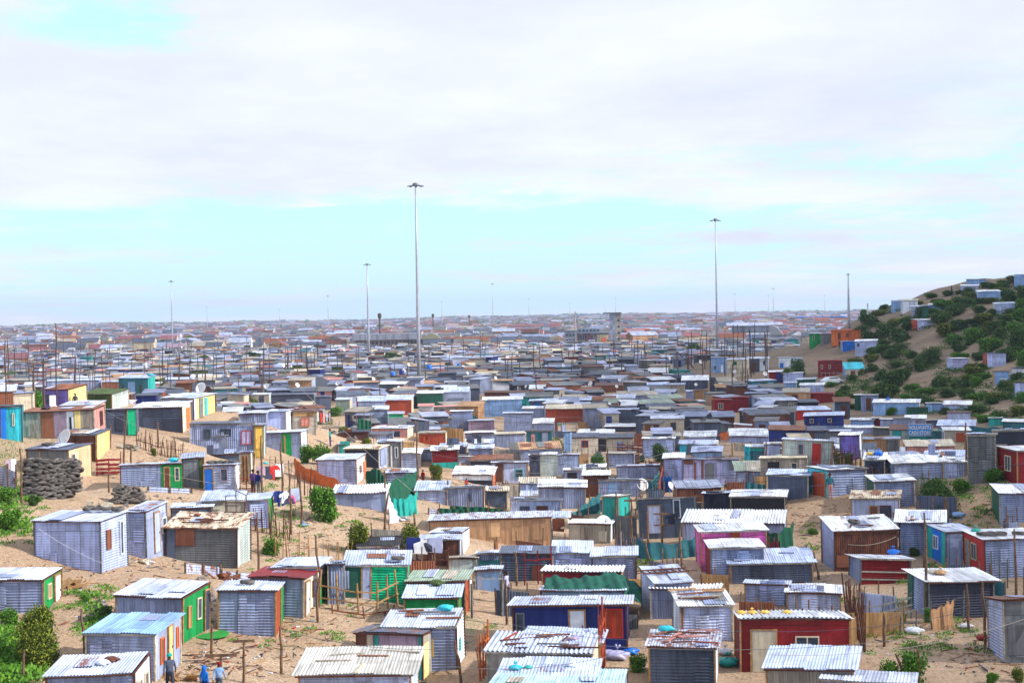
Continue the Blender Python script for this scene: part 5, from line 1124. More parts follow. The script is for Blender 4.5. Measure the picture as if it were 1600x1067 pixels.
# ------------------------------------------------------------------ bushes
def leaf_cloud(n, rx, ry, rz, size, seed, lobes=6, zc=.5):
    r = random.Random(seed); mb = MB()
    cs = [(r.uniform(-.5, .5) * rx, r.uniform(-.5, .5) * ry, rz * (zc + r.uniform(-.35, .38)), r.uniform(.35, .62)) for _ in range(lobes)]
    cs.append((0, 0, rz * .42, .72))
    for i in range(n):
        cx, cy, cz, q = r.choice(cs); tone = r.random()
        a = r.uniform(0, 2 * math.pi); cphi = r.uniform(-1, 1); sphi = math.sqrt(1 - cphi * cphi); rr = q * (r.random() ** .35) * r.uniform(.8, 1.12)
        p = Vector((cx + rx * rr * sphi * math.cos(a), cy + ry * rr * sphi * math.sin(a), cz + rz * .75 * rr * cphi))
        if p.z < -.1: p.z = abs(p.z) * .3
        s = size * r.uniform(.55, 1.3); d1 = Vector((r.gauss(0, 1), r.gauss(0, 1), r.gauss(.5, .8))).normalized(); d2 = d1.orthogonal().normalized(); d2.rotate(Matrix.Rotation(r.uniform(0, 6.28), 3, d1))
        w = d1.cross(d2) * s * .38; l = d2 * s; k = (tone, 0)
        mb.quad([p - w * .3, p + l * .5 - w, p + l, p + l * .5 + w], [k] * 4)
    return mb
BP = {}
def bush_proto(kind, var):
    key = (kind, var)
    if key not in BP:
        n, sz = ((5200, .15), (3000, .17), (2600, .16), (17000, .075))[var]
        mb = leaf_cloud(n, 1, 1, 1.5, sz, 100 + var * 7 + hash(kind) % 5, 5 + var * 2)
        st = MB(); r = random.Random(var)
        for q in range(5):
            a = r.uniform(0, 6.28); st.tube([(0, 0, -.35), (.25 * math.cos(a), .25 * math.sin(a), .35), (.55 * math.cos(a + .4), .55 * math.sin(a + .4), .95)], [.06, .045, .015], 5)
        root = empty('bush', (0, 0, 0)); mb.build('leaves', M['leaf_' + kind], root); st.build('stem', M['bark'], root)
        BP[key] = root; root['used'] = 0
    return BP[key]
def bush(px, yb, wpx, hpx, kind, label, group=None, var=None, name='bush'):
    P, t = hit(px, yb); ppm = FPX / t; r = random.Random(int(px * 7 + yb * 3)); var = r.randrange(3) if var is None else var
    if max(wpx, hpx * .95) / ppm / 2.5 > 1.05 and t < 110: var = 3
    pr = bush_proto(kind, var)
    o = pr if not pr['used'] else copy_tree(pr); pr['used'] = 1
    if 'used' in o.keys() and o is not pr: del o['used']
    wpx = max(wpx, hpx * .95)
    w, h = wpx / ppm / 2.5, hpx / ppm / 1.9
    o.location = P; o.scale = (w, w * r.uniform(.8, 1.1), h); o.rotation_euler.z = r.uniform(0, 6.28); tag(o, label, 'bush', group); o.name = name
    return o
BUSH = """
62 1036 132 100 olive large dark olive round bush on the grassy bank below the green-ended shack
14 975 40 34 green small leafy bush at the very edge above the grassy bank
503 813 48 62 green tall dense green bush beside the wavy white-roofed shack
560 862 60 46 olive rounded yellow-green bush beside the black-sheeted roof
640 860 42 42 olive loose yellow-green bush behind the black-sheeted roof
502 724 52 40 green spreading green bush behind the pale shack with orange edge
478 722 34 28 green green bush by the white end of the green-doored shack
681 751 30 30 olive small olive bush on sand below the dark red and turquoise hut
424 866 44 36 green leafy creeper-like bush by the green-edged shack and sticks
934 731 38 30 green green bush under the cream house beside the long pale roof
1034 722 46 32 dark dark green bush beside the curved white roof shack
1002 722 20 12 dark small dark bush in front of the lavender shack
1224 776 30 26 dark round dim bush against the slate grey wall
1466 803 92 62 dark largest dark bush beside the small ribbed shack at the dune
1444 812 46 36 dark low dark bush under the largest bush
1424 1064 52 66 green bright green bush between poles at the bottom of the yard
1392 1066 44 48 green bushy green shrub beside the leaning post at the bottom
1360 990 26 18 green small bush among sticks beside the dark red house with gourds
1450 972 26 22 green narrow green bush by the hanging striped cloth
1408 972 30 18 olive low olive bush by the rail fence of the porch-post shack
995 1048 46 36 green leafy green bush beside the navy blue house, near a ribbed roof
620 614 42 18 olive broad olive tree-like bush behind the salmon long roof
785 592 34 18 dark dark bush among far roofs beyond the tallest mast
596 586 28 10 dark flat dark bush among the distant roofs
256 620 20 26 dark dark bush beside the teal house
20 600 16 26 green green bush behind the rusty hut by the slope edge
5 602 14 24 dark dark bush at the far edge behind the rusty hut
56 640 20 40 green green bush between the cream hut and the violet shack
395 642 26 20 olive olive bush in front of the pale-ended drab shack
524 650 30 20 green bright bush between dark shacks near the red washing
505 664 46 18 olive low olive bush above the red washing line
535 676 24 14 olive small olive bush over the heap of black scrap
572 694 24 12 olive low bush leaning on the zinc wall behind the scrap heap
1092 606 16 10 dark small tree-like bush at the end of the leaning dark pole
1330 545 14 10 dark small bush behind the bright blue hill hut
1228 596 30 24 dark dark bush beside the pale shack, under the hill
1247 588 34 30 dark dark bush in the gully beside the dark red stilt house
870 714 14 30 olive narrow olive bush beside the dark teal shack
1178 746 26 8 green flat green patch of weeds by the lavender rusty shack
1140 762 24 8 green low weeds under the lavender rusty shack
1555 752 60 20 green green creeping bush on top of the dune by the red shack
1500 770 46 22 green green bush on the crest between largest bush and dune
16 828 60 38 green grass-topped green clump above the eroded sand bank
10 790 50 28 green green clump on the bank beside the tyre wall
52 790 30 18 dark small dark shrub beneath the tyre wall
92 776 16 14 green small green tuft growing on the tyre wall
220 752 12 14 green small tuft on the tyre heap by the grey shack
180 985 56 26 green leafy green shrub behind the shack with green gable wall
165 965 34 20 dark dull brown-green shrub on the rubble slope
135 940 24 16 green small shrub on rubble beside the green-ended shack
240 712 14 14 olive small tuft by the leaning green door
264 668 24 16 olive thorny olive shrub in front of the dark shack
433 748 30 14 green low shrub by the washing on sticks
712 652 20 14 dark shrub under the forest green shack
990 870 16 10 green small shrub at the blue netting fence
1270 835 24 14 green small shrub on sand behind the pink shack
1430 868 26 14 dark shrub at the foot of the white ribbed shack
1590 1064 26 30 olive dry yellowish tuft in the bottom corner of the yard
1550 1066 26 18 green small green tuft on the shadowed sand
"""
for ln in BUSH.strip().splitlines():
    q = ln.split(None, 5); bush(float(q[0]), float(q[1]), float(q[2]), float(q[3]), q[4], q[5], 'bushes between the shacks')
# hillside bushes
def inpoly(x, y, poly):
    c = False; n = len(poly)
    for i in range(n):
        x1, y1 = poly[i]; x2, y2 = poly[(i + 1) % n]
        if (y1 > y) != (y2 > y) and x < (x2 - x1) * (y - y1) / (y2 - y1) + x1: c = not c
    return c
HB = [ # x, y, width, height px: the larger clumps seen on the slope
 (1362,505,44,26),(1345,520,30,22),(1385,520,46,28),(1410,530,44,30),(1365,532,40,26),(1352,500,30,20),(1400,505,30,20),(1420,512,30,18),(1445,490,40,22),(1476,478,40,20),(1500,472,36,18),(1490,490,40,24),(1470,500,40,24),
 (1455,565,36,38),(1440,575,30,26),(1500,545,38,26),(1520,530,40,28),(1500,560,36,20),(1545,545,40,32),(1560,530,44,34),(1590,540,40,46),(1575,560,40,28),(1600,570,40,34),(1530,560,36,22),(1520,582,36,20),
 (1560,515,40,28),(1590,515,40,30),(1600,495,40,34),(1580,470,40,30),(1600,460,40,26),(1560,455,36,18),(1590,440,20,12),(1545,445,30,12),(1540,500,40,20),
 (1398,600,50,34),(1380,620,52,36),(1410,590,40,26),(1375,590,30,24),(1360,560,34,20),(1335,566,26,16),(1345,580,24,18),(1365,575,24,16),(1400,570,26,14),(1390,555,40,22),(1380,548,36,20),
 (1425,605,30,18),(1450,612,40,16),(1470,600,40,24),(1500,605,40,22),(1480,615,46,20),(1510,618,40,24),(1530,622,40,18),(1440,625,40,18),(1415,622,30,14),(1460,632,40,14),(1490,632,50,14),(1530,640,50,18),(1560,620,36,20),
 (1560,652,40,22),(1590,645,40,20),(1596,625,30,22),(1540,655,34,16),(1570,605,30,22),(1590,590,28,18),(1335,618,22,12),(1322,608,24,14),(1310,620,20,14),(1330,635,24,16),(1350,605,18,12),(1300,600,20,14),(1525,600,26,20),(1515,590,30,16),
 (1350,492,24,16),(1372,490,30,18),(1430,500,24,14),(1465,470,30,10),(1520,450,20,8),(1405,470,18,8),(1380,480,20,12),(1500,510,36,22),(1475,520,40,24),(1490,530,36,20),(1530,485,30,18),(1550,490,24,16),(1600,480,30,24),(1405,545,36,20),(1425,555,26,16),(1435,472,26,12),(1455,462,26,12),(1480,458,26,12),(1500,456,24,10),(1515,462,24,12),(1540,455,24,10),(1565,446,26,12),(1580,436,26,12),(1600,436,26,14),(1545,470,30,14),(1415,500,30,16),(1500,480,36,16),(1525,505,36,18),(1570,500,30,18),(1600,520,30,24)]
rb = random.Random(77); q_ = 0
while q_ < 70:
    x, y_ = rb.uniform(1290, 1608), rb.uniform(436, 664)
    if not inpoly(x, y_, [(1290,640),(1300,600),(1345,560),(1350,500),(1400,480),(1500,456),(1600,436),(1608,665),(1480,650)]): continue
    if math.sin(x * .05 + y_ * .11) + math.sin(y_ * .09 - x * .03) < .1: continue
    HB.append((x, y_, rb.uniform(14, 30), rb.uniform(10, 17))); q_ += 1
for (x, y_, w, h) in HB:
    kd = random.choice(('dark', 'dark', 'dark', 'green', 'olive'))
    bush(x, y_ + 4, w * 1.25, h * .78, kd, uniq(('broad ' if w > 38 else 'small ' if w < 27 else '') + dict(dark='dark green', green='mid green', olive='olive green')[kd] + ' hillside bush', x, y_ - h / 2, 16, None, 'bushy sandy hill'), 'bushes covering the hillside')
# small scrub over the hill and banks: nobody could count it
r = random.Random(3); mb = MB(); cnt = 0
polyH = [(1290,640),(1345,560),(1350,495),(1400,475),(1500,450),(1600,430),(1600,665),(1480,650)]
spots = []
while len(spots) < 900:
    x, y_ = r.uniform(1290, 1610), r.uniform(430, 665)
    if inpoly(x, y_, polyH) and (math.sin(x * .05 + y_ * .11) + math.sin(y_ * .09 - x * .03)) > -.3 + r.random() * .4: spots.append((x, y_, r.uniform(.4, 1.0)))
for cx, cy, sx, sy, n, s in ((20,1030,34,30,140,.5),(25,800,30,40,60,.4),(170,975,50,22,70,.35),(150,930,30,14,20,.3),(1530,780,60,40,70,.35),(1480,1000,80,30,36,.3),(440,800,40,50,50,.25),(1000,880,40,14,20,.35),(1270,850,30,30,14,.3),(1180,755,40,10,20,.3),
                        (470,1000,120,40,16,.25),(1380,960,40,40,30,.3),(560,830,60,30,24,.25),(350,960,60,30,10,.2),(700,960,100,50,16,.2),(1450,890,40,60,30,.3)):
    for _ in range(n): spots.append((r.gauss(cx, sx / 1.6), r.gauss(cy, sy / 1.6), s * r.uniform(.6, 1.3)))
for (x, y_, s) in spots:
    P, t = hit(x, y_)
    for _ in range(int(26 if t > 180 else 34)):
        a = r.uniform(0, 6.28); rr = s * math.sqrt(r.random()) * 1.3; px_, py_ = P.x + rr * math.cos(a), P.y + rr * math.sin(a)
        p = Vector((px_, py_, P.z + r.uniform(0, s * .75) * (1 - rr / s / 1.6))); l = Vector((r.gauss(0, .6), r.gauss(0, .6), r.uniform(.4, 1))).normalized() * s * .42; w = l.orthogonal().normalized() * s * .13
        k = (r.random(), 0); mb.quad([p - w * .3, p + l * .5 - w, p + l, p + l * .5 + w], [k] * 4, mi=0 if (x > 1300 and y_ < 700) else 1)
o = mb.build('scrub', [M['leaf_dark'], M['leaf_green']]); tag(o, 'low scrub and weeds scattered over sand and hillside', 'scrub', kind='stuff')
# grass on the bank in the corner
mb = MB()
for _ in range(9000):
    x, y_ = r.gauss(18, 22), r.gauss(1032, 26)
    if _ % 3 == 0: x, y_ = r.gauss(14, 20), r.gauss(812, 18)
    if _ % 40 == 0: base = None
    d = pix_dir(x, y_)
    if _ % 1 == 0:
        # cheap: intersect with local height guess, then drop to the terrain
        tt = (CAMZ - 2.0) / -d.z if d.z < 0 else 80
        gx, gy = d.x * tt, d.y * tt
    mb.v and None
    spots.append(None) if False else None
    GR = globals().setdefault('GR', []); GR.append((gx, gy))
zz_ = terr([g[0] for g in GR], [g[1] for g in GR])
for (gx, gy), z0 in zip(GR, zz_):
    l = Vector((r.gauss(0, .25), r.gauss(0, .25), 1)).normalized() * r.uniform(.10, .26); w = Vector((r.gauss(0, 1), r.gauss(0, 1), 0)).normalized() * .022
    p = Vector((gx, gy, z0 - .02)); k = (r.random(), 0); mb.quad([p - w, p + w, p + l], [k] * 3)
o = mb.build('grass', M['leaf_green']); tag(o, 'bright green grass growing on the sand bank in the corner', 'grass', kind='stuff')
# far trees: nearest single, far woods one mass
def blob_tree(mb, c, rx, rz, rr, n=90):
    for i in range(n):
        a = rr.uniform(0, 6.28); z = rr.uniform(-.6, 1); s = math.sqrt(max(0, 1 - z * z)); q = rr.uniform(.6, 1.08)
        p = Vector((c[0] + rx * q * s * math.cos(a), c[1] + rx * q * s * math.sin(a), c[2] + rz * (1 + z * q * .9))); l = Vector((rr.gauss(0, 1), rr.gauss(0, 1), rr.gauss(.4, .8))).normalized() * rx * .5; w = l.orthogonal().normalized() * rx * .22
        mb.quad([p - w, p + l * .4 - w, p + l, p + l * .4 + w], [(rr.random(), 0)] * 4)
protoT = []
rr = random.Random(21)
for k in range(3):
    mb = MB(); blob_tree(mb, (0, 0, 1.2), 2.2, 1.7, rr, 260); t_ = MB(); t_.tube([(0, 0, -.5), (.1, 0, 1.5), (.2, .1, 2.8)], [.2, .15, .07], 6)
    root = empty('tree', (0, 0, 0)); mb.build('crown', M['leaf_dark'], root); t_.build('trunk', M['bark'], root); protoT.append([root, False])
nt_ = 0
for _ in range(400):
    x, y_ = rr.uniform(-10, 1330), rr.uniform(524, 600)
    if rr.random() < (y_ - 545) / 90: continue
    P, t = hit(x, y_)
    if overlaps(P.x, P.y, 0, 1.0, 1.0, 0) or P.z > 1: continue
    k = rr.randrange(3); o = protoT[k][0] if not protoT[k][1] else copy_tree(protoT[k][0]); protoT[k][1] = True
    s = rr.uniform(.5, 1.0); o.location = P; o.scale = (s, s, s * rr.uniform(.7, 1.1)); o.rotation_euler.z = rr.uniform(0, 6)
    tag(o, uniq('small dark round tree', x, y_), 'tree', 'small trees between the far rooftops'); nt_ += 1
    if nt_ >= 30: break
mb = MB()
for _ in range(1500):
    y_ = 800 * math.exp(rr.uniform(0, 1.72)); x = rr.uniform(-.345, .345) * y_
    if math.sin(x * .006 + 1) + math.sin(y_ * .004 + x * .002) < rr.uniform(-1.5, .8): continue
    if y_ > 3200 and x > 0 and rr.random() < .5: continue
    s = rr.uniform(1.6, 3.6) * (1 + y_ / 4500); blob_tree(mb, (x, y_, gz(x, y_) - .5), s, s * .62, rr, 46)
for _ in range(420):      # wooded rim at the far edge of the plain
    a = rr.uniform(-.34, .34); y_ = rr.uniform(4200, 4800); x = a * y_
    if a > -.22 and rr.random() < .45: continue
    s = rr.uniform(5, 10); blob_tree(mb, (x, y_, gz(x, y_) - 2), s * 1.8, s * .22, rr, 50)
o = mb.build('distant_woods', M['leaf_dark']); tag(o, 'hazy dark treetops scattered over the far plain and rim', 'trees', kind='stuff')
# ------------------------------------------------------------------ wooden poles
PR = random.Random(9)
def pole(px, yb, yt, r=.11, lean=0, label=None, arms=None, name='utility_pole', group='wooden poles standing among the shacks', mat='pole'):
    P, t = hit(px, yb); H_ = (yb - yt) * t / FPX; dx = lean * t / FPX
    mb = MB(); mb.tube([(0, 0, -.4)] + [(dx * q + PR.gauss(0, .012) * H_, PR.gauss(0, .008) * H_, H_ * q) for q in (.3, .55, .8)] + [(dx, 0, H_)], [r, r * .95, r * .85, r * .75, r * .6], 6)
    if arms is None:
        o = mb.build(name, M[mat], loc=P); tag(o, label, 'pole', group); return o
    root = empty(name, P); tag(root, label, 'pole', group); mb.build('post', M[mat], root)
    for z, w in arms:
        a = MB(); a.box((dx * z, 0, H_ * z), (w, .09, .11)); a.build('crossbar', M[mat], root)
    return root
for (x, yb, yt, l, lab) in ((13, 612, 528, 0, 'tall bare pole near the edge, closest to the rusty hut'), (46, 610, 528, -1, 'tall thick bare pole behind the cream hut'), (24, 606, 543, 0, 'paler tall pole between two thicker dark ones'), (72, 650, 560, -2, 'weathered tall pole in front of the violet shack'),
    (54, 645, 568, 0, 'dark thin pole beside the green bush and cream hut'), (143, 600, 545, 8, 'dark leaning pole crossing an upright one'), (149, 600, 544, 0, 'dark upright pole crossed by a leaning one'), (173, 590, 538, 0, 'dark pole rising behind the grey walled shed'), (126, 596, 570, 0, 'short dark pole beside the grey walled shed'),
    (282, 610, 550, 0, 'dark pole behind the shack with striped end'), (298, 612, 553, 0, 'dark pole next to the satellite dish above the striped end'), (307, 608, 552, 3, 'greyish pole behind the striped-end shack'), (334, 596, 550, 0, 'thin dark pole over the far yellow building'), (413, 606, 545, 0, 'dark pole above the grey hipped roof edge'),
    (447, 596, 560, 0, 'short dark pole before the long yellow building'), (482, 616, 560, 0, 'thick dark pole in front of the grey hipped roof'), (491, 596, 545, 0, 'thin dark pole behind the grey hipped roof'), (580, 578, 535, 0, 'dark pole close beside the slim floodlight mast'), (637, 608, 566, 0, 'dark pole near the mint green hut'),
    (724, 576, 528, 0, 'dark pole beside the mauve-brown block'), (700, 600, 570, 0, 'dark pole in front of the long teal building'), (835, 598, 536, 0, 'tall dark pole with the lane of cars beyond'), (790, 596, 553, 0, 'dark pole beside the dark bush beyond the mast'), (898, 568, 528, 0, 'dark pole in front of the office block'),
    (984, 552, 526, 0, 'dark pole before the orange school'), (972, 592, 554, 0, 'dark pole by the turquoise front'), (1015, 596, 572, 0, 'dark pole on the far sandy street'), (1096, 556, 511, 0, 'tall dark pole near the long open shed'), (1074, 580, 543, 0, 'dark pole beside the leaning timber'),
    (1057, 582, 549, 0, 'short dark pole between leaning timber and sandy street'), (1284, 520, 502, 0, 'dark pole behind the green hill hut'), (1356, 500, 474, 0, 'thin pole at the edge of the hill bushes')):
    pole(x, yb, yt, .13, l, lab)
pole(1086, 575, 548, .12, -30, 'dark timber leaning steeply over the far roofs', name='leaning_timber')
n = 0
while n < 235:
    x = PR.uniform(0, 1200) if n < 175 else PR.uniform(0, 520); yb = PR.uniform(552, 640)
    if x > 1180 and yb > 600 and PR.random() < .7: continue
    if x > 420 and yb > 612 and PR.random() < .8: continue
    P, t = hit(x, yb)
    if overlaps(P.x, P.y, 0, .2, .2, 0): continue
    h = PR.choice((5, 6, 6.5, 7.5, 8.5)) * FPX / t; n += 1
    pole(x, yb, yb - h, .06 + .00015 * t, PR.uniform(-2, 2), uniq('slender dark pole', x, yb, 16, None, 'far rooftops'), group='slender poles between the far rooftops')
# ------------------------------------------------------------------ near posts, sticks and fences
for (x, yb, yt, lean, arms, lab) in (
    (404, 900, 800, 0, None, 'straight thin post beside the weathered ribbed shack'), (497, 972, 836, -1, None, 'tall dark post in front of the red-roofed shack'), (440, 1053, 978, -1, None, 'thin post with a clod on it, standing in open sand'),
    (330, 1027, 975, 2, None, 'thin post near the small green mat'), (345, 1070, 1022, 1, ((.98, 1.3),), 'pale T-shaped post beside the child in red hat'), (380, 1066, 1000, 2, ((.99, .9),), 'dark T-shaped post with blue wrapping at its foot'),
    (132, 1020, 950, -3, None, 'rusty post among the rubble beside the big dark bush'), (36, 1062, 1014, 3, None, 'grey fence post in the grass bank'), (722, 1066, 1000, -10, None, 'dark leaning stake beside the green cloth bundle'),
    (1021, 912, 845, -12, None, 'long pale pole leaning over the ladder-roof shack'), (1014, 860, 800, -2, None, 'rough crooked post before the slate blue house'), (1035, 850, 800, 0, ((.95, 1.1), (.6, 1.1)), 'post with crossbars in front of the slate blue house'),
    (1540, 1008, 908, -4, None, 'stout bark-stripped post by the near black shack'), (1515, 985, 912, -4, None, 'straight brown post holding up the white porch roof'), (1348, 1015, 945, -10, None, 'rough leaning fork post in the stick pile'), (1382, 1010, 960, 0, None, 'thin dark post in the sandy yard'),
    (1436, 1066, 1014, 0, None, 'thick black post in the bright green bush'), (1416, 1064, 1020, -16, None, 'slanted pale stick by the bright green bush'), (1444, 890, 855, 0, None, 'thin post by the white porch roof'), (1446, 965, 800, 0, None, 'tall thin post at the turquoise-framed shack'),
    (1588, 935, 826, -2, None, 'tall post in front of the tyre-roofed red-ended shack'), (1548, 905, 880, 0, None, 'short post beside the red-ended shack'), (1280, 905, 862, -8, None, 'short dark post by the broad white roof'), (1318, 1050, 1020, 0, None, 'low stub post by the wide white roof'),
    (1512, 742, 660, -2, None, 'rough tall timber against the tall drab shed'), (1477, 812, 776, 0, None, 'pale stick in the dune sand'), (651, 770, 656, 0, None, 'thin pole over the green netting'), (602, 795, 735, 0, None, 'thin pole by the wavy white roof'),
    (598, 840, 770, 10, None, 'leaning dark stake with a white sheet tied on'), (649, 822, 800, -2, None, 'short dark stake near the tan wall'), (786, 765, 735, 0, None, 'thin pole beside the wavy beige roof'), (987, 850, 778, 0, ((.95, .9), (.6, .9)), 'tall post with crossbars by the turquoise shed'),
    (963, 812, 768, 0, None, 'thin pole at the turquoise shed'), (808, 915, 862, -2, None, 'white-painted slim post by the ribbed row'), (792, 975, 905, -1, None, 'dark stake beside the person in lilac'), (783, 950, 905, 0, None, 'dark gate stake by the lane'),
    (1066, 945, 815, 0, None, 'thin pole in front of the pink shack'), (950, 735, 700, 0, None, 'thin pole beside the cream house'), (878, 650, 615, 0, None, 'thin pole behind the brick-red house with men'), (1050, 735, 705, 0, None, 'thin pole by the lavender rusty shack'), (1198, 745, 690, 0, None, 'thin pole beside the teal cloth'),
    (170, 770, 735, 0, None, 'rusty post on the sand terrace'), (205, 740, 695, 0, None, 'thin dark post near the red gate'), (193, 748, 640, 8, None, 'long leaning stick beside the leaning green door'), (172, 700, 662, 2, None, 'thin post by the yellow planked end'), (64, 752, 706, -2, None, 'thin stick fence post by the white-clothed line'),
    (34, 790, 700, -1, None, 'thick weathered post by the tyre wall'), (247, 700, 660, 0, None, 'stick by the thorny shrub'), (268, 722, 690, 0, None, 'stick in the fence below the dark shack'), (425, 860, 790, 0, None, 'thin stick by the green-edged shack'), (455, 835, 745, 0, None, 'tall thin stick beside the washing'), (470, 822, 740, 1, None, 'tall crooked stick beside the bush and washing'),
    (441, 775, 690, -1, None, 'tall stick in the sand near the red washing'), (410, 780, 680, 0, None, 'tall thin stick near the standing adults'), (700, 782, 750, 0, None, 'short stick beside the small pale ribbed shack'), (1355, 730, 700, 0, None, 'stick by the orange sheet')):
    P_, t_ = hit(x, yb)
    pole(x, yb, yt, .045 + .00035 * t_, lean, lab, arms, name='wooden_post', group='posts and stakes between the shacks', mat='wood')

def fence(name, pts, h, n_post, rails, label, col, rail_h=.08, lean=.05, cat='fence', r=.045, picket=0):
    """pts: pixel ground points; posts and rails are parts"""
    W3 = [hit(*p)[0] for p in pts]; o0 = W3[0]; root = empty(name, o0); tag(root, label, cat)
    seg = [(W3[i + 1] - W3[i]).length for i in range(len(W3) - 1)]; tot = sum(seg)
    def at(s):
        for i, L_ in enumerate(seg):
            if s <= L_ or i == len(seg) - 1: return W3[i].lerp(W3[i + 1], min(1, s / L_)) - o0
            s -= L_
    ps = []
    for k in range(n_post):
        p = at(tot * k / (n_post - 1)); hh = h * PR.uniform(.85, 1.25); mb = MB(); mb.tube([p - Vector((0, 0, .3)), p + Vector((PR.gauss(0, lean), PR.gauss(0, lean), hh))], [r, r * .8], 6); mb.build('post', M['timber'], root, PAL[col]); ps.append(p)
    for q in rails:
        for k in range(n_post - 1):
            mb = MB(); a, b = ps[k] + Vector((0, -.05, h * q + PR.gauss(0, .03))), ps[k + 1] + Vector((0, -.05, h * q + PR.gauss(0, .03))); d = b - a
            mb.tube([a - d * .04, b + d * .04], rail_h / 2, 4); mb.build('rail', M['timber'], root, PAL[col])
    if picket:
        mb = MB()
        for k in range(picket):
            p = at(tot * k / max(1, picket - 1)); mb.tube([p - Vector((0, 0, .2)), p + Vector((PR.gauss(0, .12), PR.gauss(0, .1), h * PR.uniform(.6, 1.2)))], .022, 4)
        mb.build('sticks', M['timber'], root, PAL[col])
    return root
fence('pole_fence', [(497, 948), (553, 958), (585, 960), (622, 945)], 1.5, 6, (.35, .72), 'orange-brown pole fence in front of the bright green shack', 'W', .09, .12, r=.06)
fence('pole_fence', [(520, 957), (580, 966), (610, 958)], .5, 3, (.3,), 'low fallen rail fence lying below the bright green shack', 'R', .1, .1)
fence('gate_frame', [(738, 965), (784, 962)], 2.0, 2, (.95,), 'open rough gate frame of poles across the sandy lane', 'A', .1, .03, 'gate', r=.07)
fence('rail_fence', [(1348, 985), (1380, 978), (1424, 966)], 1.4, 4, (.25, .5, .75), 'rough rail fence between stick pile and the porch-post shack', 'A', .1, .08)
fence('stick_fence', [(1325, 975), (1345, 1005), (1352, 1020)], 2.2, 3, (), 'dense pile of upright crooked sticks at the fence corner', 'n', picket=60, lean=.2)
fence('stick_fence', [(215, 700), (250, 712), (285, 716)], 1.3, 7, (.5,), 'thorny crooked stick fence below the dark shack', 'n', picket=26, lean=.12)
fence('stick_fence', [(400, 830), (428, 835), (452, 845)], 1.5, 6, (), 'thin stick fence by the green-edged shack', 'n', picket=14, lean=.15)
fence('stick_fence', [(430, 870), (470, 874), (545, 885)], 1.4, 8, (.6,), 'sparse wire and stick fence on the sand slope', 'W', .03, .1, picket=12)
fence('stick_fence', [(395, 745), (430, 750), (462, 770), (490, 785)], 1.8, 9, (.8,), 'crooked stick fence carrying the washing', 'n', .03, .12, picket=12)
fence('plank_gate', [(152, 744), (189, 742)], 1.35, 3, (.15, .38, .6, .85), 'dark red plank gate beside the yellow planked end', 'r', .2, .01, 'gate')
fence('orange_gate', [(750, 1064), (764, 1050)], 1.9, 4, (.3, .8), 'orange boarded gate beside the scrap-strewn roof', 'o', .12, .03, 'gate', picket=10)
fence('plank_gate', [(937, 1062), (945, 1040)], 2.6, 4, (.35, .8), 'orange and cream plank gate at the end of the bottom row', 'O', .14, .03, 'gate', picket=8)
fence('plank_fence', [(1030, 782), (1038, 740)], 1.6, 3, (.2, .4, .6, .8), 'rust-orange ladder-like plank fence beside the pale blue ribbed shack', 'O', .12, .02)
fence('wire_fence', [(1550, 905), (1600, 932)], 1.6, 5, (.3, .6, .9), 'thin wire fence on the sand beside the red-ended shack', 'A', .02, .03)
fence('wire_fence', [(1380, 1003), (1440, 985), (1500, 968), (1545, 950)], 1.2, 8, (.5, .9), 'thin wire fence across the sandy yard', 'A', .02, .05)
fence('stick_fence', [(1345, 760), (1385, 764)], 1.3, 5, (), 'dark slanted sticks before the white ribbed shack', 'n', picket=16, lean=.2)
fence('stick_fence', [(1305, 728), (1345, 732)], 1.5, 6, (.5,), 'stick fence below the purple shack', 'n', picket=14)
fence('stick_fence', [(590, 890), (640, 893), (700, 893)], 1.4, 8, (.5, .9), 'messy stick and mesh fence with washing beside the bright green shack', 'n', picket=30)
fence('wooden_deck', [(1283, 592), (1316, 592)], 1.2, 6, (.9,), 'row of stilts holding a deck below the dark red stilt house', 'C', .12, .02, 'deck')
fence('stick_fence', [(1000, 740), (1036, 745)], 1.2, 5, (.6,), 'stick fence below the dark bush and lavender shack', 'n', picket=12)
fence('plank_fence', [(965, 706), (1005, 708)], 1.0, 6, (.2, .5, .8), 'dark red plank fence below the cream house', 'r', .2, .02)
fence('rail_fence', [(375, 768), (396, 770)], 1.0, 3, (.3, .6, .9), 'small rust-brown rail porch before the cream hut', 'O', .07, .01)
fence('stick_fence', [(820, 914), (862, 912)], 1.9, 3, (.75,), 'crossed red-brown poles before the dark ribbed row', 'r', .1, .02)
fence('stick_fence', [(530, 676), (500, 672), (520, 665)], 1.2, 5, (.5,), 'pale stick fence beside the olive bush', 'C', picket=10)

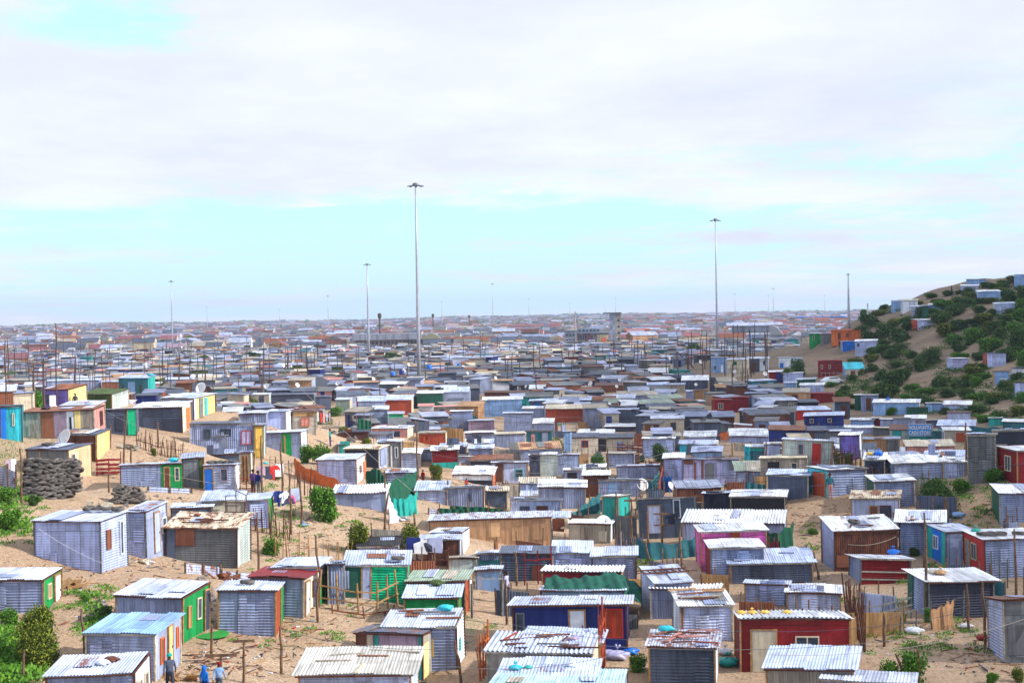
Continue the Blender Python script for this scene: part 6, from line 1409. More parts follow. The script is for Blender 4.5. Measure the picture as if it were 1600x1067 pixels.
def sheet_cloth(name, pts, h, label, col, cat='netting', wav=.12, mat='cloth', thick=.02):
    """hanging or standing cloth along a pixel base line, h metres (list or number)"""
    W3 = [hit(*p)[0] for p in pts]; o0 = W3[0]; n = 28; mb = MB(); hs_ = h if isinstance(h, (list, tuple)) else [h] * len(pts)
    def at(q):
        f = q * (len(W3) - 1); i = min(int(f), len(W3) - 2); return W3[i].lerp(W3[i + 1], f - i) - o0, hs_[i] + (hs_[i + 1] - hs_[i]) * (f - i)
    prev = None; rows = 6
    for side in (0, 1):
        b = len(mb.v)
        for i in range(n + 1):
            p, hh = at(i / n)
            for j in range(rows + 1):
                v = j / rows; mb.v.append((p.x + .05 * math.sin(i * 2.1 + j), p.y + wav * math.sin(i * 1.1 + v * 2) * (1 - .4 * v) + side * thick, p.z - .1 + (hh + .1 + .08 * math.sin(i * .7) - .06 * abs(math.sin(i * math.pi / 7))) * v))
        for i in range(n):
            for j in range(rows):
                a = b + i * (rows + 1) + j; mb.f.append((a, a + rows + 1, a + rows + 2, a + 1)); mb.uv += [(0, 0)] * 4; mb.mi.append(0)
    o = mb.build(name, M[mat], None, PAL[col], loc=o0, smooth=True); tag(o, label, cat); return o
sheet_cloth('shade_netting', [(572, 764), (588, 768), (602, 768)], [1.3, 1.9, 1.2], 'dark green netting bulging over a frame beside the near-black shack', 'E')
sheet_cloth('shade_netting', [(602, 792), (625, 786), (651, 776)], [1.7, 1.9, 1.9], 'dark green netting fence enclosing the low zinc shed', 'E')
sheet_cloth('shade_netting', [(612, 806), (632, 808), (652, 802)], [1.2, 1.3, 1.5], 'teal netting fence next to the wavy white roof', 't')
sheet_cloth('shade_netting', [(893, 812), (915, 804), (938, 802)], [.4, .9, 1.6], 'teal netting sloping down beside the turquoise shed', 'T')
sheet_cloth('shade_netting', [(990, 870), (1015, 876), (1062, 872), (1090, 868)], [1.2, 1.1, 1.0, 1.3], 'dark blue netting fence below the slate blue house', 'T')
sheet_cloth('shade_netting', [(1195, 862), (1215, 868), (1240, 856)], [1.3, 1.4, 1.6], 'dark green cloth fence behind the broad white roof', 'E')
sheet_cloth('shade_netting', [(1518, 683), (1560, 685), (1640, 688)], [1.2, 1.3, 1.3], 'long teal netting fence behind the tall drab shed', 'T')
sheet_cloth('shade_netting', [(1005, 764), (1018, 772), (1030, 764)], [1.0, 1.1, 1.6], 'green netting corner by the small satellite dish', 'T')
sheet_cloth('shade_netting', [(660, 672), (690, 676), (705, 664)], [1.2, 1.5, 1.6], 'dark green netting fence beneath the forest green shack', 'E')
sheet_cloth('orange_netting', [(460, 742), (480, 752), (520, 764), (540, 768)], [1.3, 1.0, .9, .4], 'rust-orange netting running down the slope to the pale shack', 'o')
sheet_cloth('blue_sheet', [(1033, 768), (1050, 768)], 1.3, 'bright blue sheet hung between posts behind the slate blue house', 'B', 'sheet', .04)
sheet_cloth('orange_sheet', [(1301, 714), (1332, 716)], 1.5, 'bright orange sheet hanging in front of the purple shack', 'o', 'sheet', .05)
sheet_cloth('olive_sheet', [(1303, 727), (1334, 728)], 1.0, 'olive-brown sheet beneath the orange one', 'e', 'sheet', .05)
sheet_cloth('white_sheet', [(608, 818), (623, 816)], [1.9, .4], 'torn white sheet tied to the leaning stake', 'w', 'sheet', .05)
sheet_cloth('striped_cloth', [(1456, 985), (1490, 982)], [1.0, 1.4], 'tan and brown cloth hanging on the yard fence', 'N', 'cloth', .02)
sheet_cloth('green_cloth', [(1184, 610 + 5), (1190, 615)], 1.0, 'small green cloth by a far grey hut', 'E', 'cloth')
sheet_cloth('blue_sheet', [(1164, 728), (1172, 730)], 2.0, 'sky-blue sheet blowing beside the teal shack', 'q', 'sheet', .2)

# draped green tarp
P0, t0 = hit(846, 966); ppm = FPX / t0; mb = MB(); nx, ny = 90, 30; b = 0
for i in range(nx + 1):
    for j in range(ny + 1):
        u, v = i / nx, j / ny; x = u * 155 / ppm + .3 * v; 
        top = 2.15 + .15 * math.exp(-((u - .62) / .28) ** 2) - 1.2 * max(0, u - .8) ** 1 * 3.0
        z = top * (v ** .45 if v < 1 else 1) * (1 if v < .75 else 1 - (v - .75) * .25) * (.55 + .45 * min(1, v * 2)) 
        z = max(z * .86 - .25, .6 + .25 * math.sin(u * 9)) + .06 * math.sin(u * 23 + v * 5) + .07 * math.sin(u * 9 - v * 11) + .035 * math.sin(u * 61 + v * 8) + .03 * math.sin(u * 37 - v * 21)
        mb.v.append((x, -.45 + v * 3.4 + .06 * math.sin(u * 31), z))
for i in range(nx):
    for j in range(ny):
        a = i * (ny + 1) + j; mb.f.append((a, a + ny + 1, a + ny + 2, a + 1)); mb.uv += [(0, 0)] * 4; mb.mi.append(0)
o = mb.build('tarp', M['cloth'], None, (.012, .10, .075), loc=P0 + Vector((0, 0, .1)), smooth=True); tag(o, 'large dark green tarp draped over a shack behind the navy blue house', 'tarp')
so = o.modifiers.new('thick', 'SOLIDIFY'); so.thickness = .02

# retaining wall of tyres
def tyre_mesh():
    mb = MB(); n, m_ = 16, 6
    for i in range(n):
        for k in range(m_):
            a = 2 * math.pi * i / n; q = 2 * math.pi * k / m_; rr_ = .25 + .09 * math.cos(q); mb.v.append((rr_ * math.cos(a), rr_ * math.sin(a), .09 + .09 * math.sin(q)))
    for i in range(n):
        for k in range(m_): mb.f.append((i * m_ + k, ((i + 1) % n) * m_ + k, ((i + 1) % n) * m_ + (k + 1) % m_, i * m_ + (k + 1) % m_)); mb.uv += [(0, 0)] * 4; mb.mi.append(0)
    return mb
ty0 = tyre_mesh().build('tyre', M['rubber'], smooth=True); used = [False]
def tyre(loc, label, group, s=1.0, tilt=0):
    o = ty0 if not used[0] else ty0.copy()
    if used[0]: COL.objects.link(o)
    used[0] = True; o.location = loc; o.scale = (s * 1.15, s * 1.15, s * 1.1); o.rotation_euler = (tilt, PR.uniform(-.1, .1), PR.uniform(0, 6)); tag(o, label, 'tyre', group); return o
cntT = 0
for r_ in range(9):
    for k in range(15 - (r_ < 2) * 2):
        x = 40 + k * 5.6 + (2.8 if r_ % 2 else 0); yb = 776 - r_ * 8.0
        P, t = hit(40 + k * 5.6, 778); P2 = P.copy(); P2.z += r_ * .27; P2.y += r_ * .12
        if x > 122 - r_ * 1.5 + 6: continue
        tyre(P2 + Vector((0, 0, PR.uniform(-.05, .05))), 'black tyre packed into the retaining wall by the leaning cream shack', 'tyres of the retaining wall', 1.05, PR.uniform(.1, .5)); cntT += 1
for r_ in range(5):
    for k in range(9 - r_):
        P, t = hit(178 + k * 6 + r_ * 2, 786); P.z += r_ * .22; tyre(P, 'black tyre in the heap below the grey shack with green front', 'tyres in the heap', 1, PR.uniform(.1, .7))
def on_roof(rec, u, v, dz=.03):
    q = rec['root']; z = rec['H'] + (rec['Hb'] - rec['H']) * v + .06 + dz
    ang = q.rotation_euler.z; p = Vector((u * rec['W'], v * rec['D'], 0)); p.rotate(Matrix.Rotation(ang, 3, 'Z')); return Vector(q.location) + p + Vector((0, 0, z)), math.atan2(rec['Hb'] - rec['H'], rec['D'])
def rec(nick): return next(r_ for r_ in SHACKS if r_['nick'] == nick)
def near_rec(x, y_): return min(SHACKS, key=lambda r_: abs(r_['x'] - x) + abs(r_['y'] - y_))
for nick, us, v in (('green-doored shack', (.45,), .45), ('bright green shack', (.86,), .15), ('big lavender shack', (.45, .6, .75, .9), .92), ('shack with blue door', (.15, .38, .62, .85), .5), ('red-ended shack with tyres', (.05, .16, .28, .5, .8), .3), ('leaning cream shack', (.2, .3), .5)):
    for u in us:
        p, tl = on_roof(rec(nick), u, v); tyre(p, 'black tyre weighing down the roof of the ' + nick, 'tyres on roofs', .95, tl * .9)
for (x, y_) in ((925, 668), (920, 672), (1090, 673), (1330, 840)):
    r_ = near_rec(x, y_); p, tl = on_roof(r_, .4, .4); tyre(p, 'black tyre lying on a roof of the ' + (r_['nick'] or 'mid-distance row'), 'tyres on roofs', 1, tl)

# bags, buckets and bundles on roofs
def bundle(loc, label, col, s=.35, name='plastic_bag', cat='bag', knot=True):
    s *= .85; mb = MB(); n, m_ = 20, 11; rs = PR.random() * 10
    for i in range(m_ + 1):
        ph = math.pi * i / m_
        for k in range(n):
            a = 2 * math.pi * k / n; q = s * (1 + .13 * math.sin(a * 3 + rs + i) + .1 * math.sin(a * 5 + ph * 4 + rs)); q *= 1 + .08 * math.sin(a * 9 + i * 2.3 + rs * 3) + .06 * math.sin(i * 2.9 + a * 2); mb.v.append((q * math.sin(ph) * math.cos(a), q * .8 * math.sin(ph) * math.sin(a), s * .38 - s * .42 * math.cos(ph) + .05 * s * math.sin(a * 4 + rs)))
    for i in range(m_):
        for k in range(n): mb.f.append((i * n + k, i * n + (k + 1) % n, (i + 1) * n + (k + 1) % n, (i + 1) * n + k)); mb.uv += [(0, 0)] * 4; mb.mi.append(0)
    knot = knot and PR.random() < .3
    if knot:
        for a in (0, 2.2, 4.1): mb.tube([(0, 0, s), (s * .25 * math.cos(a), s * .25 * math.sin(a), s * 1.3)], [.03, .05], 5)
    o = mb.build(name, M['plastic'], None, PAL[col], loc=loc, smooth=True); tag(o, label, cat); return o
for nick, u, v, col, s, lab in (('dark ribbed shack', .2, .8, 'q', .4, 'blue plastic bag on the pinkish rusty roof'), ('roof with blue bags', .15, .35, 'q', .28, 'small blue bag on the lowest bluish roof'), ('roof with blue bags', .28, .4, 't', .2, 'small turquoise bag beside a blue bag'),
    ('roof with blue bags', .75, .5, 'w', .25, 'white lump of plastic on the lowest bluish roof'), ('shack with scrap on its roof', .78, .6, 'm', .26, 'crumpled dark-mauve bundle on the scrap-strewn roof'), ('shack with white ribbed end', .75, .9, 'q', .4, 'flat blue cover on the patchwork roof'),
    ('shack with bowed roof', .55, .9, 'e', .42, 'tuft-like olive bundle on the bowed pale roof'), ('shack with green front', .85, .5, 'q', .42, 'blue domed cover on the green-fronted shack'), ('shack with blue door', .45, .7, 'j', .25, 'small green cover between tyres on the blue-door shack'),
    ('shack with blue door', .75, .75, 'q', .32, 'blue domed cover behind tyres on the blue-door shack'), ('red-ended shack with tyres', .1, .8, 't', .3, 'small teal lump behind the row of roof tyres'), ('dark red shed with rails', .85, .7, 'B', .4, 'blue bundle above the dark red shed with rails'),
    ('teal house', .95, .6, 'q', .6, 'blue water tank cover on the teal house'), ('patchwork shack with pink end', .25, .4, 'k', .4, 'black heap on the patchwork shack roof'), ('weathered ribbed shack', .3, .7, 'R', .25, 'rusty lump on the weathered corrugated roof'),
    ('shack with porch posts', .35, .5, 'N', .35, 'tan bundle lying on the white porch roof'), ('shack with litter on its roof', .55, .45, 'w', .3, 'white plastic can lying on the lowest shack roof'), ('shack with litter on its roof', .62, .6, 'n', .33, 'brown rag heap on the lowest shack roof'),
    ('shack with orange window', .1, .9, 'm', .3, 'mauve bundle on the shack with orange window'), ('light blue long house', .3, .8, 'B', .35, 'blue pack on the long light blue house')):
    p, tl = on_roof(rec(nick), u, v, -.02); bundle(p, lab, col, s)
for (u, lab) in ((.04, 'yellow gourd at the corner end of the white roof'), (.14, 'pair-like yellow gourd clump beside the thin stick'), (.26, 'yellow gourd near the middle of the white roof'), (.47, 'yellow gourd farthest along the white roof of the dark red house')):
    p, tl = on_roof(rec('dark red house with gourds'), u, .55, -.02); bundle(p, lab, 'y', .24, 'gourd', 'gourd')
r_ = near_rec(1367, 730)
p, tl = on_roof(r_, .25, .5, 0); bundle(p, 'yellow tub on a white roof beside the bare-wood shack', 'y', .35, 'tub', 'tub'); p, tl = on_roof(r_, .65, .5, 0); bundle(p, 'bright blue bag on a white roof beside a yellow tub', 'B', .45)
for (x, y_, col, s, lab) in ((1138, 1040, 't', .55, 'turquoise heap of bags in the gap beside the dark ribbed shack'), (1133, 1022, 'w', .4, 'white basin beside the dark ribbed shack'), (985, 1022, 'B', .45, 'blue drum-like bag behind the navy blue house'), (965, 1030, 'v', .6, 'lilac heap of plastic outside the navy blue house'), (951, 1024, 'v', .4, 'smaller lilac plastic heap near the navy blue house'),
    (1428, 990, 'w', .5, 'white washing heap in the sandy yard'), (1537, 1000, 'r', .4, 'dark red bundle at the foot of the stout post'), (1498, 873 + 8, 'd', .3, 'grey bundle by the rail fence'), (1240, 862, 'w', .5, 'white sack heap behind the broad white roof'), (1497, 808, 's', .5, 'pale blue sack lying on the dune sand'),
    (474, 822, 's', .3, 'light blue scrap on the sand slope'), (415, 725, 'q', .25, 'small blue scrap on the sand near the washing'),
    (717, 1008, 't', .42, 'turquoise bundle hanging by the white ribbed end'), (1510, 965 + 16, 'w', .35, 'white basin on the shaded sand'), (875, 664, 't', .35, 'turquoise ball-like bag below the men at the brick-red house')):
    P, t = hit(x, y_); bundle(P, lab, col, s)

def heap(x, y_, label, col, s=.5, n=7):
    P, t = hit(x, y_); mb = MB(); 
    for k in range(n): mb.box((PR.gauss(0, s * .7), PR.gauss(0, s * .4), PR.uniform(.05, .35) * s), (s * PR.uniform(.5, 1.3), s * PR.uniform(.4, .9), .05), PR.uniform(0, 3), tilt=(PR.gauss(0, .5), PR.gauss(0, .5)))
    o = mb.build('scrap_heap', M['timber'], None, PAL[col], loc=P); tag(o, label, 'scrap heap')
heap(113, 918, 'tan cardboard and plank heap by the green-ended shack', 'W', .7, 9); heap(281, 1062, 'orange-tan cardboard heap beside the blue-roofed shack', 'W', .5)
heap(212, 878, 'cream scrap heap on sand by the big pale ribbed shack', 'c', .4); heap(232, 880, 'white scrap pile by the narrow white-doored shack', 'w', .3); heap(1500, 735, 'orange-brown scrap heap on the dune crest', 'W', .6); heap(627, 812, 'white scrap under the torn white sheet', 'w', .4)
heap(200, 700 , 'heap of planks on the slope below the dark shack', 'C', .6, 10); heap(1245, 862, 'pile of brown boards behind the broad white roof', 'n', .6); heap(345, 905, 'pile of rust sheets beside the crumpled fence', 'R', .6); heap(470, 950, 'plank pile before the bright green shack', 'W', .4); heap(700, 905, 'dark plank pile beside the pale green board', 'n', .5)
heap(150, 795, 'sticks dumped under the tyre wall', 'C', .6, 9); heap(60, 900, 'pile of orange-brown boards on the bank above the green-ended shack', 'W', .7, 9)
# scrap and stones
def stones(cx, cy, sx, sy, n, s, label, grp, mat='stone'):
    for k in range(n):
        P, t = hit(PR.gauss(cx, sx), PR.gauss(cy, sy)); mb = MB(); c = s * PR.uniform(.5, 1.3); pts = [(x * c * PR.uniform(.6, 1), y * c * PR.uniform(.6, 1), z * c * PR.uniform(.4, .8)) for x, y, z in ((-1,-1,-1),(1,-1,-1),(1,1,-1),(-1,1,-1),(-.7,-.7,1),(.7,-.7,1),(.7,.7,1),(-.7,.7,1))]
        for f in ((0,1,5,4),(1,2,6,5),(2,3,7,6),(3,0,4,7),(4,5,6,7),(3,2,1,0)): mb.quad([pts[q] for q in f])
        o = mb.build('stone', M[mat], loc=P); o.rotation_euler.z = PR.uniform(0, 6); tag(o, label, 'stone', grp)
stones(322, 925, 6, 14, 26, .22, 'grey stone in the pile beside the green gable wall', 'stones piled by the green gable wall')
stones(155, 965, 22, 14, 26, .18, 'stone in the rubble below the green-ended shack', 'stones in the rubble')
stones(225, 778, 22, 10, 22, .2, 'stone on the tyre heap', 'stones on the tyre heap')
stones(1500, 1000, 40, 25, 16, .12, 'small stone on the shaded sand yard', 'stones in the sandy yard')
stones(560, 680, 20, 3, 20, .4, 'black lump in the scrap heap behind the pink hut', 'black scrap lumps', 'rubber')
# litter on open sand: uncountable
mb = MB(); LM = [FM[FACEMAT.index(c)] for c in ('w', 's', 'R', 'D', 'N', 'X' if 'X' in FACEMAT else 'r')]
for (cx, cy, sx, sy, n) in ((350, 1030, 50, 16, 150), (470, 985, 60, 25, 130), (130, 925, 30, 22, 90), (480, 830, 40, 30, 120), (240, 890, 50, 14, 70), (700, 1000, 90, 40, 70), (1480, 990, 60, 30, 110), (1270, 800, 40, 25, 110), (1010, 890, 40, 12, 70), (780, 700, 20, 40, 60), (330, 720, 120, 30, 160), (1520, 800, 40, 25, 60), (1550, 1040, 40, 14, 60), (1440, 600, 90, 60, 120), (1160, 745, 30, 14, 40), (560, 800, 50, 30, 60)):
    for _ in range(n):
        P, t = hit(PR.gauss(cx, sx), PR.gauss(cy, sy))
        a = PR.uniform(0, 6); s = PR.uniform(.03, .12); tw = PR.random() < .6; mb.box((P.x, P.y, P.z + .03), (s * PR.uniform(3, 12), .03, .03) if tw else (s * PR.uniform(.6, 2), s, .04), a, PR.choice((2, 3, 4, 4, 2)) if tw else PR.choice((0, 0, 1, 2, 3, 3, 4, 5)))
o = mb.build('litter', LM); tag(o, 'scraps of litter, sticks and twigs scattered over the sand', 'litter', kind='stuff')

# satellite dishes
def dish(loc, label, s=.45, az=0, onpole=1.0):
    root = empty('satellite_dish', loc); tag(root, label, 'satellite dish', 'satellite dishes on roofs and poles')
    mb = MB(); mb.tube([(0, 0, -.2), (0, 0, onpole)], .03, 6); mb.build('pole', M['mast'], root)
    d = MB(); n = 18
    prof = [(0.001, 0), (s * .4, .035 * s * 2), (s * .75, .12 * s * 2), (s, .22 * s * 2)]
    b = MB(); b.lathe(prof, n); 
    vs = []
    Rm = Matrix.Rotation(az, 3, 'Z') @ Matrix.Rotation(R(62), 3, 'X')
    for v in b.v:
        q = Rm @ Vector((v[0], v[1] * 1.12, v[2])); vs.append((q.x, q.y, q.z + onpole + s * .6))
    b.v = vs; o = b.build('dish', M['white'], root, smooth=True); so = o.modifiers.new('t', 'SOLIDIFY'); so.thickness = .02
    a = MB(); tip = Rm @ Vector((0, 0, s * 1.3)); foot = Rm @ Vector((0, -s * 1.0, .2 * s)); up = Vector((0, 0, onpole + s * .6)); a.tube([foot + up, tip + up + Vector((0, 0, -.1 * s))], .018, 5); a.box(tuple(tip + up), (.08, .08, .12)); a.build('feed_arm', M['lampmetal'], root)
    return root
for (x, y_, s, az, onp, lab) in ((104, 722, .62, -.6, 1.3, 'large white satellite dish leaning against the leaning cream shack'), (943, 846, .55, .2, .8, 'tall white satellite dish at the beige ribbed shack'), (1003, 775, .5, .3, .6, 'white satellite dish beside the green netting'), (1047, 779, .35, .9, .8, 'narrow white dish seen edge-on by the blue sheet'),
    (997, 668, .4, .5, .5, 'small white dish above the cream house'), (3, 600, .6, -.5, 2.0, 'white dish cut by the picture edge among far poles'), (575, 622, .4, .2, 2.0, 'white dish above the brick-red long shack'), (528, 620, .4, -.2, 2.3, 'white dish on a white pole beside the hipped house')):
    P, t = hit(x, y_); dish(P, lab, s, az, onp)
p, tl = on_roof(rec('shack with striped end'), .98, .4); dish(p, 'white satellite dish on top of the shack with striped end', .5, -.3, .3)
k = 0; first = None
while k < 64:
    x = PR.uniform(0, 1200); yb = PR.uniform(548, 632)
    P, t = hit(x, yb); k += 1
    if PR.random() < .3: s = .45
    else: s = .35
    P.z += 2.0
    if first is None: first = dish(P, uniq('tiny white dish on a pole', x, yb - 14), .42, .1, .7); o = first
    else: o = copy_tree(first); o.location = P; o.rotation_euler.z = PR.uniform(-.8, .8); q = PR.uniform(.6, 1.1); o.scale = (q, q, q); o['label'] = uniq('tiny white dish on a pole', x, yb - 14, 16, None, 'far rooftops')

# blue barrel tanks
def barrel(x, yb, label, col='B', r=.6, h=1.3, up=2.2):
    P, t = hit(x, yb); root = empty('water_tank', P); tag(root, label, 'water tank')
    mb = MB(); mb.lathe([(.01, up), (r, up), (r * 1.03, up + h * .3), (r, up + h * .33), (r * 1.03, up + h * .66), (r, up + h * .7), (r, up + h * .92), (r * .3, up + h), (.01, up + h)], 16); mb.build('barrel', M['plastic'], root, PAL[col], smooth=True)
    mb = MB()
    for a in (.8, 2.4, 3.9, 5.5): mb.tube([(r * .8 * math.cos(a), r * .8 * math.sin(a), -.3), (r * .8 * math.cos(a), r * .8 * math.sin(a), up)], .05, 5)
    mb.build('stand', M['wood'], root)
barrel(614, 606, 'round blue tank with white disc near the salmon long roof'); barrel(671, 592, 'blue tank beneath the red box container'); barrel(628, 602, 'dark blue tank beside the mint green hut', 'b'); barrel(717, 590, 'small blue tank on the long teal building', 'B', .45, .9, 2.6)

# cars
def car(x, yb, label, col, ang):
    P, t = hit(x, yb); root = empty('parked_car', P, ang); tag(root, label, 'car', 'cars parked among the far shacks')
    prof = [(-2.1, .35), (-2.1, .8), (-1.6, .95), (-.9, 1.4), (.7, 1.42), (1.3, .98), (2.05, .85), (2.15, .35)]; mb = MB()
    for i in range(len(prof) - 1):
        (a, za), (b_, zb) = prof[i], prof[i + 1]; ia = .75 if za > 1.2 else .85; ib = .75 if zb > 1.2 else .85
        mb.quad([(a, -ia, za), (b_, -ib, zb), (b_, ib, zb), (a, ia, za)])
    for sgn in (-1, 1): mb.quad([(q[0], sgn * (.75 if q[1] > 1.2 else .85), q[1]) for q in (prof if sgn < 0 else prof[::-1])])
    mb.build('body', M['plastic'], root, PAL[col])
    for sgn in (-1, 1):
        mb = MB(); mb.quad([(-1.4, sgn * .83, 1.0), (-.85, sgn * .79, 1.33), (.65, sgn * .79, 1.35), (1.15, sgn * .83, 1.0)]); mb.build('window', M['glass'], root)
        for xx in (-1.35, 1.35):
            mb = MB(); b0 = len(mb.v); mb.tube([(xx, sgn * .72, .33), (xx, sgn * .9, .33)], .33, 12); mb.build('wheel', M['rubber'], root)
car(952, 597, 'pale blue car parked at the corner of the far sandy street', 's', .3); car(1040, 574, 'white and blue van-like car on the far street', 'L', 0); car(1300, 601, 'white car on the slope below the dark red stilt house', 'w', .4); car(958, 645, 'grey car hidden between mid-distance shacks', 'z', .1); car(1010, 570, 'small red car on the far street', 'X', .2)

# sign
r_ = rec('store with blue sign'); q = r_['root']; Wd = r_['W']
sg = empty('store_sign', q.matrix_basis @ Vector((-.05, -.32, 0)) if False else q.location, q.rotation_euler.z); tag(sg, 'blue and white lettered store sign on the turquoise wall under the brown roof', 'sign')
mb = MB(); mb.box((Wd * .5, -.28, 1.15), (Wd * 1.05, .05, 1.35)); mb.build('board', M['paint'], sg, (.02, .25, .70))
mb = MB(); 
for z in (.49, 1.81): mb.box((Wd * .5, -.30, z), (Wd * 1.05 + .06, .07, .05))
mb.build('frame', M['paint'], sg, PAL['w'])
for s_, z in (('NOLUVUNTU', 1.22), ('CASH STORE', .6)):
    cu_ = bpy.data.curves.new('lettering', 'FONT'); cu_.body = s_; cu_.size = .62; cu_.extrude = .012; cu_.offset = .012; cu_.align_x = 'CENTER'; cu_.space_character = 1.0
    me_o = bpy.data.objects.new('lettering', cu_); COL.objects.link(me_o); bpy.context.view_layer.update()
    dg = bpy.context.evaluated_depsgraph_get(); me_ = bpy.data.meshes.new_from_object(me_o.evaluated_get(dg)); bpy.data.objects.remove(me_o)
    lo = bpy.data.objects.new('lettering', me_); COL.objects.link(lo); me_.materials.clear(); me_.materials.append(M['white']); lo.parent = sg
    wd = max(v.co.x for v in me_.vertices) - min(v.co.x for v in me_.vertices); lo.scale = (Wd * .98 / wd, 1, 1); lo.location = (Wd * .5, -.325, z); lo.rotation_euler = (R(90), 0, 0)
# fern-green mat
P, t = hit(330, 992); mb = MB(); nseg = 20
mb.quad([(.8 * math.cos(6.283 * k / nseg) * (1 + .1 * math.sin(k * 3)), 1.0 * math.sin(6.283 * k / nseg), .06 + (0)) for k in range(nseg)])
o = mb.build('mat', M['cloth'], None, (.03, .30, .05), loc=P); so = o.modifiers.new('t', 'SOLIDIFY'); so.thickness = .04; tag(o, 'small bright green mat on sand beside the green gable wall', 'mat')
# scrap lying on roofs: ladder frames, planks, metal strips
def plank(nick, u, v, L_, a, label, col='R', w=.16, th=.05, dz=0, name='plank'):
    r_ = rec(nick); p, tl = on_roof(r_, u, v, .05 + dz); mb = MB(); mb.box((0, 0, 0), (L_, w, th)); o = mb.build(name, M['timber'], None, PAL[col], loc=p); o.rotation_euler = (math.cos(a) * tl, -math.sin(a) * tl * 0, r_['root'].rotation_euler.z + a); tag(o, label, 'plank', 'planks and strips on roofs'); return o
for nick, n_, cols in (('shack with scrap on its roof', 9, 'RnOA'), ('dark ribbed shack', 9, 'ROnP'), ('shack with white tilted roof', 7, 'RNnC'), ('long striped roof', 5, 'cCRn'), ('weathered ribbed shack', 5, 'Rn'), ('long pink hut', 3, 'nR'), ('green-white' if False else 'shack with yellow boards', 3, 'nA'), ('shack with white ribbed end', 4, 'wAR'), ('rust brown shack', 3, 'nA'), ('shack with broad white roof', 2, 'zA'), ('lavender rusty shack', 4, 'nR'), ('shack with green front', 2, 'R')):
    for k in range(n_): plank(nick, .12 + .76 * (k + PR.uniform(.1, .9)) / n_, PR.uniform(.1, .9), PR.uniform(.7, 2.2), PR.gauss(0, .25) + (0 if PR.random() < .75 else 1.3), ('loose strip on the %s, number %s from its end' % (nick, ('one', 'two', 'three', 'four', 'five', 'six', 'seven', 'eight', 'nine', 'ten')[k])), PR.choice(cols), PR.uniform(.06, .2))
for k, lab in enumerate(('rusty ladder-like frame lying on the tilted pale roof', 'second rusty frame lower on the tilted pale roof')):
    r_ = rec('shack with ladder on its roof'); p, tl = on_roof(r_, .3 + .35 * k, .55, .06); mb = MB()
    for s_ in (-.3, .3): mb.box((0, s_, 0), (1.9, .06, .06))
    for q in range(6): mb.box((-.85 + .34 * q, 0, .003), (.05, .56, .05))
    o = mb.build('ladder', M['timber'], None, PAL['n'], loc=p); o.rotation_euler = (tl, 0, r_['root'].rotation_euler.z + .15); tag(o, lab, 'ladder')
r_ = rec('weathered ribbed shack'); p, tl = on_roof(r_, .8, .9, 0); mb = MB()
for a, b_ in (((-.5, 0, 0), (-.5, 0, 1.0)), ((.1, 0, 0), (.1, 0, 1.3)), ((.7, 0, 0), (.7, 0, 1.0)), ((-.5, 0, .6), (.7, 0, .6)), ((-.5, 0, 1), (.1, 0, 1)), ((.1, 0, 1.3), (.7, 0, 1.0)), ((-.5, .4, 0), (-.5, .4, .7)), ((-.5, 0, .6), (-.5, .4, .6))): mb.tube([a, b_], .03, 5)
o = mb.build('metal_frame', M['pole'], loc=p); tag(o, 'dark bent metal frame standing on the weathered ribbed shack', 'frame')
# steps of loose sheets in front
for (x0_, x1_, yb, h_, lab) in ((290, 345, 896, 16, 'rusty banded sheets stacked as a low fence by the weathered ribbed shack'), (347, 395, 905, 14, 'crumpled rusty sheets fallen beside the low sheet fence'), (232, 300, 768, 8, 'low barrier of light sheets under a rusty rail below the green-fronted shack'), (0, 26, 762, 34, 'pale ribbed sheet fence at the picture edge'), (670, 700, 803, 9, 'low cream board fence below the small pale ribbed shack')):
    P, t = hit(x0_, yb); Q, t2 = hit(x1_, yb + 2); hh = h_ * t / FPX; root = empty('sheet_fence', P); tag(root, lab, 'fence'); d = Q - P; e_ = d.normalized()
    mb = MB(); mb.panel((0, 0, -.2), tuple(d + Vector((0, 0, -.2))), tuple(d + Vector((0, 0, hh * .8))), (0, 0, hh), 'h', .16, .022, (0, -1, 0)); mb.build('sheet', M['nearx'], root, PAL['l'])
    for q in (0, .5, 1): a = MB(); a.box(tuple(d * q + Vector((0, -.06, hh * .5))), (.1, .1, hh * 1.3)); a.build('post', M['wood'], root)

